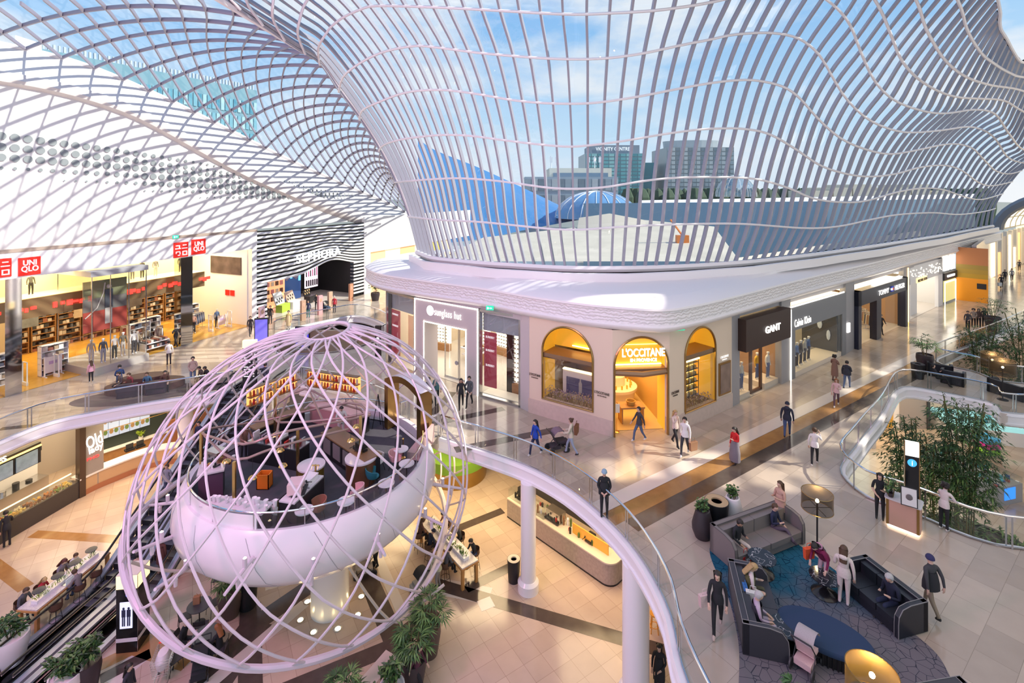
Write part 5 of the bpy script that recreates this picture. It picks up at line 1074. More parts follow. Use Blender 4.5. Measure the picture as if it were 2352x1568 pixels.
# bridge and gate
b = MB(); A_, B_ = PC + Vector((4.2, 2.2, 0)), PC + Vector((3.0, 3.7, 0)); E1, E2 = G(1010, 1003), G(935, 966)
b.prism([(A_.x, A_.y), (E1.x + .3, E1.y + .2), (E2.x + .3, E2.y + .4), (B_.x, B_.y)], -.35, -.02); struct(b.build('floor_bridge', [FL]))
balustrade('short glass balustrade on the near side of the pod bridge', [PC + Vector((4.45, 2.0, 0)), G(1012, 1003)], 1.4); balustrade('short glass balustrade on the far side of the pod bridge', [PC + Vector((3.0, 3.9, 0)), G(940, 968)], 1.4)
gt = thing('entrance_arch', 'bronze sided arch portal marking the pod entrance', 'arch', PC + Vector((3.55, 2.85, 0)), -.72)
b = MB(); out = [(-1.5, 0), (-1.5, 2.55)] + [(-1.5 + 3.0 * k / 10, 2.55 + .42 * math.sin(PI * k / 10)) for k in range(1, 10)] + [(1.5, 2.55), (1.5, 0), (1.2, 0), (1.2, 2.3)] + [(1.2 - 2.4 * k / 10, 2.3 + .36 * math.sin(PI * k / 10)) for k in range(1, 10)] + [(-1.2, 2.3), (-1.2, 0)]
b.yprism(out, -.35, .35); b.build('portal', GOLD, gt)
b = MB(); b.grid([[(x, y, z + .01) for x, z in out[1:12]] for y in (-.36, .36)]); b.build('pale_top', PINKW, gt)
# furniture on the pod
def loc(px, py, z=-.05): return G(px, py, z)
GD = mat('olive gold', (.30, .22, .05), .35, .7)
def counter(label, A_, B_, wdt, hgt, top, front_, name='bar_counter', ext=0.):
    fr = Fr(A_, B_); t = thing(name, label, 'counter', (A_.x, A_.y, -.05), fr.rz)
    BP(t, 'top', top, (-.05, fr.L + .05, -.05, wdt + .05, hgt - .06, hgt)); BP(t, 'front_panel', front_, (0, fr.L, 0, .06, .05, hgt - .06)); BP(t, 'carcass', BLACK, (0, fr.L, .06, wdt, 0, hgt - .06)); return t, fr
MT = mat('counter marble', (.66, .64, .66), .25, noise=.1)
PLUM = mat('plum panel', (.10, .05, .09), .5); BRW = mat('bar wood', (.22, .13, .06), .4)
c1, fr1 = counter('long wooden topped service bar with black glazed front across the pod', loc(740, 995, .95), loc(838, 1060, .95), .75, 1.05, BRW, BLACK)
for k in range(4): BP(c1, 'glazed_door', mat('door grey', (.22, .21, .2), .2), (.15 + k * fr1.L / 4.2, .05 + (k + .85) * fr1.L / 4.2, -.03, 0, .25, .9))
t = thing('drum_counter', 'round fluted gold and copper drum counter at the end of the wooden bar', 'counter', loc(829, 1103)); b = MB(); b.lathe([(.62, 0), (.62, .95)], 36); b.build('fluted_drum', [mat('copper gold', (.55, .28, .14), .28, .9)], t, True); b = MB(); b.lathe([(.66, .95), (.66, 1.02), (.001, 1.02)], 36); b.build('marble_top', MT, t)
c2, fr2 = counter('angled front counter with marble top, gold side and coffee gear', loc(640, 1147, 1.0), loc(706, 1088, 1.0), -.75, 1.05, MT, GD)
t = thing('drum_counter', 'small gold drum end beside the angled front counter', 'counter', loc(715, 1125)); b = MB(); b.lathe([(.5, 0), (.5, 1.0)], 30); b.build('drum', GD, t, True); b = MB(); b.lathe([(.55, 1.0), (.55, 1.06), (.001, 1.06)], 30); b.build('marble_top', MT, t)
c3, fr3 = counter('low cluttered counter along the pink front rim of the pod', loc(462, 1160, .8), loc(600, 1178, .8), .6, .85, MT, PLUM)
c4, fr4 = counter('dark plum cabinet with pale top at the left side of the pod', loc(455, 1090, 1.1), loc(512, 1078, 1.1), .8, 1.15, MT, PLUM)
c5, fr5 = counter('back bar shelf counter with glowing orange jars', loc(590, 985, .9), loc(700, 940, .9), .6, .95, BRW, BLACK)
c6, fr6 = counter('rear pink counter lit in front of the curved back shelves', loc(712, 930, .9), loc(830, 958, .9), .6, .95, mat('pink counter', (.7, .45, .42), .4), mat('pink front', (.6, .3, .3), .4))
def backshelf(label, A_, B_, hgt):
    fr = Fr(A_, B_); t = thing('back_shelf', label, 'shelves', (A_.x, A_.y, -.05), fr.rz); BP(t, 'glowing_back', emis('orange shelf glow', (1, .42, .12), 1.6), (0, fr.L, .3, .34, .9, hgt))
    for z in (.95, 1.4, 1.85): BP(t, 'shelf', BRW, (0, fr.L, 0, .3, z, z + .04))
    b = MB()
    for z in (.99, 1.44):
        for k in range(int(fr.L / .2)): b.lathe([(.06, 0), (.06, .22), (.03, .3)], 8, (.1 + k * .2, .15, z), k % 3)
    b.build('jar_row', [mat('amber jar', (.6, .22, .03), .3), mat('red tin', (.5, .04, .03), .3), mat('cream tin', (.7, .6, .45), .4)], t)['kind'] = 'stuff'; return t
backshelf('curved back shelf with glowing orange and red jars, left half', loc(575, 975, .0), loc(690, 925, .0), 1.8); backshelf('back shelf with glowing orange jars, right half near the bronze arch', loc(700, 922, 0), loc(820, 942, 0), 1.8)
# bronze tube truss with posts over the bar
tr = thing('bar_canopy_frame', 'bronze triangular tube frame on posts above the pod bar', 'canopy frame', loc(650, 1100)); TUB = mat('dusty bronze tube', (.36, .25, .22), .4, .3)
def bt(lst, closed=True): 
    b = MB(); b.tube(smooth_line([Vector(q) for q in lst] + ([Vector(lst[0])] if closed else []), 3), .05, 6); b.build('tube_loop', TUB, tr, True, inv=True)
u1 = [D(470, 998, 20.2), D(560, 1020, 19.0), D(650, 992, 19.4), D(830, 958, 21.6), D(845, 950, 22.2), D(800, 925, 23.2), D(610, 965, 23.6), D(475, 985, 21.4)]
u2 = [D(640, 925, 24), D(700, 893, 24.5), D(760, 920, 24), D(835, 950, 22.3), D(640, 970, 22.5)]
bt(u1); bt(u2); bt([D(470, 1000, 20.2), D(540, 1055, 19.2), D(640, 1025, 19.5), D(800, 985, 21.4)], False); bt([D(660, 915, 24.2), D(640, 970, 22.5), D(636, 1020, 19.6)], False); bt([D(712, 900, 24.3), D(750, 985, 21.8)], False)
for px, py, Y, top in ((538, 1168, 18.2, 1060), (684, 1075, 21, 985), (828, 1040, 21.2, 955), (462, 1065, 20.6, 990), (632, 968, 24, 880)):
    p0 = D(px, py, Y); b = MB(); b.bx(p0.x - .05, p0.x + .05, p0.y - .05, p0.y + .05, -.05, H - (top - HY) / F * Y); b.build('post', BRASS, tr, inv=True)
for px, py, Y in ((580, 1098, 19.2), (650, 1070, 19.8), (643, 1035, 20.6), (806, 1012, 21.4), (819, 980, 21.6), (632, 1000, 22), (520, 1060, 19.8)):
    p0 = D(px, py, Y); t = thing('pendant_lamp', 'small brass dome pendant above the pod bar, %s' % {580: 'over the dark gap by the front counter', 650: 'beside the orange box', 643: 'over the dark middle work bench', 806: 'over the middle of the wooden bar', 819: 'nearest the bronze arch', 632: 'at the rear over the jars', 520: 'at the left by the plum cabinet'}[px], 'lamp', p0, group='brass pendants above the pod bar')
    b = MB(); b.lathe([(.02, .12), (.12, .08), (.17, 0), (.15, 0), (.02, .07)], 16); b.build('shade', BRASS, t, True); b = MB(); b.tube([(0, 0, .1), (0, 0, .9)], .008, 4); b.build('cord', BLACK, t); b = MB(); b.ball((0, 0, .0), .06, 8); b.build('bulb', emis('bulb', (1, .7, .35), 14), t)
def tub_chair(px, py, rz, c, label, group='tub chairs on the pod'):
    t = thing('tub_chair', label, 'chair', loc(px, py), rz, group); m = mat('chair %.2f%.2f%.2f' % c, c, .6); b = MB(); b.lathe([(.001, .40), (.2, .40), (.25, .45), (.24, .48), (.001, .48)], 18); b.build('seat', m, t, True)
    b = MB(); pr = []
    for z, r in ((.44, .25), (.62, .31), (.82, .32)): pr.append([(r * math.cos(a), r * math.sin(a), z + (.0 if z < .7 else -.16 * abs(math.sin((a - PI / 2) * .5)) ** 2)) for a in [-.45 + k * (PI + .9) / 14 for k in range(15)]])
    b.grid(pr + [[(x * .9, y * .9, z) for x, y, z in r] for r in reversed(pr)]); b.build('backrest', m, t, True)
    for x in (-.2, .2):
        for y in (-.18, .18): b = MB(); b.tube([(x * .7, y * .7, .42), (x * 1.15, y * 1.15, 0)], .014, 5); b.build('leg', BLACK, t)
    return t
PK, TE, IV = (.72, .42, .42), (.02, .16, .2), (.72, .68, .64)
for px, py, rz, c, lb in ((868, 1083, 1.2, IV, 'ivory tub chair with pink seat by the rail on the pod'), (909, 1078, 1.0, PK, 'pink tub chair beside the two marble tables near the arch'), (857, 1118, 1.9, TE, 'teal tub chair at the right side of the pod'), (818, 1160, -1.6, PK, 'pink tub chair at the front right of the pod'), (706, 1165, .6, TE, 'teal tub chair beside the gold counter'), (640, 1200, 2.4, IV, 'ivory tub chair at the front rail of the pod'), (730, 1195, -.8, (.30, .13, .08), 'brown tub chair behind the front glass of the pod')): tub_chair(px, py, rz, c, lb)
def cafe_table(px, py, label, zt=.75, r=.33, top=None, p0=None, group='small white marble tables on the pod'):
    t = thing('cafe_table', label, 'table', p0 or G(px, py, zt - .05) - Vector((0, 0, zt)), 0, group); b = MB(); b.lathe([(.001, zt - .03), (r, zt - .03), (r, zt), (.001, zt)], 26); b.build('table_top', top or MARBLE, t); b = MB(); b.tube([(0, 0, .02), (0, 0, zt - .03)], .025, 6); b.build('stem', BLACK, t); b = MB(); b.lathe([(.22, 0), (.22, .015), (.03, .04)], 18); b.build('base', BLACK, t, True); return t
for px, py, lb in ((921, 1030, 'marble cafe table nearest the bronze arch'), (934, 1063, 'marble cafe table by the rail, second from the arch'), (887, 1108, 'marble cafe table beside the teal chair at the right'), (795, 1149, 'marble cafe table at the front right rail'), (699, 1170, 'marble cafe table at the front rail by the gold counter')): cafe_table(px, py, lb)
# clutter on the pod counters
def cup(p, label, group, m=None, s=1.):
    b = MB(); b.lathe([(.03 * s, 0), (.045 * s, .11 * s), (.04 * s, .11 * s), (.001, .02 * s)], 10); o = b.build('cup', m or WHITE, loc=p, smooth=True); return tag(o, label, 'cup', group)
for k in range(16):
    q = fr3.w(.15 + .17 * k, RU(.12, .5), .805); cup(q, 'stacked white cup on the cluttered front counter of the pod', 'white cups on the front counter of the pod', s=RU(1.2, 2.2))
for k in range(10):
    q = fr4.w(.1 + .12 * k, RU(.1, .7), 1.1); cup(q, 'small bottle or cup on top of the plum cabinet', 'small items on the plum cabinet', [WHITE, mat('tin rose', (.6, .3, .3), .4), BRASS][k % 3], 1.6)
def machine(p, rz, label, d=(.8, .5, .5), c=None):
    t = thing('coffee_machine', label, 'coffee machine', p, rz); x, y, z = d; BP(t, 'body', c or STEEL, (-x / 2, x / 2, -y / 2, y / 2, .08, z)); BP(t, 'drip_tray', BLACK, (-x / 2, x / 2, -y / 2 - .12, -y / 2, .05, .12)); b = MB()
    for s_ in (-.2, .2): b.tube([(s_, -y / 2 - .06, z * .7), (s_, -y / 2 - .1, z * .45)], .03, 6); b.tube([(s_, -y / 2 - .06, z * .55), (s_, -y / 2 - .28, z * .52)], .015, 5)
    b.build('group_heads', BLACK, t)
    for s_ in (-.3, .3): BP(t, 'foot', BLACK, (s_ - .03, s_ + .03, -.1, .1, 0, .08))
machine(fr2.w(fr2.L * .3, -.35, 1.0), fr2.rz + .4, 'white and pink espresso machine on the angled front counter', (.6, .5, .45), mat('machine rose', (.75, .55, .55), .3)); machine(loc(497, 1062, 1.1), -.4, 'black and steel espresso machine at the left of the pod', (.7, .5, .55)); machine(fr1.w(fr1.L * .75, .4, 1.0), fr1.rz, 'black till machine on the wooden service bar', (.45, .35, .3), BLACK)
t = thing('paper_stack', 'stack of white papers on the angled front counter', 'papers', fr2.w(fr2.L * .75, -.35, 1.0), fr2.rz); BP(t, 'sheets', WHITE, (-.28, .28, -.22, .22, 0, .16)); BP(t, 'box', PINKW, (-.3, .3, -.24, .24, .16, .2))
t = thing('beer_tap', 'brass tap tower on the angled front counter', 'tap', fr2.w(fr2.L * .97, -.4, 1.0)); b = MB(); b.tube([(0, 0, 0), (0, 0, .45)], .035, 8); b.tube([(-.15, 0, .42), (.15, 0, .42)], .03, 6); b.build('tower', BRASS, t); b = MB(); b.tube([(-.12, 0, .42), (-.12, -.1, .3)], .015, 5); b.tube([(.12, 0, .42), (.12, -.1, .3)], .015, 5); b.build('spout', BRASS, t)
t = thing('crate', 'bright orange drinks crate behind the angled front counter', 'crate', loc(608, 1118)); BP(t, 'side', mat('orange crate', (.8, .22, .02), .5), (-.25, .25, -.2, -.17, 0, .6), (-.25, .25, .17, .2, 0, .6), (-.25, -.22, -.2, .2, 0, .6), (.22, .25, -.2, .2, 0, .6), (-.25, .25, -.2, .2, 0, .03))
t = thing('work_bench', 'dark middle bench piled with jars and machines inside the pod bar', 'counter', loc(640, 1060), -.3); BP(t, 'top', STEEL, (-1.4, 1.4, -.4, .4, .88, .93)); BP(t, 'carcass', BLACK, (-1.38, 1.38, -.38, .38, 0, .88)); b = MB()
for k in range(20): b.bx(-1.3 + k * .13, -1.22 + k * .13, RU(-.3, .1), RU(.12, .3), .93, .93 + RU(.1, .4), k % 4)
b.build('jumble', [WHITE, BLACK, mat('red tin', (.5, .04, .03), .3), STEEL], t)
t = thing('menu_board', 'slim black menu stand near the bronze arch', 'sign', loc(914, 1085)); b = MB(); b.lathe([(.15, 0), (.15, .02), (.015, .03), (.015, 1.2)], 10); b.build('pole', BLACK, t); BP(t, 'board', DARK, (-.14, .14, -.02, .02, 1.1, 1.5))
for k in range(2): t = thing('rope_post', 'brass rope post beside the marble tables, %s' % ('nearer the rail', 'nearer the arch')[k], 'post', loc(926 - 14 * k, 1052 - 8 * k)); b = MB(); b.lathe([(.12, 0), (.12, .03), (.025, .05), (.025, .85), (.05, .9), (.001, .95)], 12); b.build('pole', BRASS, t, True)
t = thing('banquette', 'padded pink banquette along the rail by the pod entrance', 'bench', loc(965, 1040), 1.35); BP(t, 'seat', mat('dusty pink pad', (.62, .42, .40), .6), (-.9, .9, -.25, .25, .15, .48)); BP(t, 'backrest', mat('dusty pink pad', (.62, .42, .40), .6), (-.9, .9, -.35, -.22, .15, 1.0))
t = thing('artist_easel', 'thin black easel standing beyond the pod bar', 'easel', loc(868, 985)); b = MB(); b.tube([(-.3, 0, 0), (0, .05, 1.8)], .02, 5); b.tube([(.3, 0, 0), (0, .05, 1.8)], .02, 5); b.tube([(0, .5, 0), (0, .05, 1.7)], .02, 5); b.build('leg_frame', BLACK, t)
# ================================================================ escalators
EA, EB = Vector((-15.9, 31.6, 0)), Vector((-17.45, 17.9, ZL))
ed = (EB - EA); ed.z = 0; ed = ed.normalized(); en = Vector((-ed.y, ed.x, 0))        # towards the right of the picture is +en ?
if en.x < 0: en = -en
def prof(z_off=0., y0=0., y1=99.):                            # side profile along the run
    pts = [(0, 0), (1.0, 0), (1.6, -.12), (2.2, -.42), (9.4, -4.98), (10.0, -5.28), (10.6, -5.4), (14.6, -5.4)]
    return [(EA + ed * s_ + Vector((0, 0, z + z_off))) for s_, z in pts]
def escalator(off, label):
    t = thing('escalator', label, 'escalator', EA + en * off + ed * 5); o_ = en * off
    def sw(lat, z0, nm, m, r=None, z1=None, w_=None, smooth=False):
        b = MB(); p = [q + o_ + en * lat for q in prof(z0)]
        if r: b.tube(p, r, 6)
        else:
            q = [a + Vector((0, 0, z1 - z0)) for a in p]
            if w_: b.grid([[a - en * w_ for a in p], [a - en * w_ for a in q], [a + en * w_ for a in q], [a + en * w_ for a in p]])
            else: b.grid([p, q])
        return b.build(nm, m, t, smooth, inv=True)
    for s_ in (-1, 1):
        sw(.62 * s_, .18, 'glass_balustrade', RGLASS, z1=.88); sw(.62 * s_, .92, 'handrail', BLACK, r=.05, smooth=True); sw(.62 * s_, .86, 'rail_trim', CHROME, r=.025); sw(.66 * s_, .05, 'deck', mat('deck steel', (.5, .5, .57), .3, .25), z1=.2, w_=.12); sw(.53 * s_, -.1, 'skirt', STEEL, z1=.12)
    b = MB(); pts = prof(0); stp = []
    L = [0]
    for a, c in zip(pts, pts[1:]): L.append(L[-1] + (c - a).length)
    s_ = 0
    for k in range(38):
        s0 = k * .385; q = EA + ed * s0 + o_
        z = lin([((p - EA).dot(ed), p.z) for p in pts], s0 + .2); d = ed * .385
        v_ = [q - en * .5, q + en * .5, q + d + en * .5, q + d - en * .5]
        b.add([(p.x, p.y, z) for p in v_] + [(p.x, p.y, z - .3) for p in v_], [(0, 1, 2, 3)], k % 2); b.add([(p.x, p.y, z) for p in v_[2:]] + [(p.x, p.y, z - .3) for p in v_[2:]], [(0, 1, 3, 2)], 2)
    b.build('steps', [mat('step grey', (.11, .12, .14), .35, .5), mat('step grey light', (.17, .18, .21), .35, .5), BLACK], t, inv=True)
    return t
escalator(-.85, 'left escalator of the pair, beside the long oak tables'); escalator(.85, 'right escalator of the pair, beside the black advert totem')
b = MB(); 
for lat in (-1.72, 1.72):
    p = [q + en * lat for q in prof(.06)]; q2 = [Vector((q.x, q.y, max(ZL, q.z - 1.15))) for q in p]; b.grid([p, q2])
q_ = [q + en * -1.72 for q in prof(-1.0)]; q3 = [q + en * 1.72 for q in prof(-1.0)]; b.grid([q_, q3]); struct(b.build('trim_escalator', mat('escalator white side', (.78, .74, .72), .4)))
t = thing('glass_screen', 'frameless glass side screen at the top of the escalators', 'screen', EA + en * 1.9 + Vector((0, .5, 0))); BP(t, 'pane', RGLASS, (-.02, .02, -1.4, 1.4, .05, 1.15)); BP(t, 'rail', STEEL, (-.04, .04, -1.4, 1.4, 1.15, 1.2))
# ================================================================ lower mall: walls, food stalls, coffee bar
z = ZL
b = MB(); b.bx(-75, 80, 46, 46.4, ZL, -.7); struct(b.build('wall_lower_back', mat('lower beige wall', (.42, .32, .24), .5)))
SL = [G(0, 1251, z) + Vector((-3, -5.5, 0)), G(182, 1144, z), G(268, 1104, z), G(335, 1078, z), G(394, 1065, z), G(394, 1065, z) + Vector((2.6, 2.6, 0))]
b = MB(); bk = offset2(SL, 4.6); b.grid([[Vector((p.x, p.y, ZL)) for p in bk], [Vector((p.x, p.y, -.7)) for p in bk]]); struct(b.build('wall_lower_left', mat('stall back wall', (.5, .44, .38), .6)))
def LF(a, c): return Fr(G(*a, z), G(*c, z))
cf = LF((0, 1251), (182, 1144)); Lc = cf.L
t = thing('food_counter', 'dark fronted glass food counter heaped with hot dishes under the balcony', 'food counter', (cf.A.x, cf.A.y, ZL), cf.rz)
XX = -4.0
BP(t, 'dark_front', mat('dark stall front', (.05, .042, .04), .35), (XX, Lc, 0, .12, 0, .95)); BP(t, 'carcass', STEEL, (XX, Lc, .12, .95, 0, .88)); BP(t, 'glass_case', RGLASS, (XX, Lc, .02, .04, .95, 1.4), (XX, Lc, .04, .6, 1.38, 1.4)); BP(t, 'warm_strip', emis('food strip', (1, .72, .3), 6), (XX, Lc, .55, .6, 1.34, 1.38))
b = MB(); fm = [mat('food %d' % i, c, .5) for i, c in enumerate(((.75, .45, .06), (.55, .2, .03), (.2, .32, .05), (.8, .6, .15), (.35, .14, .04), (.75, .65, .4)))]
x = XX
while x < Lc - .4:
    for y in (.2, .5): 
        m_ = random.randrange(6)
        for q in range(10): b.ball((x + RU(.05, .38), y + RU(-.05, .2), .95 + RU(0, .08)), RU(.04, .08), 4, i=m_)
    x += .45
o = b.build('dish_heaps', fm, t); o['kind'] = 'stuff'
for k in range(5): BP(t, 'dish_tray', STEEL, (XX + .2 + k * 2, XX + 1.9 + k * 2, .1, .8, .88, .93))
t = thing('stall_sign', 'slanted black stall canopy with gold edge, menu screens and white letters', 'sign', (cf.A.x, cf.A.y, 0), cf.rz)
BP(t, 'gold_edge', emis('gold edge', (1, .6, .18), 2), (XX, Lc * .55, .3, .36, -1.5, -1.42)); BP(t, 'black_canopy', BLACK, (XX, Lc * .55, .36, .6, -2.4, -1.3)); BP(t, 'menu_screen', mat('menu screen', (.2, .26, .3), .3, emit=.4, noise=.7, nscale=3), (XX, Lc * .2, .3, .35, -2.35, -1.6), (Lc * .24, Lc * .5, .3, .35, -2.35, -1.6)); text('CHEFS', 'lettering', LETW, t, .26, 1.2, TL(-.15, .28, -1.3), .04, .02)
t = thing('prep_bench', 'back prep bench with pots and pans behind the food counter', 'counter', cf.w(Lc * .3, 2.6, ZL), cf.rz); BP(t, 'bench', STEEL, (-4, 3, 0, .8, 0, .9)); b = MB()
for k in range(10): b.lathe([(.001, .9), (.15, .9), (.16, 1.0 + .1 * (k % 3)), (.14, 1.0 + .1 * (k % 3))], 10, (-3.6 + k * .65, .4, 0), k % 3)
b.build('pots', [BLACK, STEEL, DARK], t); BP(t, 'splash_tiles', WHITE, (-4, 3, .82, .86, .9, 2.2)); BP(t, 'dark_band', DARK, (.5, 3.2, .78, .82, 2.2, 2.6))
pf = [LF((182, 1144), (268, 1104)), LF((268, 1104), (335, 1078)), LF((335, 1078), (394, 1065))]
sp0 = cf.w(Lc, 0, ZL)
t = thing('stall_pier', 'grey stall pier with glowing handwritten sign and dark timber edge', 'pier', sp0, pf[0].rz)
BP(t, 'timber_edge', mat('dark timber', (.07, .04, .025), .5), (0, .3, -.05, .4, 0, 4.6)); BP(t, 'grey_face', mat('stall grey', (.30, .27, .25), .6), (.3, 1.25, .1, .3, 0, 4.6)); text('Old', 'lettering', LETW, t, .75, .8, TL(.75, .06, 3.0) @ Matrix.Rotation(-.15, 4, 'Y') @ Matrix.Shear('XY', 4, (0, 0)), .04, .012); text('lady', 'lettering', LETW, t, .5, .72, TL(.85, .06, 2.45) @ Matrix.Rotation(-.15, 4, 'Y'), .04, .012); text('PHO', 'red_lettering', emis('red letter', (1, .05, .05), 1.6), t, .16, .6, TL(.7, .06, 2.0), .03, .006)
t = thing('pho_counter', 'long curved counter with pale marble top and copper panelled front', 'counter', sp0)
b1, b2, b3 = MB(), MB(), MB(); path = [G(*q, z) for q in ((182, 1144), (225, 1122), (268, 1104), (302, 1090), (335, 1078), (365, 1070), (394, 1065), (440, 1058))]; pth = smooth_line(path, 4); inn = offset2(pth, .75)
def zz_(l_, h_): return [Vector((p.x, p.y, h_)) for p in l_]
b1.grid([zz_(offset2(pth, -.06), ZL + 1.0), zz_(offset2(pth, -.06), ZL + 1.08), zz_(inn, ZL + 1.08), zz_(inn, ZL + 1.0)]); b1.build('marble_top', MARBLE, t, inv=True)
b2.grid([zz_(pth, ZL + .3), zz_(pth, ZL + 1.0)]); b2.build('pale_timber_front', mat('blond panel', (.55, .36, .2), .4), t, inv=True); b3.grid([zz_(offset2(pth, -.02), ZL), zz_(offset2(pth, -.02), ZL + .32)]); b3.build('copper_kick', mat('terracotta kick', (.40, .16, .08), .4), t, inv=True)
bk2 = pf[1]
ms = Fr(D(224, 985, 31.5), D(345, 950, 33.7)); t = thing('menu_screens', 'row of five bright menu screens above the marble pho counter', 'screen', (ms.A.x, ms.A.y, ZL), ms.rz); xs0 = 0; MW = ms.L / 5
for k in range(5):
    BP(t, 'screen', mat('menu blue', (.35, .42, .55), .3, emit=.55, ec=(.4, .5, .7)), (k * MW, k * MW + MW * .95, 0, .08, 1.75, 3.25))
    bb = MB()
    for q in range(4): cx0 = MW * (k + .25 + .45 * (q % 2)); cz = 2.1 + .72 * (q // 2); bb.add([(cx0 + MW * .2 * math.cos(a), -.01, cz + .16 * math.sin(a)) for a in [j * PI / 5 for j in range(10)]], [tuple(range(10))], q % 3)
    bb.build('menu_print', [mat('dish tan', (.4, .25, .12), .5), mat('dish green', (.15, .25, .08), .5), mat('dish dark', (.1, .07, .05), .5)], t)['kind'] = 'stuff'
for k in range(2): BP(t, 'gold_rail', BRASS, (-.2, ms.L + 1, -.2, -.15, 2.3 + k * .6, 2.34 + k * .6))
BP(t, 'back_bench', WOOD, (-.5, ms.L + 1, -.3, .1, 0, .95)); BP(t, 'bench_top', MARBLE, (-.5, ms.L + 1, -.35, .1, .95, 1.0)); BP(t, 'copper_screen', mat('terracotta kick', (.40, .16, .08), .4), (ms.L + 1, ms.L + 5, -.3, -.1, 0, 1.7)); BP(t, 'dark_wall', mat('dark green wall', (.03, .045, .04), .5), (-.3, ms.L + 1, .1, .2, 1.0, 3.4))
t = thing('potted_plant', 'small yellow-green plant on the marble back bench of the pho stall', 'plant', ms.w(ms.L * .8, -.12, ZL + 1.0)); b = MB()
for k in range(26): a = k * 2.4; r = .25; b.add([(0, 0, .15), (r * .6 * math.cos(a) + .05, r * .6 * math.sin(a), .4 + .02 * (k % 9)), (r * 1.2 * math.cos(a), r * 1.2 * math.sin(a), .35 + .03 * (k % 9)), (r * .6 * math.cos(a) - .05, r * .6 * math.sin(a), .4)], [(0, 1, 2, 3)])
b.build('leaves', mat('leaf lime', (.3, .42, .04), .5), t); b = MB(); b.lathe([(.1, 0), (.14, .2), (.12, .2), (.001, .1)], 12); b.build('pot', WHITE, t)
for k, (px, py) in enumerate(((298, 1034), (322, 1026))): 
    q = G(px, py, ZL + 1.08); t = thing('till', 'black till on the marble counter, %s of two' % ('nearer', 'farther')[k], 'till', q, pf[1].rz); BP(t, 'base', BLACK, (-.25, .25, -.15, .2, 0, .1)); BP(t, 'screen', BLACK, (-.2, .2, .0, .04, .1, .42))
area('stall_light', cf.w(Lc * .3, 1.2, -1.2), 7, 150, (1, .75, .42), (0, 0, cf.rz), 2.5); area('stall_light', pf[1].w(0, 2.0, -1.0), 8, 200, (1, .8, .55), (0, 0, pf[1].rz), 2.5)
# coffee bar under the right balcony
k0, k1 = G(1232, 1235, z), G(1398, 1352, z); kf = Fr(k0 + (k0 - k1).normalized() * 2.2, k1)
t = thing('coffee_bar', 'grey timber clad coffee bar with rounded end and cream top under the balcony', 'counter', (kf.A.x, kf.A.y, ZL), kf.rz)
L = kf.L; b = MB(); out = [(0, 0), (L - .35, 0)] + [(L - .35 + .5 * math.sin(q), .5 - .5 * math.cos(q)) for q in [k * PI / 12 for k in range(1, 7)]] + [(L + .15, .95), (0, .95)]
b.prism(out, .08, 1.0); b.build('timber_front', mat('weathered plank', (.40, .33, .28), .6, noise=.3, nscale=8), t); b = MB(); b.prism([(x * 1.005, y * 1.02 - .02) for x, y in out], 1.0, 1.06); b.build('cream_top', mat('cream top', (.72, .64, .52), .3), t); b = MB(); b.prism(out, 0, .08); b.build('black_kick', BLACK, t)
BP(t, 'display_case', RGLASS, (0, 2.6, .1, .6, 1.06, 1.5)); BP(t, 'orange_box', mat('orange panel', (.8, .38, .05), .5, emit=.2), (4.2, 6.3, .45, .5, 1.06, 1.55))
b = MB()
for k in range(34): x = .3 + k * (L - 1.4) / 34; y = RU(.3, .85); h_ = RU(.1, .4); b.lathe([(.05, 0), (.06, h_), (.03, h_ + .05)], 8, (x, y, 1.06), k % 5)
b.build('bottles_and_tins', [BLACK, mat('cup brown', (.3, .15, .07), .5), WHITE, mat('leaf lime2', (.1, .16, .03), .6), mat('red tin', (.5, .04, .03), .3)], t)['kind'] = 'stuff'
machine(kf.w(L * .45, .6, ZL + 1.06), kf.rz, 'steel espresso machine on the grey timber coffee bar', (.9, .5, .5)); machine(kf.w(L * .1, .6, ZL + 1.06), kf.rz, 'black grinder machine at the far end of the coffee bar', (.5, .4, .6), BLACK); machine(kf.w(L * .78, .65, ZL + 1.06), kf.rz, 'black till beside the rounded end of the coffee bar', (.35, .3, .35), BLACK)
t = thing('back_shelf', 'timber slab back wall shelf behind the coffee bar', 'shelves', kf.w(L * .5, 2.6, ZL), kf.rz); BP(t, 'cabinet', DARK, (-4.5, 4, 0, .6, 0, 1.0)); b = MB()
for k in range(14): b.bx(-4.4 + k * .6, -3.85 + k * .6, .5, .6, 1.0, 4.4, k % 2)
b.build('plank_wall', [mat('slab grey', (.26, .22, .19), .6), mat('slab brown', (.18, .13, .1), .6)], t); b = MB()
for k in range(24): b.lathe([(.05, 0), (.05, .2), (.02, .28)], 6, (-4.3 + k * .33, .3, 1.0), k % 3)
b.build('bottle_row', [BLACK, WHITE, mat('amber jar', (.6, .22, .03), .3)], t); BP(t, 'ceiling_strip', emis('bar strip', (1, .75, .4), 4), (-4, 3.5, -.8, -.6, 4.2, 4.25))
t = thing('stool', 'orange wooden stool under the balcony beside the second column', 'stool', G(1503, 1450, z)); b = MB(); b.lathe([(.001, .7), (.18, .7), (.18, .75), (.001, .75)], 16); b.build('seat', mat('orange timber', (.75, .32, .03), .5), t)
for k in range(4): a = k * PI / 2 + .6; b = MB(); b.tube([(.12 * math.cos(a), .12 * math.sin(a), .7), (.2 * math.cos(a), .2 * math.sin(a), 0)], .02, 5); b.build('leg', mat('orange timber', (.75, .32, .03), .5), t)
b = MB(); b.tube([(.17 * math.cos(a), .17 * math.sin(a), .25) for a in [k * PI / 6 for k in range(12)]], .014, 5, True); b.build('foot_ring', mat('orange timber', (.75, .32, .03), .5), t)
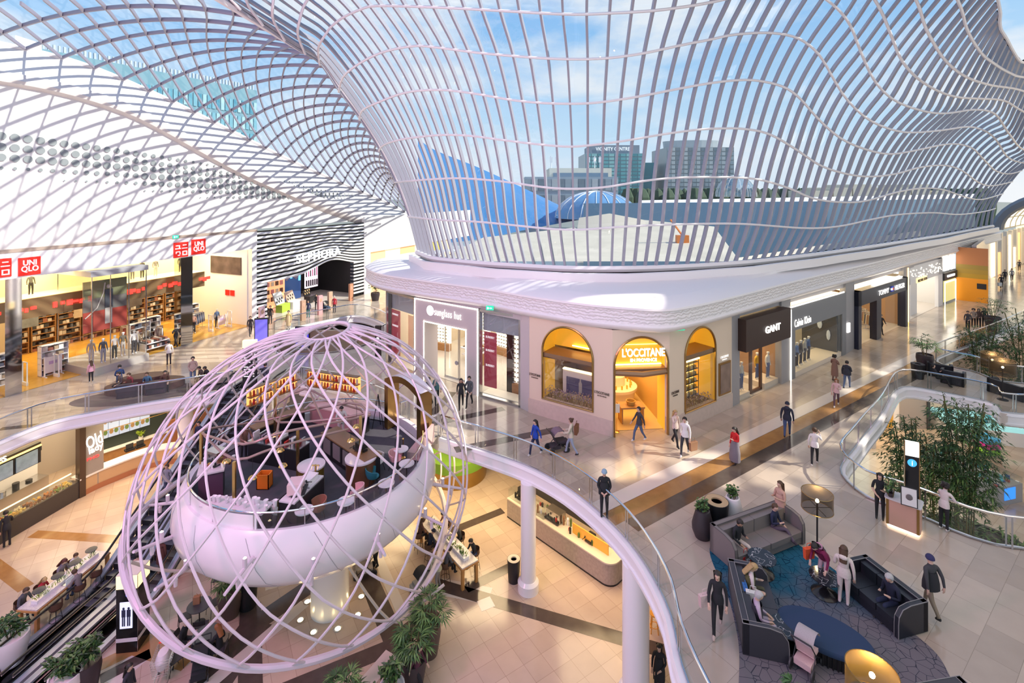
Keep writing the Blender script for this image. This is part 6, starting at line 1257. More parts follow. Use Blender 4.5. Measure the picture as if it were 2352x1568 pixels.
# green round island behind the pod
t = thing('seating_island', 'bright green topped round seat island with bronze foil skirt below the bridge', 'seat', G(1048, 1085, z)); b = MB(); b.lathe([(1.9, 0), (1.95, .9)], 40); b.build('bronze_skirt', mat('crumpled bronze', (.4, .26, .08), .25, .9, bump=.6, nscale=8), t, True); b = MB(); b.lathe([(1.98, .9), (1.98, 1.5), (1.6, 1.55), (.001, 1.5)], 40); b.build('green_top', mat('grass green', (.16, .34, .03), .7), t, True)
# bins
def bin_(p, label, ring=MARBLE, r=.3, h_=1.0, group='round litter bins'):
    t = thing('litter_bin', label, 'bin', p, 0, group); b = MB(); b.lathe([(r * .82, 0), (r, h_), (r * .96, h_)], 26, cap=False); b.build('body', BLACK, t, True); b = MB(); b.lathe([(r * .45, h_ - .05), (r * .45, h_ + .005), (r * .95, h_ + .005)], 26, cap=False); b.build('lid_ring', ring, t); b = MB(); b.lathe([(.001, h_ - .12), (r * .45, h_ - .12)], 20); b.build('opening', DARK, t); return t
bin_(G(1180, 1333, z), 'black litter bin with a pale ring beside the slim white column', mat('ring cream', (.75, .66, .5), .4)); bin_(G(830, 1385, z) + Vector((-7.1, 0, 0)) if False else G(569, 1392, z), 'black litter bin with a white ring beside the dark potted palm', WHITE, .4, 1.15); bin_(G(1646, 1212), 'black litter bin with oak ring behind the grey sofa', mat('ring oak', (.5, .36, .2), .4), .42, 1.0)
# ---- long shared tables
def long_table(p, rz, L_, label, h_=1.0, w_=.85):
    t = thing('shared_table', label, 'table', p, rz); BP(t, 'marble_top', mat('terrazzo white', (.66, .62, .6), .3, noise=.45, nscale=18), (-L_ / 2, L_ / 2, -w_ / 2, w_ / 2, h_ - .05, h_)); TW = mat('orange oak', (.55, .27, .08), .45)
    BP(t, 'oak_rim', TW, (-L_ / 2 - .03, L_ / 2 + .03, -w_ / 2 - .03, w_ / 2 + .03, h_ - .12, h_ - .05))
    for x in (-L_ / 2, L_ / 2 - .12):
        for y in (-w_ / 2, w_ / 2 - .12): BP(t, 'leg', TW, (x, x + .12, y, y + .12, 0, h_ - .1))
    pb = BP(t, 'planter_trough', PINKW, (-L_ * .42, L_ * .42, -.14, .14, h_, h_ + .12)); b = MB()
    for k in range(int(L_ * 34)):
        x = RU(-L_ * .41, L_ * .41); y = RU(-.1, .1); a = random.random() * 6.3; hh = RU(.08, .22); b.add([(x, y, h_ + .1), (x + .05 * math.cos(a) - .02, y + .05 * math.sin(a), h_ + .1 + hh * .7), (x + .1 * math.cos(a), y + .1 * math.sin(a), h_ + .1 + hh), (x + .05 * math.cos(a) + .03, y + .05 * math.sin(a) + .02, h_ + .1 + hh * .6)], [(0, 1, 2, 3)], k % 2)
    b.build('trough_leaves', [mat('leaf lime', (.3, .42, .04), .5), mat('leaf mid', (.10, .20, .03), .5)], t); return t
TA, TB = G(68, 1395, ZL + 1), G(228, 1268, ZL + 1); tr1 = math.atan2((TB - TA).y, (TB - TA).x); mid = (TA + TB) / 2
lt1 = long_table((mid.x, mid.y, ZL), tr1, (TB - TA).length * 1.06, 'long oak and terrazzo table with lit planter beside the escalators')
for k in range(4): p_ = Fr(TA, TB).w((TB - TA).length * (.12 + .25 * k), 0, ZL + 1.12); t = thing('table_lamp', 'round dark lamp on the long table planter, %s from the near end' % ('first', 'second', 'third', 'fourth')[k], 'lamp', p_, group='planter lamps'); b = MB(); b.tube([(0, 0, 0), (0, 0, .3)], .012, 5); b.build('stem', BLACK, t); b = MB(); b.lathe([(.001, .34), (.22, .3), (.22, .28), (.001, .31)], 18); b.build('shade', DARK, t, True); b = MB(); b.ball((0, 0, .27), .05, 6); b.build('bulb', emis('lamp yellow', (1, .8, .25), 16), t)
TC, TD = G(1075, 1290, ZL + 1), G(985, 1195, ZL + 1); tr2 = math.atan2((TD - TC).y, (TD - TC).x); mid2 = (TC + TD) / 2
lt2 = long_table((mid2.x, mid2.y, ZL), tr2, (TD - TC).length * 1.1, 'oak and terrazzo high table with a leafy trough right of the pod')
def wire_stool(p, rz, label, group='bar stools at the shared tables', c=None):
    t = thing('bar_stool', label, 'stool', p, rz, group); b = MB(); b.lathe([(.001, .68), (.2, .7), (.23, .78), (.21, .78), (.001, .71)], 14); b.build('seat', c or mat('stool brown', (.12, .06, .035), .6), t, True); b = MB(); b.grid([[(.22 * math.cos(a), .22 * math.sin(a), zz2) for a in [k * PI / 8 for k in range(9)]] for zz2 in (.76, .98)]); b.build('backrest', c or mat('stool brown', (.12, .06, .035), .6), t, True)
    for k in range(4): a = k * PI / 2 + .78; b = MB(); b.tube([(.13 * math.cos(a), .13 * math.sin(a), .7), (.24 * math.cos(a), .24 * math.sin(a), 0)], .011, 4); b.build('leg', BLACK, t)
    b = MB(); b.tube([(.2 * math.cos(a), .2 * math.sin(a), .25) for a in [k * PI / 6 for k in range(12)]], .009, 4, True); b.build('foot_ring', BLACK, t); return t
T1 = Fr(TA, TB); T2 = Fr(TC, TD); L1 = (TB - TA).length; L2 = (TD - TC).length
SEATS1 = [(.10, .75), (.35, .75), (.62, .75), (.80, .75), (.12, -.75), (.45, -.75), (.7, -.75)]
for k, (u_, y) in enumerate(SEATS1): wire_stool(T1.w(L1 * u_, y, ZL), T1.rz + (0 if y > 0 else PI), 'brown stool at the long lamp-lit table, %s side, %s from near end' % ('stall' if y > 0 else 'escalator', ('first', 'second', 'third', 'fourth')[k % 4]))
SEATS2 = [(.2, .75), (.62, .75), (.9, .75), (.15, -.75), (.5, -.75), (.85, -.75)]
for k, (u_, y) in enumerate(SEATS2): wire_stool(T2.w(L2 * u_, y, ZL), T2.rz + (0 if y > 0 else PI), 'dark stool at the oak high table by the pod, %s side, %s from near end' % ('pod' if y > 0 else 'bar', ('first', 'second', 'third')[k % 3]))
# ---- black cafe chairs and tables at the lower left
def cafe_chair(p, rz, label, group='black cafe chairs under the pod', c=None):
    m = c or mat('chair charcoal', (.05, .05, .055), .5); t = thing('cafe_chair', label, 'chair', p, rz, group); b = MB(); b.bx(-.22, .22, -.22, .22, .43, .46); b.build('seat', m, t); b = MB(); b.grid([[(-.22, .22, .62), (0, .25, .62), (.22, .22, .62)], [(-.22, .28, .85), (0, .31, .85), (.22, .28, .85)]]); b.build('backrest', m, t)
    for x in (-.2, .2):
        b = MB(); b.tube([(x, -.2, .44), (x, -.23, 0)], .012, 4); b.build('leg', BLACK, t); b = MB(); b.tube([(x, .25, .8), (x, .2, .44), (x, .24, 0)], .012, 4); b.build('leg', BLACK, t)
    return t
TBK = mat('table slate', (.06, .065, .07), .4); TGR = mat('table green grey', (.10, .13, .12), .4)
cafe_table(456, 1385, 'black round cafe table with a brown bag in front of the escalator side', .75, .45, TBK, G(458, 1430, z), 'round cafe tables under the pod'); cafe_table(475, 1450, 'grey green round cafe table where two people sit', .75, .5, TGR, G(475, 1500, z), 'round cafe tables under the pod')
for px, py, rz, lb in ((425, 1440, 2.2, 'black cafe chair left of the black round table'), (462, 1462, 3.4, 'black cafe chair in front of the black round table'), (492, 1408, -.6, 'black cafe chair right of the black round table'), (400, 1540, 2.6, 'black cafe chair beside the shopping trolley'), (420, 1500, 1.6, 'black cafe chair under the bald man'), (505, 1515, -1.4, 'black cafe chair under the auburn-haired woman'), (500, 1350, .3, 'dark cafe chair near the potted palm under the bowl')): cafe_chair(G(px, py, z), rz, lb)
t = thing('paper_bag', 'brown paper bag on the black round cafe table', 'bag', G(452, 1385, ZL + .75), .3); BP(t, 'bag_body', mat('kraft', (.42, .2, .1), .7), (-.12, .12, -.08, .08, 0, .3)); b = MB(); b.tube([(-.06, 0, .3), (0, 0, .4), (.06, 0, .3)], .01, 4); b.build('handle', mat('kraft', (.42, .2, .1), .7), t)
# shopping trolley
t = thing('shopping_trolley', 'wire shopping trolley with red handle full of white bags', 'trolley', G(375, 1560, z), .35); b = MB()
for k in range(7): zz2 = .45 + k * .09; wd = .22 + .012 * k; b.tube([(-wd, -.4, zz2), (wd, -.4, zz2), (wd, .4, zz2), (-wd, .4, zz2)], .006, 4, True)
for k in range(10): y = -.4 + k * .089; b.tube([(-.29, y, .99), (-.22, y, .45), (.22, y, .45), (.29, y, .99)], .005, 4)
b.build('wire_basket', CHROME, t); b = MB(); b.tube([(-.26, .45, 1.02), (.26, .45, 1.02)], .022, 6); b.build('handle', RED, t); b = MB(); b.tube([(-.22, -.4, .15), (-.22, .3, .18), (-.25, .42, 1.0)], .014, 5); b.tube([(.22, -.4, .15), (.22, .3, .18), (.25, .42, 1.0)], .014, 5); b.build('chassis', STEEL, t)
for x in (-.22, .22):
    for y in (-.38, .3): b = MB(); b.lathe([(.001, -.02), (.06, -.02), (.06, .02), (.001, .02)], 10); q = b.build('wheel', BLACK, t); q.location = (x, y, .06); q.rotation_euler = (0, PI / 2, 0)
t = thing('shopping_bag', 'white plastic shopping bag piled in the trolley', 'bag', G(375, 1560, z) + Vector((0, 0, .47)), .3); b = MB(); b.lathe([(.05, 0), (.2, .08), (.24, .35), (.16, .55), (.001, .58)], 12, sy=1.5); b.build('bag_body', mat('plastic white', (.8, .74, .76), .4, bump=.8, nscale=9), t, True)
# totems and digital screens
t = thing('advert_totem', 'tall black advert totem with glowing cream cap beside the escalator', 'totem', G(306, 1478, z), .12)
BP(t, 'black_body', mat('gloss black', (.012, .012, .014), .15), (-.38, .38, -.38, .38, 0, 2.45)); BP(t, 'glowing_cap', emis('totem cap', (1, .78, .4), 1.3), (-.385, .385, -.385, .385, 2.45, 2.95)); BP(t, 'cap_lid', mat('cap lid', (.8, .75, .62), .5), (-.38, .38, -.38, .38, 2.95, 2.98)); sc_ = BP(t, 'screen', emis('poster glow', (.62, .66, .85), 1.0), (-.24, .2, -.4, -.38, .95, 1.95)); b = MB()
for x in (-.1, .08): b.ball((x, -.41, 1.72), (.045, .01, .055), 6); b.bx(x - .07, x + .07, -.415, -.405, 1.4, 1.67); b.bx(x - .055, x - .01, -.415, -.405, 1.05, 1.4); b.bx(x + .01, x + .055, -.415, -.405, 1.05, 1.4)
b.build('two_figures_picture', mat('picture navy', (.04, .05, .1), .5), sc_); b = MB(); b.lathe([(.001, -.01), (.09, -.01), (.09, 0), (.001, 0)], 16); q = b.build('info_disc', emis('info blue', (.05, .15, .9), 1.6), t); q.location = (.05, -.385, 2.22); q.rotation_euler = (PI / 2, 0, 0); text('i', 'info_mark', SIGNW, q, .12, None, Matrix.Rotation(-PI / 2, 4, 'X') @ TL(0, -.015, 0), .01); BP(t, 'pale_band', PINKW, (-.39, .39, -.39, .39, .42, .56)); BP(t, 'steel_edge', STEEL, (.375, .39, -.39, -.375, 0, 2.95))
t = thing('directory_totem', 'black directory totem with glowing cap and letter G at the escalator head', 'totem', G(574, 908), .1); BP(t, 'black_body', BLACK, (-.38, .38, -.12, .12, 0, 2.9)); BP(t, 'glowing_cap', emis('totem cap', (1, .78, .4), 1.3), (-.385, .385, -.125, .125, 2.9, 3.35)); text('G', 'level_letter', SIGNW, t, .26, None, TL(.24, -.13, 2.6), .01, .01); b = MB()
for k in range(9): b.bx(-.3, -.3 + .12 + .13 * ((k * 7) % 3), -.13, -.12, 2.3 - k * .14, 2.35 - k * .14); b.bx(.22, .3, -.13, -.12, 2.3 - k * .14, 2.35 - k * .14)
b.build('directory_lines', SIGNW, t)
def dscreen(px, py, w_, h_, rz, label, c):
    t = thing('digital_screen', label, 'screen', G(px, py), rz); BP(t, 'black_case', BLACK, (-w_ / 2 - .06, w_ / 2 + .06, 0, .16, .1, h_ + .1)); o = BP(t, 'picture', mat('picture %.2f' % c[0], c, .2, emit=.9, ec=c, noise=.5, nscale=2), (-w_ / 2, w_ / 2, -.01, 0, .25, h_)); BP(t, 'base_plate', STEEL, (-.4, .4, -.15, .3, 0, .06)); return t, o
dscreen(600, 794, .9, 2.1, .25, 'portrait digital screen with purple and blue picture beside the escalator head', (.14, .12, .55)); t, o = dscreen(694, 803, 1.0, 1.7, .0, 'portrait digital screen with a violet envelope picture behind the egg\'s top', (.08, .06, .62)); b = MB(); b.add([(-.4, -.015, 1.5), (0, -.015, 1.2), (.4, -.015, 1.5)], [(0, 1, 2)]); b.build('envelope_flap', emis('envelope', (.45, .6, .95), 1), o)
t = thing('hanging_sign', 'black portrait sign case fixed beside the eyewear shop corner', 'sign', G(880, 838) + Vector((-.35, 0, .6))); BP(t, 'case', BLACK, (-.2, .2, -.1, .1, 0, 2.2)); BP(t, 'white_mark', SIGNW, (-.09, .05, -.12, -.1, .9, 1.4), (.02, .1, -.12, -.1, 1.2, 1.35))
# uplights in the floor under the pod
for k, (px, py) in enumerate(((706, 1382), (690, 1424), (720, 1452), (776, 1444), (822, 1412), (830, 1370))):
    t = thing('floor_uplight', 'round recessed floor light, %s of the ring around the bowl column' % ('far left', 'left', 'near left', 'near right', 'right', 'far right')[k], 'light', G(px, py, z), group='recessed floor lights'); b = MB(); b.lathe([(.17, 0), (.17, .015), (.11, .02), (.11, .01)], 20, cap=False); b.build('steel_ring', STEEL, t); b = MB(); b.lathe([(.001, .012), (.11, .012)], 16); b.build('lens', emis('uplight lens', (1, .9, .65), 8), t)
# ================================================================ plants
LEAF = [mat('leaf dark', (.035, .085, .028), .5), mat('leaf green', (.065, .15, .04), .5), mat('leaf bright', (.14, .26, .07), .5)]
def leaf(b, p, a, el, L_, w_, i):
    d = Vector((math.cos(a) * math.cos(el), math.sin(a) * math.cos(el), math.sin(el))); s_ = Vector((-math.sin(a), math.cos(a), 0)) * w_
    q = p + d * L_ + Vector((0, 0, -.25 * L_)); m_ = p + d * L_ * .5; b.add([p, m_ - s_, q, m_ + s_], [(0, 1, 2, 3)], i)
def planter(p, h_, r, c, prof=None):
    b = MB(); b.lathe(prof or [(r * .72, 0), (r * 1.0, h_ * .75), (r * .95, h_), (r * .85, h_), (r * .82, h_ - .08), (.001, h_ - .08)], 24); return b
def potted(label, p, h_, r, potm, ph, spread, n, kind='palm', seed=0, name='potted_plant', group=None, prof=None):
    random.seed(seed); t = thing(name, label, 'plant', p, 0, group); planter(p, h_, r, potm, prof).build('pot', potm, t, True); b = MB(); st = MB()
    ns_ = 7 if kind == 'palm' else 5
    for k in range(ns_):
        a = k * 2.4; tip = Vector((spread * .45 * math.cos(a) * random.random(), spread * .45 * math.sin(a) * random.random(), h_ + ph * RU(.45, .85))); st.tube([(.1 * math.cos(a), .1 * math.sin(a), h_ - .1), tip], .018, 4)
        for j in range(n):
            q = tip.lerp(Vector((tip.x, tip.y, h_ + .05)), random.random() * .75); aa = random.random() * 6.28
            if kind == 'palm':
                c = q + Vector((math.cos(aa) * spread * .28, math.sin(aa) * spread * .28, RU(.02, .2))); 
                for m_ in range(8): leaf(b, c, aa + (m_ - 3.5) * .36, RU(-.1, .35), spread * RU(.32, .45), .028, random.randrange(3))
            else:
                for m_ in range(5): leaf(b, q + Vector((RU(-.1, .1), RU(-.1, .1), RU(-.1, .1))), random.random() * 6.28, RU(-.2, .8), spread * RU(.2, .36), .05, random.randrange(3))
    st.build('stems', mat('stem brown', (.12, .09, .04), .7), t); b.build('foliage', LEAF, t); return t
PB = mat('pot black', (.04, .03, .035), .45); PBR = mat('pot brown', (.09, .06, .05), .5); PW = mat('pot white', (.8, .76, .76), .4)
potted('dark potted palm under the bowl, beside the litter bin', G(528, 1412, z), 1.1, .48, PBR, 1.1, 1.1, 5, seed=1)
potted('tall palm in a brown pot right of the egg', G(985, 1500, z), 1.1, .46, PBR, 1.3, 1.1, 6, seed=2); potted('palm in a dark pot, middle of the row at the bottom right of the egg', G(950, 1575, z), 1.0, .45, PB, 1.1, 1.2, 6, seed=3); potted('leafy plant in a white pot, nearest of the row right of the egg', G(900, 1640, z), 1.0, .45, PW, 1.1, 1.0, 6, 'leaf', seed=4)
potted('palm top rising at the bottom edge below the egg', G(790, 1690, z), .95, .45, PB, 1.1, 1.1, 6, seed=5); potted('small leafy plant at the bottom edge right of the other palm', G(845, 1720, z), .9, .42, PB, 1.1, .8, 5, 'leaf', seed=6)
potted('bushy plant in a white pot at the left picture edge by the escalator', G(25, 1520, z), 1.0, .55, PW, .95, 1.0, 8, 'leaf', seed=7); potted('dark leaved plant in a white pot at the foot of the escalators', G(150, 1620, z), 1.1, .5, PW, .9, .95, 8, 'leaf', seed=8); potted('green plant in a black pot at the foot of the escalators', G(195, 1590, z), 1.1, .48, PB, .95, .95, 8, 'leaf', seed=9)
TAP = [(.26, 0), (.36, .25), (.37, .45), (.24, .95), (.2, .97), (.18, .9), (.001, .88)]
def succ(label, p, potm, seed): return potted(label, p, .95, .35, potm, .45, .42, 6, 'leaf', seed, prof=TAP)
succ('small succulent in a black tapered pot left of the litter bin', G(1614, 1232), PB, 11); succ('small succulent in a white tapered pot right of the litter bin', G(1683, 1200), PW, 12)
potted('palm in a black tapered pot beside the bridge sofas', G(2124, 850), 1.1, .5, PB, 1.5, 1.3, 6, seed=13); bin_(G(2108, 868), 'white litter bin with black lid beside the bridge railing', DARK, .38, .95)
potted('palm in a black and white pot beyond the far balustrade', G(2281, 758), 1.2, .6, PB, 1.7, 1.5, 6, seed=14); potted('green fern frond at the bottom edge of the carpet', G(1845, 1735), .7, .36, PB, .7, .6, 5, seed=15)
potted('plant in a dark pot beside the striped cosmetics store', G(862, 690), .9, .5, PB, 1.6, 1.3, 6, 'leaf', seed=16); potted('thin young tree tip rising through the opening near the eyewear shop', G(815, 905, z), .5, .4, PB, 5.8, 1.2, 4, 'leaf', seed=17)
def bamboo(label, p, h_, spread, seed, n=1500, low=.25):
    random.seed(seed); t = thing('bamboo_tree', label, 'tree', p, 0, 'bamboo trees in the opening'); st = MB(); b = MB(); tips = []
    for k in range(9):
        a = k * 2.4; q = [(.3 * math.cos(a), .3 * math.sin(a), 0), (.45 * math.cos(a), .45 * math.sin(a), h_ * .6), (spread * .5 * math.cos(a + .3), spread * .5 * math.sin(a + .3), h_ * RU(.85, 1))]; st.tube(smooth_line(q, 4), .03, 5); tips.append([Vector(v_) for v_ in q])
    for k in range(n):
        q = random.choice(tips); u_ = RU(low, 1); c = q[0].lerp(q[1], u_ / .6) if u_ < .6 else q[1].lerp(q[2], (u_ - .6) / .4); a = random.random() * 6.28; r = spread * (.2 + .55 * math.sin(PI * min(1, (u_ - low) / (1 - low) * .85 + .1))) * random.random() ** .5; c = c + Vector((r * math.cos(a), r * math.sin(a), RU(-.25, .25)))
        for m_ in range(4): leaf(b, c, a + RU(-1.4, 1.4), RU(-.5, .3), RU(.22, .42), .03, 0 if random.random() < .6 else random.randrange(3))
    st.build('stems', mat('bamboo stem', (.12, .12, .04), .6), t); b.build('foliage', LEAF, t); return t
bamboo('tallest bamboo tree in the opening, right of the info pillar', G(2215, 1265, z), 7.6, 1.6, 21, 1350, .3); bamboo('lower bamboo tree left of the info pillar', G(2085, 1195, z), 5.4, 1.2, 22, 750, .25); bamboo('bamboo tree behind the info pillar, between the other two', G(2160, 1240, z), 5.2, 1.2, 25, 550, .15)
bamboo('bamboo tree rising between the bridge and the far balustrade', G(2255, 960, z), 7.4, 1.7, 23, 900, .4); bamboo('bamboo tree at the right picture edge beyond the bridge', G(2352, 975, z), 8.6, 2.2, 24, 1200, .35)
t = thing('planter_bed', 'dark planter bed of low ferns at the foot of the bamboo', 'planter', G(2215, 1275, z)); b = MB(); b.lathe([(3.0, 0), (3.0, .5), (2.8, .5), (2.8, .4), (.001, .4)], 30, sy=.8); b.build('planter_wall', DARK, t); b = MB()
for k in range(900): a = random.random() * 6.28; r = 2.7 * random.random() ** .5; leaf(b, Vector((r * math.cos(a), .8 * r * math.sin(a), .4 + random.random() * .4)), random.random() * 6.28, RU(0, .9), RU(.3, .6), .05, random.randrange(3))
b.build('fern_leaves', LEAF, t)['kind'] = 'stuff'
# ================================================================ lounge on the right: carpet, sofas, tables, lamps
cl = [(1640, 1225), (1690, 1215), (1745, 1212), (1790, 1226), (1840, 1255), (1905, 1300), (1990, 1365), (2080, 1440), (2140, 1490), (2170, 1530), (2200, 1600), (2230, 1700), (1690, 1700), (1696, 1590), (1698, 1500), (1690, 1440), (1672, 1370), (1640, 1300), (1630, 1262)]
cpts = smooth_line([G(a, c, .0) for a, c in cl] + [G(*cl[0])], 4)[:-1]
m = bpy.data.materials.new('carpet teal crackle'); m.use_nodes = True; n_, l_ = nt(m); pb = n_['Principled BSDF']; pb.inputs['Roughness'].default_value = .95; pb.inputs['Specular IOR Level'].default_value = .1
gx = n_.new('ShaderNodeNewGeometry'); vo = n_.new('ShaderNodeTexVoronoi'); vo.feature = 'DISTANCE_TO_EDGE'; vo.inputs['Scale'].default_value = 3.9; l_.new(gx.outputs['Position'], vo.inputs['Vector']); r1 = n_.new('ShaderNodeValToRGB'); r1.color_ramp.elements[0].position = .012; r1.color_ramp.elements[1].position = .03; r1.color_ramp.elements[0].color = (.22, .28, .36, 1); r1.color_ramp.elements[1].color = (1, 1, 1, 1); l_.new(vo.outputs['Distance'], r1.inputs[0])
sx = n_.new('ShaderNodeSeparateXYZ'); l_.new(gx.outputs['Position'], sx.inputs[0]); ma = n_.new('ShaderNodeMapRange'); ma.inputs['From Min'].default_value = 12.6; ma.inputs['From Max'].default_value = 17; l_.new(sx.outputs['Y'], ma.inputs[0]); nz_ = n_.new('ShaderNodeTexNoise'); nz_.inputs['Scale'].default_value = .9; l_.new(gx.outputs['Position'], nz_.inputs[0]); ad = n_.new('ShaderNodeMath'); ad.operation = 'ADD'; l_.new(ma.outputs[0], ad.inputs[0]); sb_ = n_.new('ShaderNodeMath'); sb_.operation = 'SUBTRACT'; sb_.inputs[1].default_value = .5; l_.new(nz_.outputs['Fac'], sb_.inputs[0]); l_.new(sb_.outputs[0], ad.inputs[1])
r2 = n_.new('ShaderNodeValToRGB'); r2.color_ramp.elements[0].color = (.16, .145, .165, 1); r2.color_ramp.elements[1].color = (.018, .10, .165, 1); r2.color_ramp.elements[0].position = .25; r2.color_ramp.elements[1].position = .75; l_.new(ad.outputs[0], r2.inputs[0]); mm = n_.new('ShaderNodeMixRGB'); mm.blend_type = 'MULTIPLY'; mm.inputs[0].default_value = 1; l_.new(r2.outputs[0], mm.inputs[1]); l_.new(r1.outputs[0], mm.inputs[2]); l_.new(mm.outputs[0], pb.inputs['Base Color'])
b = MB(); b.prism([(p.x, p.y) for p in reversed(cpts)], .0, .012); tag(b.build('carpet', m), 'large teal carpet with dark crackle lines under the lounge sofas', 'carpet')
def sofa(name, label, A_, B_, m, piping, dep=.95, arm=.12, hgt=1.05, arm_h=1.0, pink=False, seat_n=2):
    fr = Fr(A_, B_); L = fr.L; t = thing(name, label, 'sofa', fr.A, fr.rz)                 # y- is the sitter's side
    b = MB(); b.bx(0, L, -.1, .06, 0.04, hgt); b.build('back_panel', m, t); b = MB()
    for k in range(seat_n): b.rbox(.13 + k * (L - .26) / seat_n, .12 + (k + 1) * (L - .26) / seat_n, -.32, -.1, .42, hgt - .06, .04)
    b.build('back_cushion', m, t, True)
    for k in range(seat_n): b = MB(); b.rbox(.13 + k * (L - .26) / seat_n, .12 + (k + 1) * (L - .26) / seat_n, -dep, -.12, .28, .47, .05); b.build('seat_cushion', m, t, True)
    b = MB(); b.bx(.1, L - .1, -dep + .04, -.1, .05, .28); b.build('plinth', m, t)
    for x0 in (0, L - arm):
        prof_ = [(0.06, .02), (0.06, hgt), (-dep + .45, hgt), (-dep + .16, hgt - .06), (-dep + .02, hgt - .25), (-dep, hgt - .45), (-dep, .02)]
        b = MB(); vs = [(x0, y, z_) for y, z_ in prof_] + [(x0 + arm, y, z_) for y, z_ in prof_]; n2 = len(prof_); b.add(vs, [tuple(range(n2)), tuple(range(2 * n2 - 1, n2 - 1, -1))] + [(k, n2 + k, n2 + (k + 1) % n2, (k + 1) % n2) for k in range(n2)]); a_ = b.build('armrest', m, t)
        b = MB(); 
        for xx in (x0, x0 + arm): b.tube([(xx, y, z_) for y, z_ in prof_[1:]], .012, 4)
        b.build('piping', piping, a_)
    b = MB(); b.tube([(0, .06, hgt), (L, .06, hgt)], .012, 4); b.tube([(arm, -.1, hgt), (L - arm, -.1, hgt)], .012, 4); b.build('piping', piping, t); return t, fr
LTH = mat('grey leather', (.20, .175, .165), .45); BLT = mat('black leather', (.018, .02, .028), .4); NVF = mat('charcoal leather', (.045, .045, .055), .45); PIP = mat('piping grey', (.24, .23, .23), .6)
S1A, S1B = G(1634, 1268), G(1790, 1208)
s1, sf1 = sofa('sofa', 'grey leather two seat sofa with rounded arms in front of the plant pots', S1A, S1B, LTH, mat('piping dark', (.1, .09, .09), .6), 1.0, hgt=.95)
# charcoal sofa: back runs along its left side
S2A, S2B = G(1712, 1505), G(1677, 1345)
s2, sf2 = sofa('sofa', 'charcoal high backed sofa with pale piping facing the blue ottoman, seen from its end', S2A, S2B, NVF, PIP, 1.05, hgt=.85)
S3A, S3B = G(1985, 1335), G(2128, 1452)
s3, sf3 = sofa('sofa', 'long black leather sofa with pale piping on the right of the carpet', S3A, S3B, BLT, PIP, 1.0, hgt=.85, seat_n=3)
S4A, S4B = G(2160, 1640), G(2240, 1700); s4, sf4 = sofa('sofa', 'charcoal sofa cut off at the bottom right corner of the carpet', G(2105, 1660), G(2210, 1640), NVF, PIP, 1.0, hgt=.85)
t = thing('ottoman', 'large oval navy ottoman with dark slatted base in the middle of the carpet', 'ottoman', G(1893, 1490), 0); c0 = Vector(t.location); NVO = mat('navy felt', (.018, .042, .10), .9, bump=.2, nscale=60)
b = MB(); b.lathe([(.98, .36), (1.0, .40), (1.0, .46), (.96, .5), (.001, .51)], 44, sy=.66, rz=-.62, sx=1.12); b.build('felt_top', NVO, t, True); b = MB()
for k in range(56): a = k * 2 * PI / 56; x, y = 1.02 * math.cos(a), .6 * math.sin(a); cr_, sr_ = math.cos(-.62), math.sin(-.62); b.box((x * cr_ - y * sr_, x * sr_ + y * cr_, .19), (.03, .03, .34), a)
b.lathe([(.9, 0), (.9, .36)], 40, sy=.62, rz=-.62, sx=1.1); b.build('slatted_base', BLACK, t)
def side_table(px, py, label, zt=.55, r=.42, top=None):
    t = thing('side_table', label, 'table', G(px, py, zt) - Vector((0, 0, zt)), 0, 'black marble side tables in the lounge'); b = MB(); b.lathe([(.001, zt - .03), (r, zt - .03), (r, zt), (.001, zt)], 34); b.build('marble_top', top or BMB, t); b = MB(); b.lathe([(r * .86, 0), (r * .88, .03), (.3, .09), (.06, .2), (.06, zt - .1), (.16, zt - .03)], 28); b.build('trumpet_base', mat('gloss black2', (.012, .012, .014), .2), t, True); return t
BMB = mat('black marble', (.022, .028, .034), .12); n_, l_ = nt(BMB); vx = n_.new('ShaderNodeTexVoronoi'); vx.feature = 'DISTANCE_TO_EDGE'; vx.inputs['Scale'].default_value = 3.2; nzz = n_.new('ShaderNodeTexNoise'); nzz.inputs['Scale'].default_value = 2.5; tcc = n_.new('ShaderNodeTexCoord'); l_.new(tcc.outputs['Object'], nzz.inputs[0]); l_.new(nzz.outputs['Color'], vx.inputs['Vector']); rr_ = n_.new('ShaderNodeValToRGB'); rr_.color_ramp.elements[0].color = (.5, .5, .5, 1); rr_.color_ramp.elements[1].color = (.02, .026, .034, 1); rr_.color_ramp.elements[1].position = .035; l_.new(vx.outputs['Distance'], rr_.inputs[0]); l_.new(rr_.outputs[0], n_['Principled BSDF'].inputs['Base Color'])
side_table(1750, 1278, 'black marble side table in front of the grey sofa'); side_table(1894, 1322, 'black marble side table beside the woman in white'); side_table(1808, 1438, 'black marble side table between the charcoal sofa and the ottoman', .5)
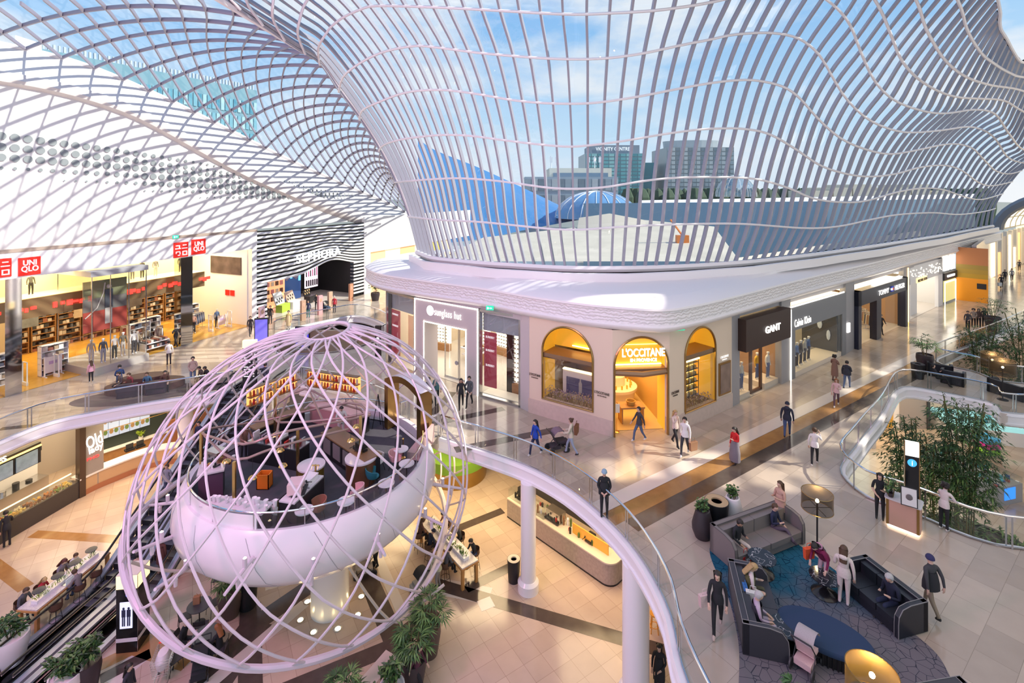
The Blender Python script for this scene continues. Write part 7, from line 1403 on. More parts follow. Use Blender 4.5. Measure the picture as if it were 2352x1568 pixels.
def drum_lamp(px, py, label, pole=1.75, r=.36, hs=.62, gold=False, pos=None, lit=True):
    p = pos or G(px, py); t = thing('floor_lamp', label, 'lamp', p); m = bpy.data.materials.get('perforated %s' % gold)
    if not m:
        m = bpy.data.materials.new('perforated %s' % gold); m.use_nodes = True; n_, l_ = nt(m); n_.clear(); o_ = n_.new('ShaderNodeOutputMaterial'); pb = n_.new('ShaderNodeBsdfPrincipled'); pb.inputs['Base Color'].default_value = (*((.50, .33, .10) if gold else (.10, .075, .05)), 1); pb.inputs['Metallic'].default_value = .85; pb.inputs['Roughness'].default_value = .4; tr_ = n_.new('ShaderNodeBsdfTransparent'); mx_ = n_.new('ShaderNodeMixShader'); mx_.inputs[0].default_value = .42 if gold else .3; l_.new(pb.outputs[0], mx_.inputs[1]); l_.new(tr_.outputs[0], mx_.inputs[2]); l_.new(mx_.outputs[0], o_.inputs[0])
    b = MB(); b.lathe([(r, pole), (r, pole + hs)], 40, cap=False); b.build('drum_shade', m, t, True); b = MB(); b.tube([(r * math.cos(a), r * math.sin(a), pole) for a in [k * PI / 18 for k in range(36)]], .012, 5, True); b.tube([(r * math.cos(a), r * math.sin(a), pole + hs) for a in [k * PI / 18 for k in range(36)]], .012, 5, True); b.build('shade_rim', GOLD, t)
    b = MB(); b.tube([(0, 0, .02), (0, 0, pole + hs * .45)], .028, 8); b.build('pole', BLACK, t); b = MB(); b.lathe([(.26, 0), (.26, .025), (.05, .04)], 24); b.build('base', BLACK, t); b = MB(); b.ball((0, 0, pole + hs * (.85 if gold else .5)), .06, 10); b.build('bulb', emis('bulb bright', (1, .78, .4), 60), t)
    b = MB(); b.tube([(-r, 0, pole + .05), (r, 0, pole + .05)], .01, 4); b.tube([(0, -r, pole + .05), (0, r, pole + .05)], .01, 4); b.build('shade_spider', BLACK, t)
    point('lamp_glow', p + Vector((0, 0, pole + hs * .62)), 40, (1, .72, .38), .05); return t
drum_lamp(1877, 1262, 'dark perforated drum floor lamp behind the black marble table', 1.40, .48, .56); drum_lamp(2003, 1720, 'gold perforated drum floor lamp at the bottom edge of the carpet', 1.02, .5, .72, True)
drum_lamp(2278, 880, 'black drum floor lamp on the bridge, left of the pair', 1.5, .55, .8, pos=G(2279, 897)); drum_lamp(2303, 900, 'black drum floor lamp on the bridge, right of the pair', 1.5, .6, .85, pos=G(2303, 918))
# bridge sofas
for a_, c_, lb in (((2190, 872), (2130, 862), 'black sofa on the bridge where a man lounges, near the palm pot'), ((2352, 925), (2268, 898), 'black sofa on the bridge under the two drum lamps'), ((2215, 890), (2160, 878), 'second black sofa on the bridge with its back to the railing')): sofa('sofa', lb, G(*a_), G(*c_), BLT, BLACK, .95, hgt=.85)
# information desk with sign pillar
dk = thing('info_desk', 'rose gold information desk with marble top and glowing foot', 'desk', G(2076, 1212), -.80); RG = mat('rose gold panel', (.70, .42, .33), .35, .35)
b = MB(); b.rbox(-.5, .5, -.3, .3, .1, 1.02, .1); b.build('rose_body', RG, dk, True); b = MB(); b.rbox(-.54, .54, -.34, .34, 1.02, 1.07, .1); b.build('marble_top', MT, dk); b = MB(); b.rbox(-.46, .46, -.26, .26, 0, .1, .08); b.build('glowing_foot', emis('desk foot', (1, .82, .6), 5), dk)
for x in (-.48, .4): BP(dk, 'bronze_edge', GOLD, (x, x + .08, -.32, -.28, .1, 1.02))

pp = thing('info_totem', 'slim black information pillar with glowing white cap and blue disc', 'totem', G(2098, 1222) + Vector((.28, .42, 0)), -.5)
BP(pp, 'black_body', mat('gloss black', (.012, .012, .014), .15), (-.2, .2, -.06, .06, 0, 2.55)); BP(pp, 'glowing_cap', emis('white cap', (1, .95, .85), 5), (-.2, .2, -.07, .07, 2.55, 3.05)); BP(pp, 'bronze_edge', GOLD, (.2, .23, -.07, .07, 0, 3.08), (-.22, -.2, -.07, .07, 0, 3.08)); b = MB(); b.lathe([(.001, -.01), (.14, -.01), (.14, 0), (.001, 0)], 20); q = b.build('info_disc', emis('info cyan', (.05, .35, .7), 1.2), pp); q.location = (0, -.065, 2.3); q.rotation_euler = (PI / 2, 0, 0); text('i', 'info_mark', SIGNW, q, .18, None, Matrix.Rotation(-PI / 2, 4, 'X') @ TL(0, -.02, 0), .01, .01)
t = thing('notice_frame', 'black framed notice leaning on the information desk', 'picture', G(2088, 1160, 1.07), -.6); b = MB(); b.add([(-.24, -.1, 0), (.24, -.1, 0), (.24, .05, .62), (-.24, .05, .62)], [(0, 1, 2, 3)]); b.build('frame', BLACK, t); b = MB(); b.add([(-.21, -.105, .03), (.21, -.105, .03), (.21, .035, .59), (-.21, .035, .59)], [(0, 1, 2, 3)]); b.build('sheet', mat('notice sheet', (.7, .68, .66), .5), t); b = MB(); b.ball((0, -.05, .3), (.1, .02, .12), 8); b.build('drawing', mat('notice ink', (.15, .13, .13), .6), t)
t = thing('bottle', 'small black bottle on the information desk', 'bottle', G(2048, 1128, 1.07)); b = MB(); b.lathe([(.04, 0), (.04, .16), (.015, .2), (.015, .25)], 10); b.build('body', BLACK, t, True)
potted('wispy dried plant beside the information desk', G(2046, 1140, 1.07), .15, .1, PB, .6, .5, 3, 'leaf', 30)
# lower shops seen through the right opening
z = ZL
fz = Fr(G(2045, 985, z), G(2103, 985, z)); t = thing('shopfront', 'grey lower shopfront with faint fashion lettering, beside a yellow curtain wall', 'shopfront', (fz.A.x, fz.A.y, ZL), fz.rz)
zf = Fr(G(2108, 985, ZL), G(2240, 925, ZL)); 
BP(t, 'yellow_wall', mat('ochre wall', (.62, .33, .03), .5, emit=.15), (-.9, .35, .2, .5, 0, 4.7)); BP(t, 'pink_edge', PINKW, (.35, .75, .1, .5, 0, 4.7)); BP(t, 'grey_panel', mat('zara grey', (.36, .32, .31), .5), (.75, 2.7, 0, .4, 0, 4.7)); text('Z A R A', 'lettering', SIGNW, t, .2, 1.0, TL(1.9, -.03, 2.9), .02); BP(t, 'glass_bay', mat('bay lit', (.62, .5, .36), .4, emit=.4), (2.9, 6, 1.5, 1.6, 0, 4.7)); BP(t, 'dark_pier', DARK, (2.7, 2.9, -.1, 1.5, 0, 4.7))
mannequin(G(2135, 985, z) + Vector((.3, 2, 0)), PI, (.5, .5, .4), (.3, .3, .25), 'mannequin in the lower shop window left of the bamboo', None)
fb = Fr(G(1955, 1150, z) + Vector((0, 3, 0)), G(2010, 1030, z)); t = thing('shopfront', 'pale blue glowing lower shopfront under the curved balcony', 'shopfront', (fb.A.x, fb.A.y, ZL), fb.rz); BP(t, 'lit_panel', emis('ice blue', (.55, .8, .9), 1.1), (-3, fb.L, .2, .3, .3, 4.2)); BP(t, 'frame', WHITE, (-3, fb.L, .1, .3, 4.2, 4.7), (-3, fb.L, .1, .3, 0, .3)); text('beauty', 'lettering', SIGNW, t, .4, 1.6, TL(fb.L * .5, .1, 2.5), .02)
t = thing('kiosk', 'grey phone accessory kiosk with a blue screen below the balcony at right', 'kiosk', G(2303, 1148, z), .25); BP(t, 'grey_body', GREY, (-1.1, .9, -.4, 3.4, 0, 1.05)); BP(t, 'glass_top', RGLASS, (-1.1, .9, -.4, 3.4, 1.05, 1.4)); BP(t, 'blue_screen', emis('screen blue', (.03, .22, .75), 1.2), (-.55, .3, -.43, -.4, .3, .95)); b = MB()
for k in range(60): x = RU(-1, .8); y = RU(-.3, 3.3); b.bx(x, x + .1, y, y + .16, 1.05, 1.05 + RU(.03, .2), k % 5)
b.build('phone_cases', [mat('case red', (.5, .03, .05), .4), WHITE, BLACK, mat('case cyan', (.1, .5, .6), .3), mat('case blue', (.05, .1, .4), .4)], t)['kind'] = 'stuff'
t = thing('kiosk', 'beige kiosk with colourful cushion blocks beside the phone kiosk', 'kiosk', G(2268, 1072, z), .1); BP(t, 'beige_body', mat('kiosk beige', (.55, .42, .3), .5), (-.6, .6, -.4, .8, 0, .9)); 
for k, c_ in enumerate(((.05, .3, .55), (.5, .02, .2), (.2, .45, .03))): BP(t, 'colour_block', mat('block %d' % k, c_, .5, emit=.3, ec=c_), (-.45, .45, -.42, .5, .95 + .35 * (2 - k), 1.25 + .35 * (2 - k)))
t = thing('kiosk', 'turquoise lit jewellery kiosk behind the bamboo', 'kiosk', G(2255, 1010, z), -.3); BP(t, 'body', WHITE, (-2.2, 2.2, -.5, 2, 0, .95)); BP(t, 'lit_case', emis('turquoise case', (.3, .62, .62), .8), (-2.2, 2.2, -.5, 2, .95, 1.25)); b = MB()
for k in range(40): x = RU(-2, 2); y = RU(-.4, 1.8); b.bx(x, x + .15, y, y + .15, 1.25, 1.3 + RU(.02, .2), k % 3)
b.build('jewellery_trays', [BLACK, WHITE, mat('case cyan', (.1, .5, .6), .3)], t)['kind'] = 'stuff'
area('lower_light', (24, 34, -1), 14, 900, (1, .82, .58), sy=8); area('lower_light', (18, 22, -1.0), 4, 150, (1, .8, .55), sy=4)
# far end: vaulted corridor
cf2 = Vector((78, 74, 0)); t = thing('barrel_vault', 'cream gridded barrel vault over the bright far corridor', 'vault', cf2); t['kind'] = 'structure'; dirv = Vector((.806, .592, 0)).normalized(); nv = Vector((dirv.y, -dirv.x, 0))
b0 = G(2292, 620) ; b0 = Vector((76.5, 77.5, 0)); R_ = 9.5; b = MB(); P_ = []
for j in range(0, 13): P_.append([b0 + nv * R_ + dirv * (j * 4.5) - nv * (R_ * math.cos(PI * k / 20)) + Vector((0, 0, 6.4 + R_ * .62 * math.sin(PI * k / 20))) for k in range(21)])
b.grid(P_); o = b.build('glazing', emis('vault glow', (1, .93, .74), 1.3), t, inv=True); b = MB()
for r_ in P_: b.tube([p - Vector((0, 0, .1)) for p in r_], .16, 4)
for k in range(0, 21, 2): b.tube([r_[k] - Vector((0, 0, .1)) for r_ in P_], .12, 4)
b.build('ribs', mat('vault rib', (.45, .42, .36), .5), t, inv=True); b = MB(); b.tube([p - dirv * .2 for p in P_[0]], .7, 6); b.build('front_arch', mat('arch slate', (.16, .18, .22), .5), t, inv=True)
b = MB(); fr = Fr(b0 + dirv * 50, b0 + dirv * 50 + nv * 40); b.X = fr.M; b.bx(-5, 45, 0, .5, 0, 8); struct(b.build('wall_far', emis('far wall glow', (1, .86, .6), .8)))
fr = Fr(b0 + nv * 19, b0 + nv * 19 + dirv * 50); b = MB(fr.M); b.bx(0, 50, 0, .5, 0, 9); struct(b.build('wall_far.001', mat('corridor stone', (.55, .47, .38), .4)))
# ================================================================ outside the glass
def far_building(label, px0, px1, ytop, ybot, Y, mw, mwin, nx, ny, dep=25, roofm=None, rz=0., name='tower'):
    p0, p1 = D(px0, ybot, Y), D(px1, ybot, Y); top = H - (ytop - HY) / F * Y; w_ = (p1.x - p0.x) / 2; t = thing(name, label, 'building', ((p0.x + p1.x) / 2, Y, p0.z), rz); h_ = top - p0.z
    BP(t, 'wall', mw, (-w_, w_, 0, dep, 0, h_)); b = MB()
    for j in range(ny):
        z0 = h_ * (j + .15) / ny
        for i in range(nx): x0 = -w_ + 2 * w_ * (i + .06) / nx; b.bx(x0, x0 + 2 * w_ / nx * .88, -.15, 0, z0, z0 + h_ / ny * .72, (i * 7 + j * 3) % 3)
    b.build('window_bands', mwin, t); return t, w_, h_
TEAL = [mat('tower teal', (.16, .42, .45), .2), mat('tower teal pale', (.30, .56, .56), .2), mat('tower teal dark', (.09, .29, .33), .2)]
GRT = [mat('tower grey', (.32, .38, .42), .2), mat('tower grey pale', (.46, .50, .52), .2), mat('tower grey dark', (.19, .24, .28), .2)]
t, w_, h_ = far_building('teal glass office tower with white name letters, left of the twin towers', 1345, 1478, 352, 470, 230, mat('tower wall', (.22, .32, .36), .3), TEAL, 10, 14); b = MB(); b.bx(-w_ * .8, w_ * .9, 2, 22, h_, h_ + 4); b.build('plant_room', mat('plant grey', (.25, .3, .36), .5), t); text('VICINITY CENTRES', 'lettering', SIGNW, t, 1.7, w_ * 1.25, TL(0, 1.8, h_ + 2.2), .1); b = MB(); b.bx(w_, w_ + 7, 6, 28, 0, h_ - 4); b.build('side_wing', TEAL[2], t)
t, w_, h_ = far_building('grey glass tower with curved crown, right of the twin towers', 1532, 1686, 338, 470, 230, mat('tower wall2', (.3, .33, .34), .3), GRT, 16, 13); b = MB(); b.lathe([(w_ * .92, 0), (w_ * .95, 4), (.001, 4)], 30, (w_ * .1, 14, h_), sy=.5); b.build('curved_crown', GRT[1], t)
t, w_, h_ = far_building('low cream rooftop block in front of the teal tower', 1262, 1405, 386, 470, 120, mat('cream block out', (.74, .69, .58), .6), [mat('slot blue', (.2, .28, .36), .3)] * 3, 1, 1, 14, name='rooftop_block')
for k in range(5): t = thing('antenna', 'white telecom antenna cluster on the cream rooftop block, mast %s from left' % ('first', 'second', 'third', 'fourth', 'fifth')[k], 'antenna', D((1266, 1278, 1352, 1366, 1378)[k], 386, 121), group='rooftop antennas'); b = MB(); b.tube([(0, 0, 0), (0, 0, 3)], .1, 5); b.bx(-.3, .3, -.1, .1, 1.4, 2.7); b.build('mast', WHITE, t)
t, w_, h_ = far_building('blue grey glass parapet of the neighbouring wing', 1205, 1420, 406, 480, 110, mat('wing grey', (.35, .42, .48), .4), GRT, 14, 2, 10, name='office_wing')
def dome(label, cx, cyy, rx, Y, hgt, m, name='dome_roof', ribs=True, sy=1.):
    p = D(cx, cyy, Y); r = rx * Y / F; t = thing(name, label, 'roof', p); pr = [(r * math.cos(k * PI / 16), hgt * math.sin(k * PI / 16)) for k in range(9)]; pr[-1] = (.001, hgt); b = MB(); b.lathe(pr, 36, sy=sy); b.build('shell', m, t, True)
    b = MB()
    for k in range(0, 36, 2): a = k * PI / 18; b.tube([(q * math.cos(a), sy * q * math.sin(a), z_ + .05) for q, z_ in pr], .07, 4)
    b.build('ribs', WHITE, t); return t
BLR = mat('blue glass roof', (.06, .20, .44), .12, .1); BLR2 = mat('roof sky reflection pale', (.14, .30, .52), .15)  # sky reflected in the roof glass is put into the base colour
dome('glazed white-ribbed rooftop dome right of the towers', 1690, 452, 44, 150, 6.5, glass('dome glass', (.75, .83, .88), .2))
dome('rounded blue glass roof behind the parapet in the middle', 1370, 500, 95, 85, 4.6, BLR2, 'blue_roof')
t = thing('blue_roof', 'sweeping blue glass roof slope at the left behind the funnel', 'roof', D(1120, 480, 90)); b = MB(); pts0 = [D(960, 318, 95), D(1000, 345, 95), D(1100, 385, 95), D(1220, 440, 95), D(1335, 495, 95)]; pts1 = [D(960, 560, 84), D(1000, 560, 84), D(1110, 548, 84), D(1220, 525, 85), D(1340, 503, 86)]
a0 = smooth_line(pts0, 5); a1 = smooth_line(pts1, 5); b.grid([a0, [p.lerp(q, .5) + Vector((0, 0, 1.2)) for p, q in zip(a0, a1)], a1]); b.build('shell', mat('slope sky reflection blue', (.08, .23, .47), .15), t, True, inv=True)  # blue stands for the sky mirrored in this slope's glass
t = thing('roof_deck', 'cream flat roof deck with plant outside the funnel', 'roof', D(1350, 560, 55)); b = MB(); q = [D(1000, 600, 40), D(1700, 600, 42), D(1640, 520, 60), D(1480, 505, 64), D(1110, 545, 56)]; zf_ = 6.6; b.add([(p.x, p.y, p.z) for p in q], [(0, 1, 2, 3, 4)]); b.build('deck', mat('deck cream', (.58, .52, .42), .7, noise=.2, nscale=.4), t, inv=True); b = MB(); 
b.grid([[D(1330, 500, 62), D(1400, 490, 62), D(1480, 505, 62)], [D(1320, 560, 56), D(1400, 540, 56), D(1500, 560, 56)]]); b.build('curved_deck', mat('deck tan', (.5, .45, .37), .7), t, True, inv=True)
t = thing('blue_parapet', 'long blue shaded parapet across the roofs outside the right hand glass', 'parapet', D(1600, 480, 75)); b = MB(); b.grid([[D(1340, 467, 72), D(1900, 462, 80), D(2240, 455, 98)], [D(1340, 620, 72), D(1900, 620, 80), D(2240, 560, 98)]]); b.build('wall', mat('parapet shade blue', (.10, .19, .30), .4), t, inv=True); b = MB(); b.grid([[D(1470, 460, 82), D(1900, 452, 90), D(2240, 445, 110)], [D(1470, 468, 74), D(1900, 464, 80), D(2240, 456, 98)]]); b.build('white_ledge', WHITE, t, inv=True)  # the parapet's shade is put into its blue colour
t = thing('cream_roofline', 'cream low roofs on the horizon behind the right hand glass', 'building', D(2000, 442, 160)); b = MB(); 
for k in range(7): x0 = 1870 + k * 45; p0, p1 = D(x0, 448, 160), D(x0 + 42, 448, 160); b.bx(p0.x, p1.x, 160, 175, -7, p0.z + 1.5 + (k % 3))
b.build('wall', mat('cream roofs', (.7, .64, .52), .6), t, inv=True)
random.seed(5); t = thing('tree_line', 'band of dark trees on the horizon beside the towers', 'trees', D(1500, 450, 200)); t['kind'] = 'stuff'; b = MB()
for k in range(70): p = D(1440 + k * 12, 448, 205 + RU(0, 20)); b.lathe([(1.2, -7 - p.z), (3, -6), (3, -1), (1.5, RU(1.5, 3)), (.001, 3.2)], 7, p)
b.build('foliage', mat('far trees', (.05, .09, .05), .8), t, inv=True)
t = thing('rooftop_machine', 'small orange lift machine parked on the roof outside', 'machine', D(1567, 558, 50)); BP(t, 'body', mat('machine orange', (.7, .22, .05), .5), (-.6, .6, -.3, .3, 0, .8)); b = MB(); b.tube([(0, 0, .8), (-1.2, 0, 2.4)], .1, 5); b.build('boom', mat('machine orange', (.7, .22, .05), .5), t)
b = MB(); b.bx(-900, 900, 75, 1200, -8, -7); struct(b.build('ground_outside', mat('far ground', (.22, .24, .22), .9)))
# teal office block behind the diagonal gridshell
A_, B_ = D(20, 330, 73), D(590, 330, 108); fr = Fr(A_, B_); t = thing('office_block', 'long teal glass office block behind the diamond gridshell', 'building', (fr.A.x, fr.A.y, 0), fr.rz); top_ = H - (208 - HY) / F * 108
BP(t, 'wall', mat('office blue', (.16, .30, .37), .2), (0, fr.L, 0, 30, 0, top_)); b = MB(); ncol = 44
for j in range(9):
    for i in range(ncol): x = fr.L * i / ncol; z0 = top_ - 2 - (j + 1) * 3.4; b.bx(x + .1, x + fr.L / ncol - .15, -.15, 0, z0, z0 + 2.6, (i * 5 + j * 3 + (i * j) % 4) % 4)
b.build('window_bands', [mat('office pane a', (.10, .30, .40), .15), mat('office pane b', (.17, .37, .46), .15), mat('office pane c', (.07, .24, .34), .15), mat('office pane d', (.32, .50, .56), .15)], t); b = MB()
for i in range(60): b.bx(fr.L * i / 60, fr.L * i / 60 + .3, .5, .8, top_, top_ + 1.1)
b.build('roof_screen', mat('screen grey', (.4, .46, .5), .5), t)
t = thing('cream_block', 'cream block with a rooftop box at the far left edge', 'building', D(0, 100, 52)); BP(t, 'wall', mat('cream block out', (.74, .69, .58), .6), (-8, 1.3, 0, 6, -14, 0)); BP(t, 'rooftop_box', WHITE, (-1.5, .6, 1, 4, 0, 1.2))
# ================================================================ interior lighting
area('hall_fill', (16, 11, 21.5), 22, 1050, (1, .84, .68), sy=16); area('hall_fill', (-9, 10, 21.5), 18, 900, (1, .86, .74), sy=14); area('hall_fill', (42, 30, 21.5), 26, 1300, (1, .86, .72), sy=20)  # unseen fill lights added overhead to brighten and warm the hall
def spot_area(nm, loc_, tgt, size, en, c):
    d = Vector(tgt) - Vector(loc_); return area(nm, loc_, size, en, c, d.to_track_quat('-Z', 'Y').to_euler())
spot_area('pink_wash', (-17, 8, 15), (-10, 20, -1), 2.5, 2000, (1, .33, .66)); spot_area('pink_wash', (-6, 12, 16), (-3, 28, 5.5), 2.5, 420, (1, .45, .68))
for x, y, e_ in ((-24, 31, 260), (-22, 26, 220), (-8, 31, 420), (-2, 27, 420), (4, 23, 260)): area('soffit_light', (x, y, -.95), 3.5, e_, (1, .74, .42))
area('atrium_low', (-8, 13, -.9), 5, 1, (1, .7, .5)) if False else None
# ================================================================ people
SH = (.03, .03, .03); WS = (.7, .68, .66); JN = (.10, .15, .28); LJ = (.30, .36, .46); BK = (.018, .018, .022)
def pp_(label, px, py, hx, hy, z=0, **k): 
    loc_ = G(px, py, z); d = G(hx, hy, z); return person(label, loc_, d, **k)
W = 'walk'
# upper concourse, in front of the arched shop
pp_('woman in a royal blue jacket walking past the balcony', 1230, 1046, 1190, 1060, legs=W, arms=('swingb', 'clasp'), top=(.01, .06, .40), leg=(.02, .03, .08), shoe=WS, style='long', h=1.66)
pp_('person in a cream top with brown backpack pushing a stroller', 1312, 1045, 1240, 1030, legs=W, arms=('push', 'push'), top=(.62, .56, .44), leg=LJ, style='bun', hair='brown')
pp_('man in a pale blue beanie and dark coat standing behind the balcony glass', 1388, 1186, 1388, 1300, arms=('clasp', 'clasp'), top=(.015, .017, .02), leg=BK, hat=(.25, .38, .48), coat=(.015, .017, .02), coatlen=.15, h=1.78)
pp_('person in a dark top and jeans walking past the arched entrance', 1468, 1014, 1380, 1030, legs=W, arms=('swingb', 'swingf'), top=(.05, .05, .06), leg=(.08, .12, .22), shoe=WS)
pp_('blonde woman in a pale top and wide black trousers by the right arched window', 1551, 1024, 1600, 1060, legs=W, arms=('down', 'chin'), top=(.62, .50, .46), leg=BK, hair='blonde', style='long', h=1.72)
pp_('man in a white hoodie and dark trousers carrying a brown bag', 1573, 1046, 1520, 1120, legs=W, arms=('down', 'swingb'), top=(.74, .72, .72), leg=(.04, .04, .05), shoe=WS, hood=(.74, .72, .72), h=1.78)
pp_('woman in a red jumper and long grey skirt looking at her phone', 1688, 1064, 1640, 1080, legs='stand', arms=('phone', 'down'), top=(.55, .015, .02), leg=(.1, .1, .12), skirt=(.20, .18, .21), style='long', head=.35, h=1.64)
pp_('person in a dark hooded sweatshirt and jeans walking away', 1808, 1004, 1840, 900, legs=W, arms=('down', 'down'), top=(.022, .026, .045), leg=(.05, .08, .18), hat=(.022, .026, .045), hood=(.022, .026, .045), wide=1.15, h=1.76)
pp_('woman in a white sweatshirt and black leggings adjusting her hair', 1871, 1069, 1900, 960, legs=W, arms=('down', 'up'), top=(.72, .68, .68), leg=BK, shoe=WS, hair='brown', style='bun', h=1.68)
pp_('woman in a long brown coat with arms folded by the grey shop', 1917, 876, 1960, 860, arms=('cross', 'cross'), top=(.22, .13, .10), leg=(.2, .12, .1), coat=(.22, .13, .10), coatlen=.6, style='puff', h=1.72)
pp_('person in a pale pink jumper and plum trousers walking along the dark floor band', 1921, 934, 1900, 1000, legs=W, arms=('phone', 'down'), top=(.72, .48, .48), leg=(.14, .08, .10), shoe=WS, hair='auburn', style='long', h=1.6)
pp_('person in a dark puffer with jeans walking beside the brown coat', 1945, 893, 1990, 860, legs=W, arms=('down', 'phone'), top=(.03, .035, .05), leg=(.10, .15, .26), coat=(.03, .035, .05), coatlen=.1, h=1.74, wide=1.1)
pp_('person in grey walking in front of the glowing portal, left of the teal backpack', 985, 935, 960, 960, legs=W, top=(.10, .11, .11), leg=BK, arms=('swingf', 'swingb'))
pp_('person in a teal top walking in front of the glowing portal', 1003, 928, 1010, 990, legs=W, top=(.08, .20, .22), leg=(.04, .05, .05), arms=('down', 'phone'))
pp_('man in black walking beside the grey shirted companion near the portal', 1059, 938, 1050, 990, legs=W, top=(.03, .03, .035), leg=BK, arms=('down', 'swingb'), hood=(.3, .1, .08))
pp_('person in a dark grey shirt striding near the portal', 1078, 934, 1040, 985, legs=W, top=(.10, .11, .13), leg=(.03, .03, .035), arms=('swingf', 'clasp'), h=1.74)
pp_('woman in a long peach puffer coat photographing with her phone', 1792, 1214, 1740, 1230, arms=('phone', 'phone'), top=(.58, .36, .28), leg=BK, coat=(.58, .36, .28), coatlen=.28, style='long', hair='brown', head=.0, h=1.72)
pp_('desk attendant with long dark hair in a black uniform', 2021, 1192, 2010, 1290, arms=('phone', 'clasp'), top=(.016, .018, .022), leg=(.016, .018, .022), style='long', sleeve=False, h=1.72)
pp_('woman in a cream jumper leaning on the glass rail by the bamboo', 2168, 1218, 2230, 1190, arms=('chin', 'out'), top=(.70, .60, .58), leg=BK, shoe=WS, style='puff', lean=.15, h=1.70)
pp_('person in magenta scarf stooping over the marble table', 1893, 1345, 1850, 1370, legs='bend', arms=('out', 'table'), top=(.20, .012, .07), leg=(.66, .48, .52), lean=.75, style='long', vest=(.20, .012, .07), hood=(.6, .25, .42), h=1.66)
pp_('woman in a cream tracksuit seen from behind between table and black sofa', 1938, 1388, 1962, 1290, arms=('phone', 'down'), top=(.70, .60, .55), leg=(.70, .60, .55), shoe=WS, style='long', hair='brown', hood=(.70, .60, .55), wide=1.1, h=1.72)
pp_('walker in a black vest and beanie on the right passing the black sofa', 2138, 1412, 2080, 1360, legs=W, arms=('swingb', 'swingb'), top=(.05, .05, .055), leg=(.26, .20, .14), hat=(.03, .03, .10), coat=(.02, .02, .025), coatlen=.2, hair='brown', h=1.72, wide=1.1)
pp_('walker all in black with a white bag on the left of the charcoal sofa', 1648, 1452, 1640, 1560, legs=W, arms=('down', 'swingf'), top=BK, leg=BK, shoe=(.6, .45, .4), style='long', h=1.7)
pp_('dark figure walking out of the navy shop', 2024, 768, 2080, 790, legs=W, arms=('swingf', 'swingb'), top=BK, leg=BK)
for k, (px, py, c, lb) in enumerate(((2223, 758, (.06, .06, .07), 'man in grey standing with friends left of the far palm pot'), (2236, 752, (.35, .28, .24), 'curly haired person in beige among the friends by the far palm pot'), (2248, 752, (.12, .08, .07), 'person in brown among the friends by the far palm pot'), (2261, 750, (.03, .03, .04), 'woman in black, rightmost of the friends by the far palm pot'))): pp_(lb, px, py, 2240, 790, arms=('clasp', 'down'), top=c, leg=BK, style=('short', 'puff', 'long', 'long')[k])
for k, (px, py, c, lb) in enumerate(((2300, 662, (.04, .04, .05), 'walker in black carrying a white bag in the far corridor'), (2308, 648, (.05, .05, .06), 'tall dark walker in the far corridor'), (2324, 645, (.4, .4, .42), 'walker in grey and white in the far corridor'), (2341, 622, (.05, .05, .06), 'farthest walker in black in the bright corridor'))): pp_(lb, px, py, 2310, 720, legs=W, top=c, leg=BK, arms=('swingf', 'swingb'))
# red-signed shop side
pp_('girl in a pink top and black leggings by the glass box plinth', 209, 878, 150, 860, top=(.66, .34, .44), leg=BK, shoe=WS, hair='brown', style='long', h=1.4)
pp_('walker in black beside the second mirrored pillar', 404, 797, 370, 790, legs=W, top=BK, leg=BK, arms=('phone', 'swingb'))
pp_('woman in a white jacket and dark trousers before the timber floor', 388, 838, 360, 820, top=(.70, .66, .64), leg=(.06, .05, .05), style='bun', arms=('phone', 'down'))
pp_('person in a dark jacket walking near the purple digital screen', 575, 772, 590, 800, legs=W, top=(.06, .05, .05), leg=(.05, .05, .06), hair='brown')
pp_('person in dark top and jeans at the first mirrored pillar', 34, 858, 90, 850, top=(.03, .03, .04), leg=(.10, .16, .26), arms=('phone', 'phone'), style='long')
# settee by the left balcony
def seated(label, loc_, to, **k): return person(label, loc_, to, **k)
cp = G(330, 905)
st_ = thing('curved_settee', 'brown curved settee by the left balcony where several people sit', 'sofa', G(335, 893), .35); m_ = mat('settee brown', (.10, .055, .045), .6)
b = MB(); q_ = [(2.1 * math.cos(a), 1.0 * math.sin(a)) for a in [k * 2 * PI / 28 for k in range(28)]]; b.prism(q_, .02, .42); b.build('seat', m_, st_); b = MB(); b.grid([[(2.05 * math.cos(a) * .6, 1.0 * math.sin(a) * .6, z_) for a in [k * 2 * PI / 24 for k in range(25)]] for z_ in (.42, .85)]); b.prism([(x * .58, y * .58) for x, y in q_], .42, .85); b.build('backrest', m_, st_)
rug = MB(); rug.lathe([(.001, .0), (2.0, .0), (2.0, .01), (.001, .01)], 30, sx=2.0, sy=.7); o = rug.build('carpet', mat('rug brown', (.16, .12, .10), .9), loc=G(345, 905)); o.rotation_euler = (0, 0, .3); tag(o, 'brown oval carpet under the settee and cube seats', 'carpet')
for px, py, lb in ((296, 908, 'left dark cube armchair on the brown oval carpet'), (361, 900, 'right dark cube armchair on the brown oval carpet')):
    t = thing('cube_armchair', lb, 'chair', G(px, py), .4); m2 = mat('cube plum', (.035, .028, .045), .6); b = MB(); b.rbox(-.55, .55, -.45, .45, .03, .45, .15); b.build('seat', m2, t, True); b = MB(); b.rbox(-.55, .55, -.5, -.25, .4, .82, .1); b.build('backrest', m2, t, True)
settee = G(335, 893)
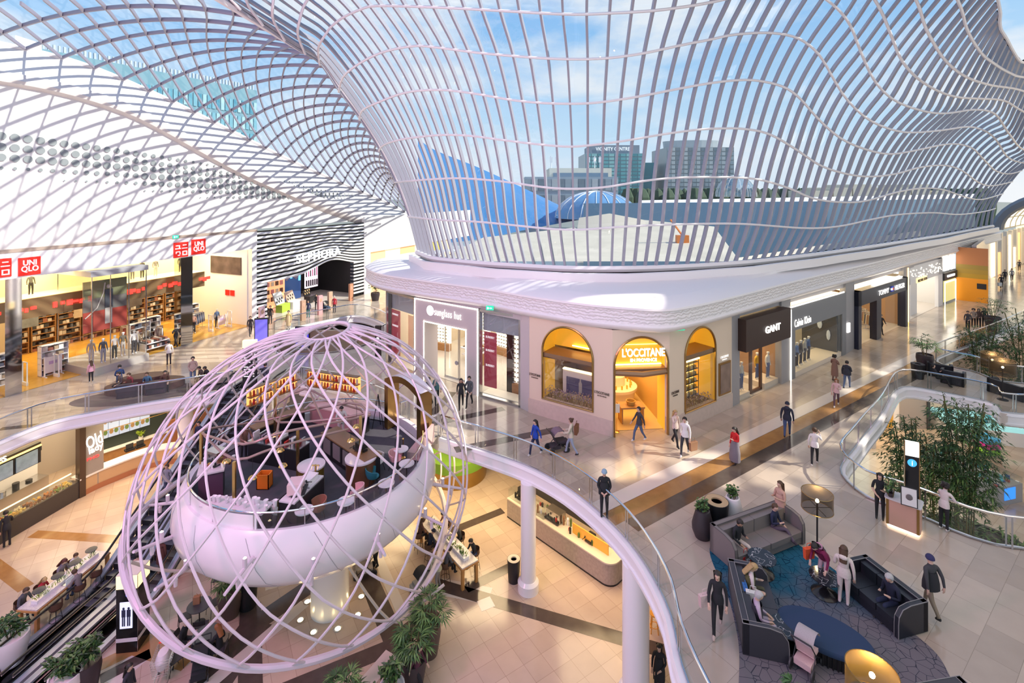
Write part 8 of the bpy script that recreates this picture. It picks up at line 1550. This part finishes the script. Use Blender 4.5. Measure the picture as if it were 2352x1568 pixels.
for k, (dx, dy, to, c, l_, hr, lb) in enumerate(((-2.1, .6, (-2.8, 3), (.02, .05, .16), (.06, .1, .2), 'black', 'man in a blue jacket perched at the left end of the settee'), (-.5, -.55, (-1, -4), (.22, .04, .05), (.05, .05, .06), 'brown', 'woman in a dark red top sitting on the settee'), (.45, -.45, (1, -4), (.06, .14, .24), (.06, .06, .08), 'brown', 'person in a blue patterned coat sitting on the settee'), (-1.2, -.4, (-2, -4), (.12, .10, .10), BK, 'black', 'person in grey bent over a phone on the settee'), (1.3, -.2, (3, -3), (.10, .05, .04), BK, 'black', 'person in brown at the right end of the settee'))):
    p = settee + Vector((dx, dy, -.03)); person(lb, p, p + Vector((to[0], to[1], 0)), legs='sit', arms=('lap', 'phone'), top=c, leg=l_, hair=hr, style='short', lean=.15, head=.3)
t = thing('bench_seat', 'low beige bench at the right end of the left balcony', 'bench', G(485, 880), .3); BP(t, 'seat', mat('bench beige', (.45, .36, .31), .6), (-1.1, 1.1, -.45, .45, .12, .45)); BP(t, 'plinth', BLACK, (-1, 1, -.4, .4, 0, .12))
pp_('man in a beige coat and jeans standing behind the left balcony with headphones', 443, 884, 420, 960, top=(.46, .34, .28), leg=(.16, .22, .32), coat=(.46, .34, .28), coatlen=.1, hair='black', arms=('clasp', 'clasp'), h=1.8)
for k, (px, c, lb) in enumerate(((466, (.10, .08, .07), 'man in a dark jacket seated at the left of the beige bench'), (479, (.03, .03, .03), 'person in black bent forward on the beige bench'))): p = G(px, 884); person(lb, p, p + Vector((-1, -2, 0)), legs='sit', arms=('lap', 'lap'), top=c, leg=BK, lean=.3, head=.3, skin=k)
# striped store side
for px, py, c, l_, lb, k in ((621, 744, BK, BK, 'staff member in black at the left of the striped store', {}), (663, 757, (.6, .5, .2), (.7, .65, .6), 'person in a floral dress behind the balustrade', dict(coat=(.62, .5, .3), coatlen=.6)), (708, 730, (.03, .04, .10), (.04, .2, .22), 'person in navy and teal behind the balustrade', {}), (727, 713, BK, BK, 'person in black pushing a pram before the striped store', dict(style='long', arms=('push', 'push'))), (768, 718, (.40, .02, .04), (.04, .04, .05), 'grey haired person in a red top by the balustrade', dict(hair='grey'))):
    pp_(lb, px, py, px - 40, py + 30, top=c, leg=l_, **k)
# pod staff
pp_('barista in a white apron working behind the pod bar', 783, 1010, 800, 1060, z=-.05, top=(.75, .72, .70), leg=(.6, .58, .56), arms=('table', 'table'), lean=.2, head=.3, h=1.75)
pp_('barista in black bent over the machines at the left of the pod', 560, 1055, 600, 1080, z=-.05, top=(.25, .13, .10), leg=BK, arms=('table', 'table'), lean=.35, head=.4, hair='brown')
# lower left
L_ = ZL
pp_('man in black bent towards the food counter', 16, 1256, -40, 1200, z=L_, top=BK, leg=BK, arms=('down', 'table'), lean=.2, h=1.76)
def at(fr, x, y): return fr.w(x, y, ZL + .26)
def bar(label, fr, x, y, **k): p = fr.w(x, y, ZL + .26); return person(label, p, fr.w(x, 0, ZL + .26), legs='sit', arms=k.pop('arms', ('table', 'table')), lean=k.pop('lean', .3), head=.3, **k)
bar('man in a grey shirt hunched at the near end of the long table', T1, L1 * .10, .75, top=(.09, .09, .11), leg=(.06, .07, .1), hair='brown'); bar('woman with long red hair at the far end of the long table', T1, L1 * .62, .75, top=(.20, .18, .22), leg=BK, hair='red', style='long'); bar('boy in a white tee beside the red haired woman at the long table', T1, L1 * .80, .75, top=(.62, .62, .65), leg=BK, hair='brown', h=1.5); bar('child with blonde hair in red at the middle of the long table', T1, L1 * .35, .75, top=(.42, .03, .05), leg=BK, hair='blonde', style='long', h=1.45); bar('person in a grey sweatshirt with a laptop on the escalator side of the long table', T1, L1 * .45, -.75, top=(.24, .21, .21), leg=JN, hair='brown')
t = thing('laptop', 'open silver laptop on the long lamp-lit table', 'laptop', T1.w(L1 * .42, -.28, ZL + 1.0), T1.rz + PI); BP(t, 'keyboard_base', STEEL, (-.17, .17, -.12, .12, 0, .02)); BP(t, 'screen', mat('screen pale', (.6, .62, .66), .4, emit=.3), (-.17, .17, .1, .12, .02, .24))
# escalator riders
def ride(label, off, s_, up_=False, **k):
    z_ = lin([(0, 0), (1.0, 0), (1.6, -.12), (2.2, -.42), (9.4, -4.98), (10.0, -5.28), (10.6, -5.4), (14.6, -5.4)], s_ + .2); p = EA + en * off + ed * s_ + Vector((0, 0, z_)); return person(label, p, p + ed * (-1 if up_ else 1), **k)
ride('man in a beige jumper and blue jeans riding the right escalator', .6, 10.0, True, top=(.55, .36, .28), leg=(.03, .06, .20), arms=('down', 'down'), h=1.76); ride('woman in a brown coat riding the right escalator beside the beige jumper', 1.1, 9.3, True, top=(.12, .05, .04), leg=(.3, .2, .15), coat=(.12, .05, .04), coatlen=.4, style='puff', skin=1)
ride('rider in dark navy high on the left escalator', -.85, 4.6, False, top=(.03, .03, .07), leg=BK); ride('rider in a grey jumper midway down the left escalator', -1.0, 6.6, False, top=(.26, .25, .30), leg=(.08, .1, .16), hair='brown'); ride('woman in a pink top on the right escalator beside the bowl', .8, 6.4, True, top=(.66, .42, .44), leg=(.2, .2, .25), hair='red', style='long'); ride('rider with brown hair in black higher on the right escalator', .85, 5.0, True, top=(.05, .03, .03), leg=BK, hair='red', style='long'); ride('person arriving at the top of the escalators', .7, 1.0, True, top=(.05, .06, .10), leg=BK)
# lower centre
def sitp(label, px, py, hx, hy, **k): p = G(px, py, ZL); return person(label, p, G(hx, hy, ZL), legs='sit', arms=k.pop('arms', ('table', 'lap')), lean=.15, head=.25, **k)
sitp('bald man in black seated at the grey green cafe table', 420, 1500, 475, 1500, top=BK, leg=(.05, .05, .06), style='bald', wide=1.15); sitp('auburn haired woman in black seated at the grey green cafe table', 505, 1515, 475, 1498, top=BK, leg=BK, hair='auburn', style='long')
bar('man in a navy hoodie at the high table right of the pod', T2, L2 * .62, .75, top=(.016, .022, .045), leg=BK, hood=(.016, .022, .045), hat=(.016, .022, .045)); bar('person in a grey jacket on the pod side of the high table', T2, L2 * .2, .75, top=(.10, .10, .11), leg=BK); bar('man in black seated at the coffee bar side of the high table', T2, L2 * .15, -.75, top=(.02, .02, .024), leg=JN); bar('dark haired woman at the far end of the high table', T2, L2 * .9, .75, top=(.14, .07, .05), leg=BK, style='long', hair='brown'); bar('person in a patterned top on the far side of the high table', T2, L2 * .85, -.75, top=(.35, .18, .2), leg=BK, style='puff'); bar('man in black on the middle stool, coffee bar side of the high table', T2, L2 * .5, -.75, top=(.05, .05, .05), leg=BK, hair='brown')
pp_('person in a pale green top bending over the pram by the high table', 1008, 1352, 985, 1345, z=L_, legs='bend', arms=('table', 'table'), lean=.7, top=(.5, .5, .34), leg=(.3, .28, .26), hair='brown')
pp_('person in dark red crouching over the pram behind the bowl column', 865, 1300, 830, 1320, z=L_, legs='bend', arms=('push', 'push'), lean=.5, top=(.24, .02, .04), leg=BK, style='long')
pp_('woman in black walking at the bottom edge below the second column', 1514, 1590, 1500, 1680, z=L_, legs=W, arms=('clasp', 'down'), top=BK, leg=BK, coat=BK, coatlen=.5, style='long')
pp_('dark walker passing the potted plants at the bottom edge', 958, 1590, 990, 1600, z=L_, legs=W, arms=('swingf', 'swingb'), top=(.10, .03, .05), leg=BK, lean=.1); pp_('dark haired walker cut off at the bottom edge near the trolley', 296, 1640, 320, 1640, z=L_, legs=W, top=(.03, .03, .04), leg=BK, style='long')
# lounge sitters
def on(fr, x, label, **k): p = fr.w(x, -.42, -.03); return person(label, p, fr.w(x + k.pop('dx', 0), -3, -.03), legs=k.pop('legs', 'sit'), **k)
on(sf1, sf1.L * .22, 'man in a black jacket and cream trousers looking at his phone on the grey sofa', arms=('phone', 'lap'), top=(.02, .022, .026), leg=(.72, .62, .54), shoe=(.6, .5, .45), skin=1, lean=.1, head=.45); on(sf1, sf1.L * .76, 'man in a navy jacket sitting cross legged on the grey sofa', legs='sitcross', arms=('lap', 'phone'), top=(.018, .024, .06), leg=(.10, .08, .11), shoe=(.05, .04, .05), hair='brown', dx=.6, turn=-.4, head=.2)
on(sf2, sf2.L * .74, 'blonde woman in an olive vest reading her phone on the charcoal sofa', arms=('phone', 'lap'), top=(.68, .60, .58), leg=(.09, .085, .05), shin=True, shoe=(.16, .06, .03), hair='blonde', style='long', vest=(.13, .13, .05), lean=.12, head=.45); on(sf2, sf2.L * .28, 'grey haired woman in lilac with legs outstretched on the charcoal sofa', legs='sitout', arms=('lap', 'lap'), top=(.50, .40, .50), leg=(.42, .36, .46), shoe=(.6, .56, .62), hair='grey', style='short', vest=(.04, .04, .05), head=.4)
on(sf3, sf3.L * .66, 'grey haired man in a navy puffer reading his phone on the black sofa', arms=('phone', 'phone'), top=(.014, .018, .04), leg=(.016, .024, .06), hair='grey', lean=.1, head=.4, wide=1.15)
p = G(2152, 884); person('man lounging in black on the bridge sofa', p, p + Vector((1, -.6, 0)), legs='sitout', arms=('phone', 'lap'), top=BK, leg=BK, lean=-.3)
# ================================================================ bags, prams and small things
def bag(label, p, c, rz=0., s_=1., name='shopping_bag', strap=True, c2=None):
    t = thing(name, label, 'bag', p, rz); b = MB(); b.add([(-.17 * s_, -.06 * s_, 0), (.17 * s_, -.06 * s_, 0), (.17 * s_, .06 * s_, 0), (-.17 * s_, .06 * s_, 0), (-.19 * s_, -.07 * s_, .36 * s_), (.19 * s_, -.07 * s_, .36 * s_), (.19 * s_, .07 * s_, .36 * s_), (-.19 * s_, .07 * s_, .36 * s_)], [(0, 3, 2, 1), (0, 1, 5, 4), (1, 2, 6, 5), (2, 3, 7, 6), (3, 0, 4, 7), (4, 5, 6, 7)]); o = b.build('bag_body', cloth(c), t)
    if c2: b = MB(); b.bx(-.12 * s_, .1 * s_, -.09 * s_, -.075 * s_, .1 * s_, .18 * s_); b.bx(-.05 * s_, .13 * s_, -.09 * s_, -.075 * s_, .21 * s_, .28 * s_); b.build('printed_mark', cloth(c2), o)
    b = MB(); b.tube([(-.09 * s_, 0, .35 * s_), (-.07 * s_, 0, .52 * s_), (.07 * s_, 0, .52 * s_), (.09 * s_, 0, .35 * s_)], .01, 4); b.build('handle', cloth(c), t); return t
bag('brown paper carrier bag held by the man in the white hoodie', G(1580, 1046) + Vector((.25, .0, .25)), (.34, .18, .10), .4, 1.1); bag('red and white carrier bag at the feet of the man in cream trousers', G(1712, 1300), (.55, .02, .02), .5, 1.1, c2=(.75, .7, .7)); bag('white tote bag with red print lying on the charcoal sofa', sf2.w(sf2.L * .5, -.42, .48), (.72, .68, .66), sf2.rz + 1.5, 1.0, c2=(.5, .08, .06)); bag('blue and orange shopping bag beside the olive vest woman', sf2.w(sf2.L * .58, -.25, .48), (.04, .16, .42), sf2.rz, .9, c2=(.7, .35, .1)); bag('pale pink shoulder bag of the walker in black', G(1633, 1452) + Vector((-.18, 0, .75)), (.66, .48, .46), .3, .9); bag('white carrier bag of the walker in the far corridor', G(2298, 662) + Vector((-.4, -.3, .35)), (.75, .75, .74), 0, 1.2); bag('white bag beside the people on the settee', settee + Vector((-.1, -1.25, .0)), (.7, .68, .66), .2, 1.1)
bag('orange handbag swung by the stooping person in magenta', G(1868, 1330) + Vector((-.2, -.1, .75)), (.75, .10, .03), .2, .9); t = bag('brown backpack worn by the stroller pusher', G(1318, 1045) + Vector((.12, -.02, 1.02)), (.16, .07, .03), 1.2, 1.1, 'backpack')
def pram(label, p, rz, hoodc, seatc, fr_=None, s_=1.):
    t = thing('pram', label, 'pram', p, rz); t.scale = (s_,) * 3; m = BLACK
    b = MB()
    for x in (-.26, .26): b.tube([(x, -.42, .16), (x, .05, .5), (x, .45, 1.02)], .018, 5); b.tube([(x, .38, .14), (x, .05, .5)], .018, 5)
    b.tube([(-.26, .45, 1.02), (.26, .45, 1.02)], .022, 6); b.build('chassis', m, t); b = MB()
    P_ = [[(x, -.05 + .36 * math.sin(a), .62 + .42 * math.cos(a)) for x in (-.25, -.12, .12, .25)] for a in [-1.15 + k * .32 for k in range(8)]]; b.grid(P_); b.build('hood', cloth(hoodc), t, True); b = MB(); b.bx(-.23, .23, -.42, .1, .42, .52); b.add([(-.23, .1, .45), (.23, .1, .45), (.23, .3, .92), (-.23, .3, .92)], [(0, 1, 2, 3)]); b.bx(-.23, .23, -.55, -.4, .2, .45); b.build('seat', cloth(seatc), t); b = MB(); b.bx(-.22, .22, -.1, .35, .18, .34); b.build('under_basket', cloth(seatc), t)
    for x in (-.28, .28):
        for y, r in ((-.42, .11), (.38, .15)): b = MB(); b.lathe([(r * .6, -.02), (r, -.02), (r, .02), (r * .6, .02), (r * .6, -.02)], 16); q = b.build('wheel', DARK, t, True); q.location = (x, y, r); q.rotation_euler = (0, PI / 2, 0)
    return t
pram('pink floral pram with grey hood at the end of the charcoal sofa', G(1852, 1530), 2.3, (.40, .36, .38), (.66, .46, .46), s_=.9); pram('purple grey stroller pushed past the arched window', G(1280, 1035), 1.9, (.20, .14, .18), (.05, .04, .05)); pram('black pram behind the bowl column', G(838, 1318, ZL), -1.2, (.02, .02, .022), (.4, .36, .34)); pram('black pram under the high table near the egg', G(972, 1358, ZL), -.9, (.02, .02, .022), (.3, .3, .3)); pram('black pram parked by the auburn haired woman', G(462, 1545, ZL), .4, (.018, .018, .02), (.02, .02, .025)); pram('black pram before the striped store', G(745, 714), 1.4, (.015, .015, .018), (.03, .06, .12))
def phone(label, p, rz): b = MB(); b.box((0, 0, 0), (.07, .012, .14), 0, -.6); o = b.build('phone', BLACK, loc=p); o.rotation_euler = (0, 0, rz); return tag(o, label, 'phone')
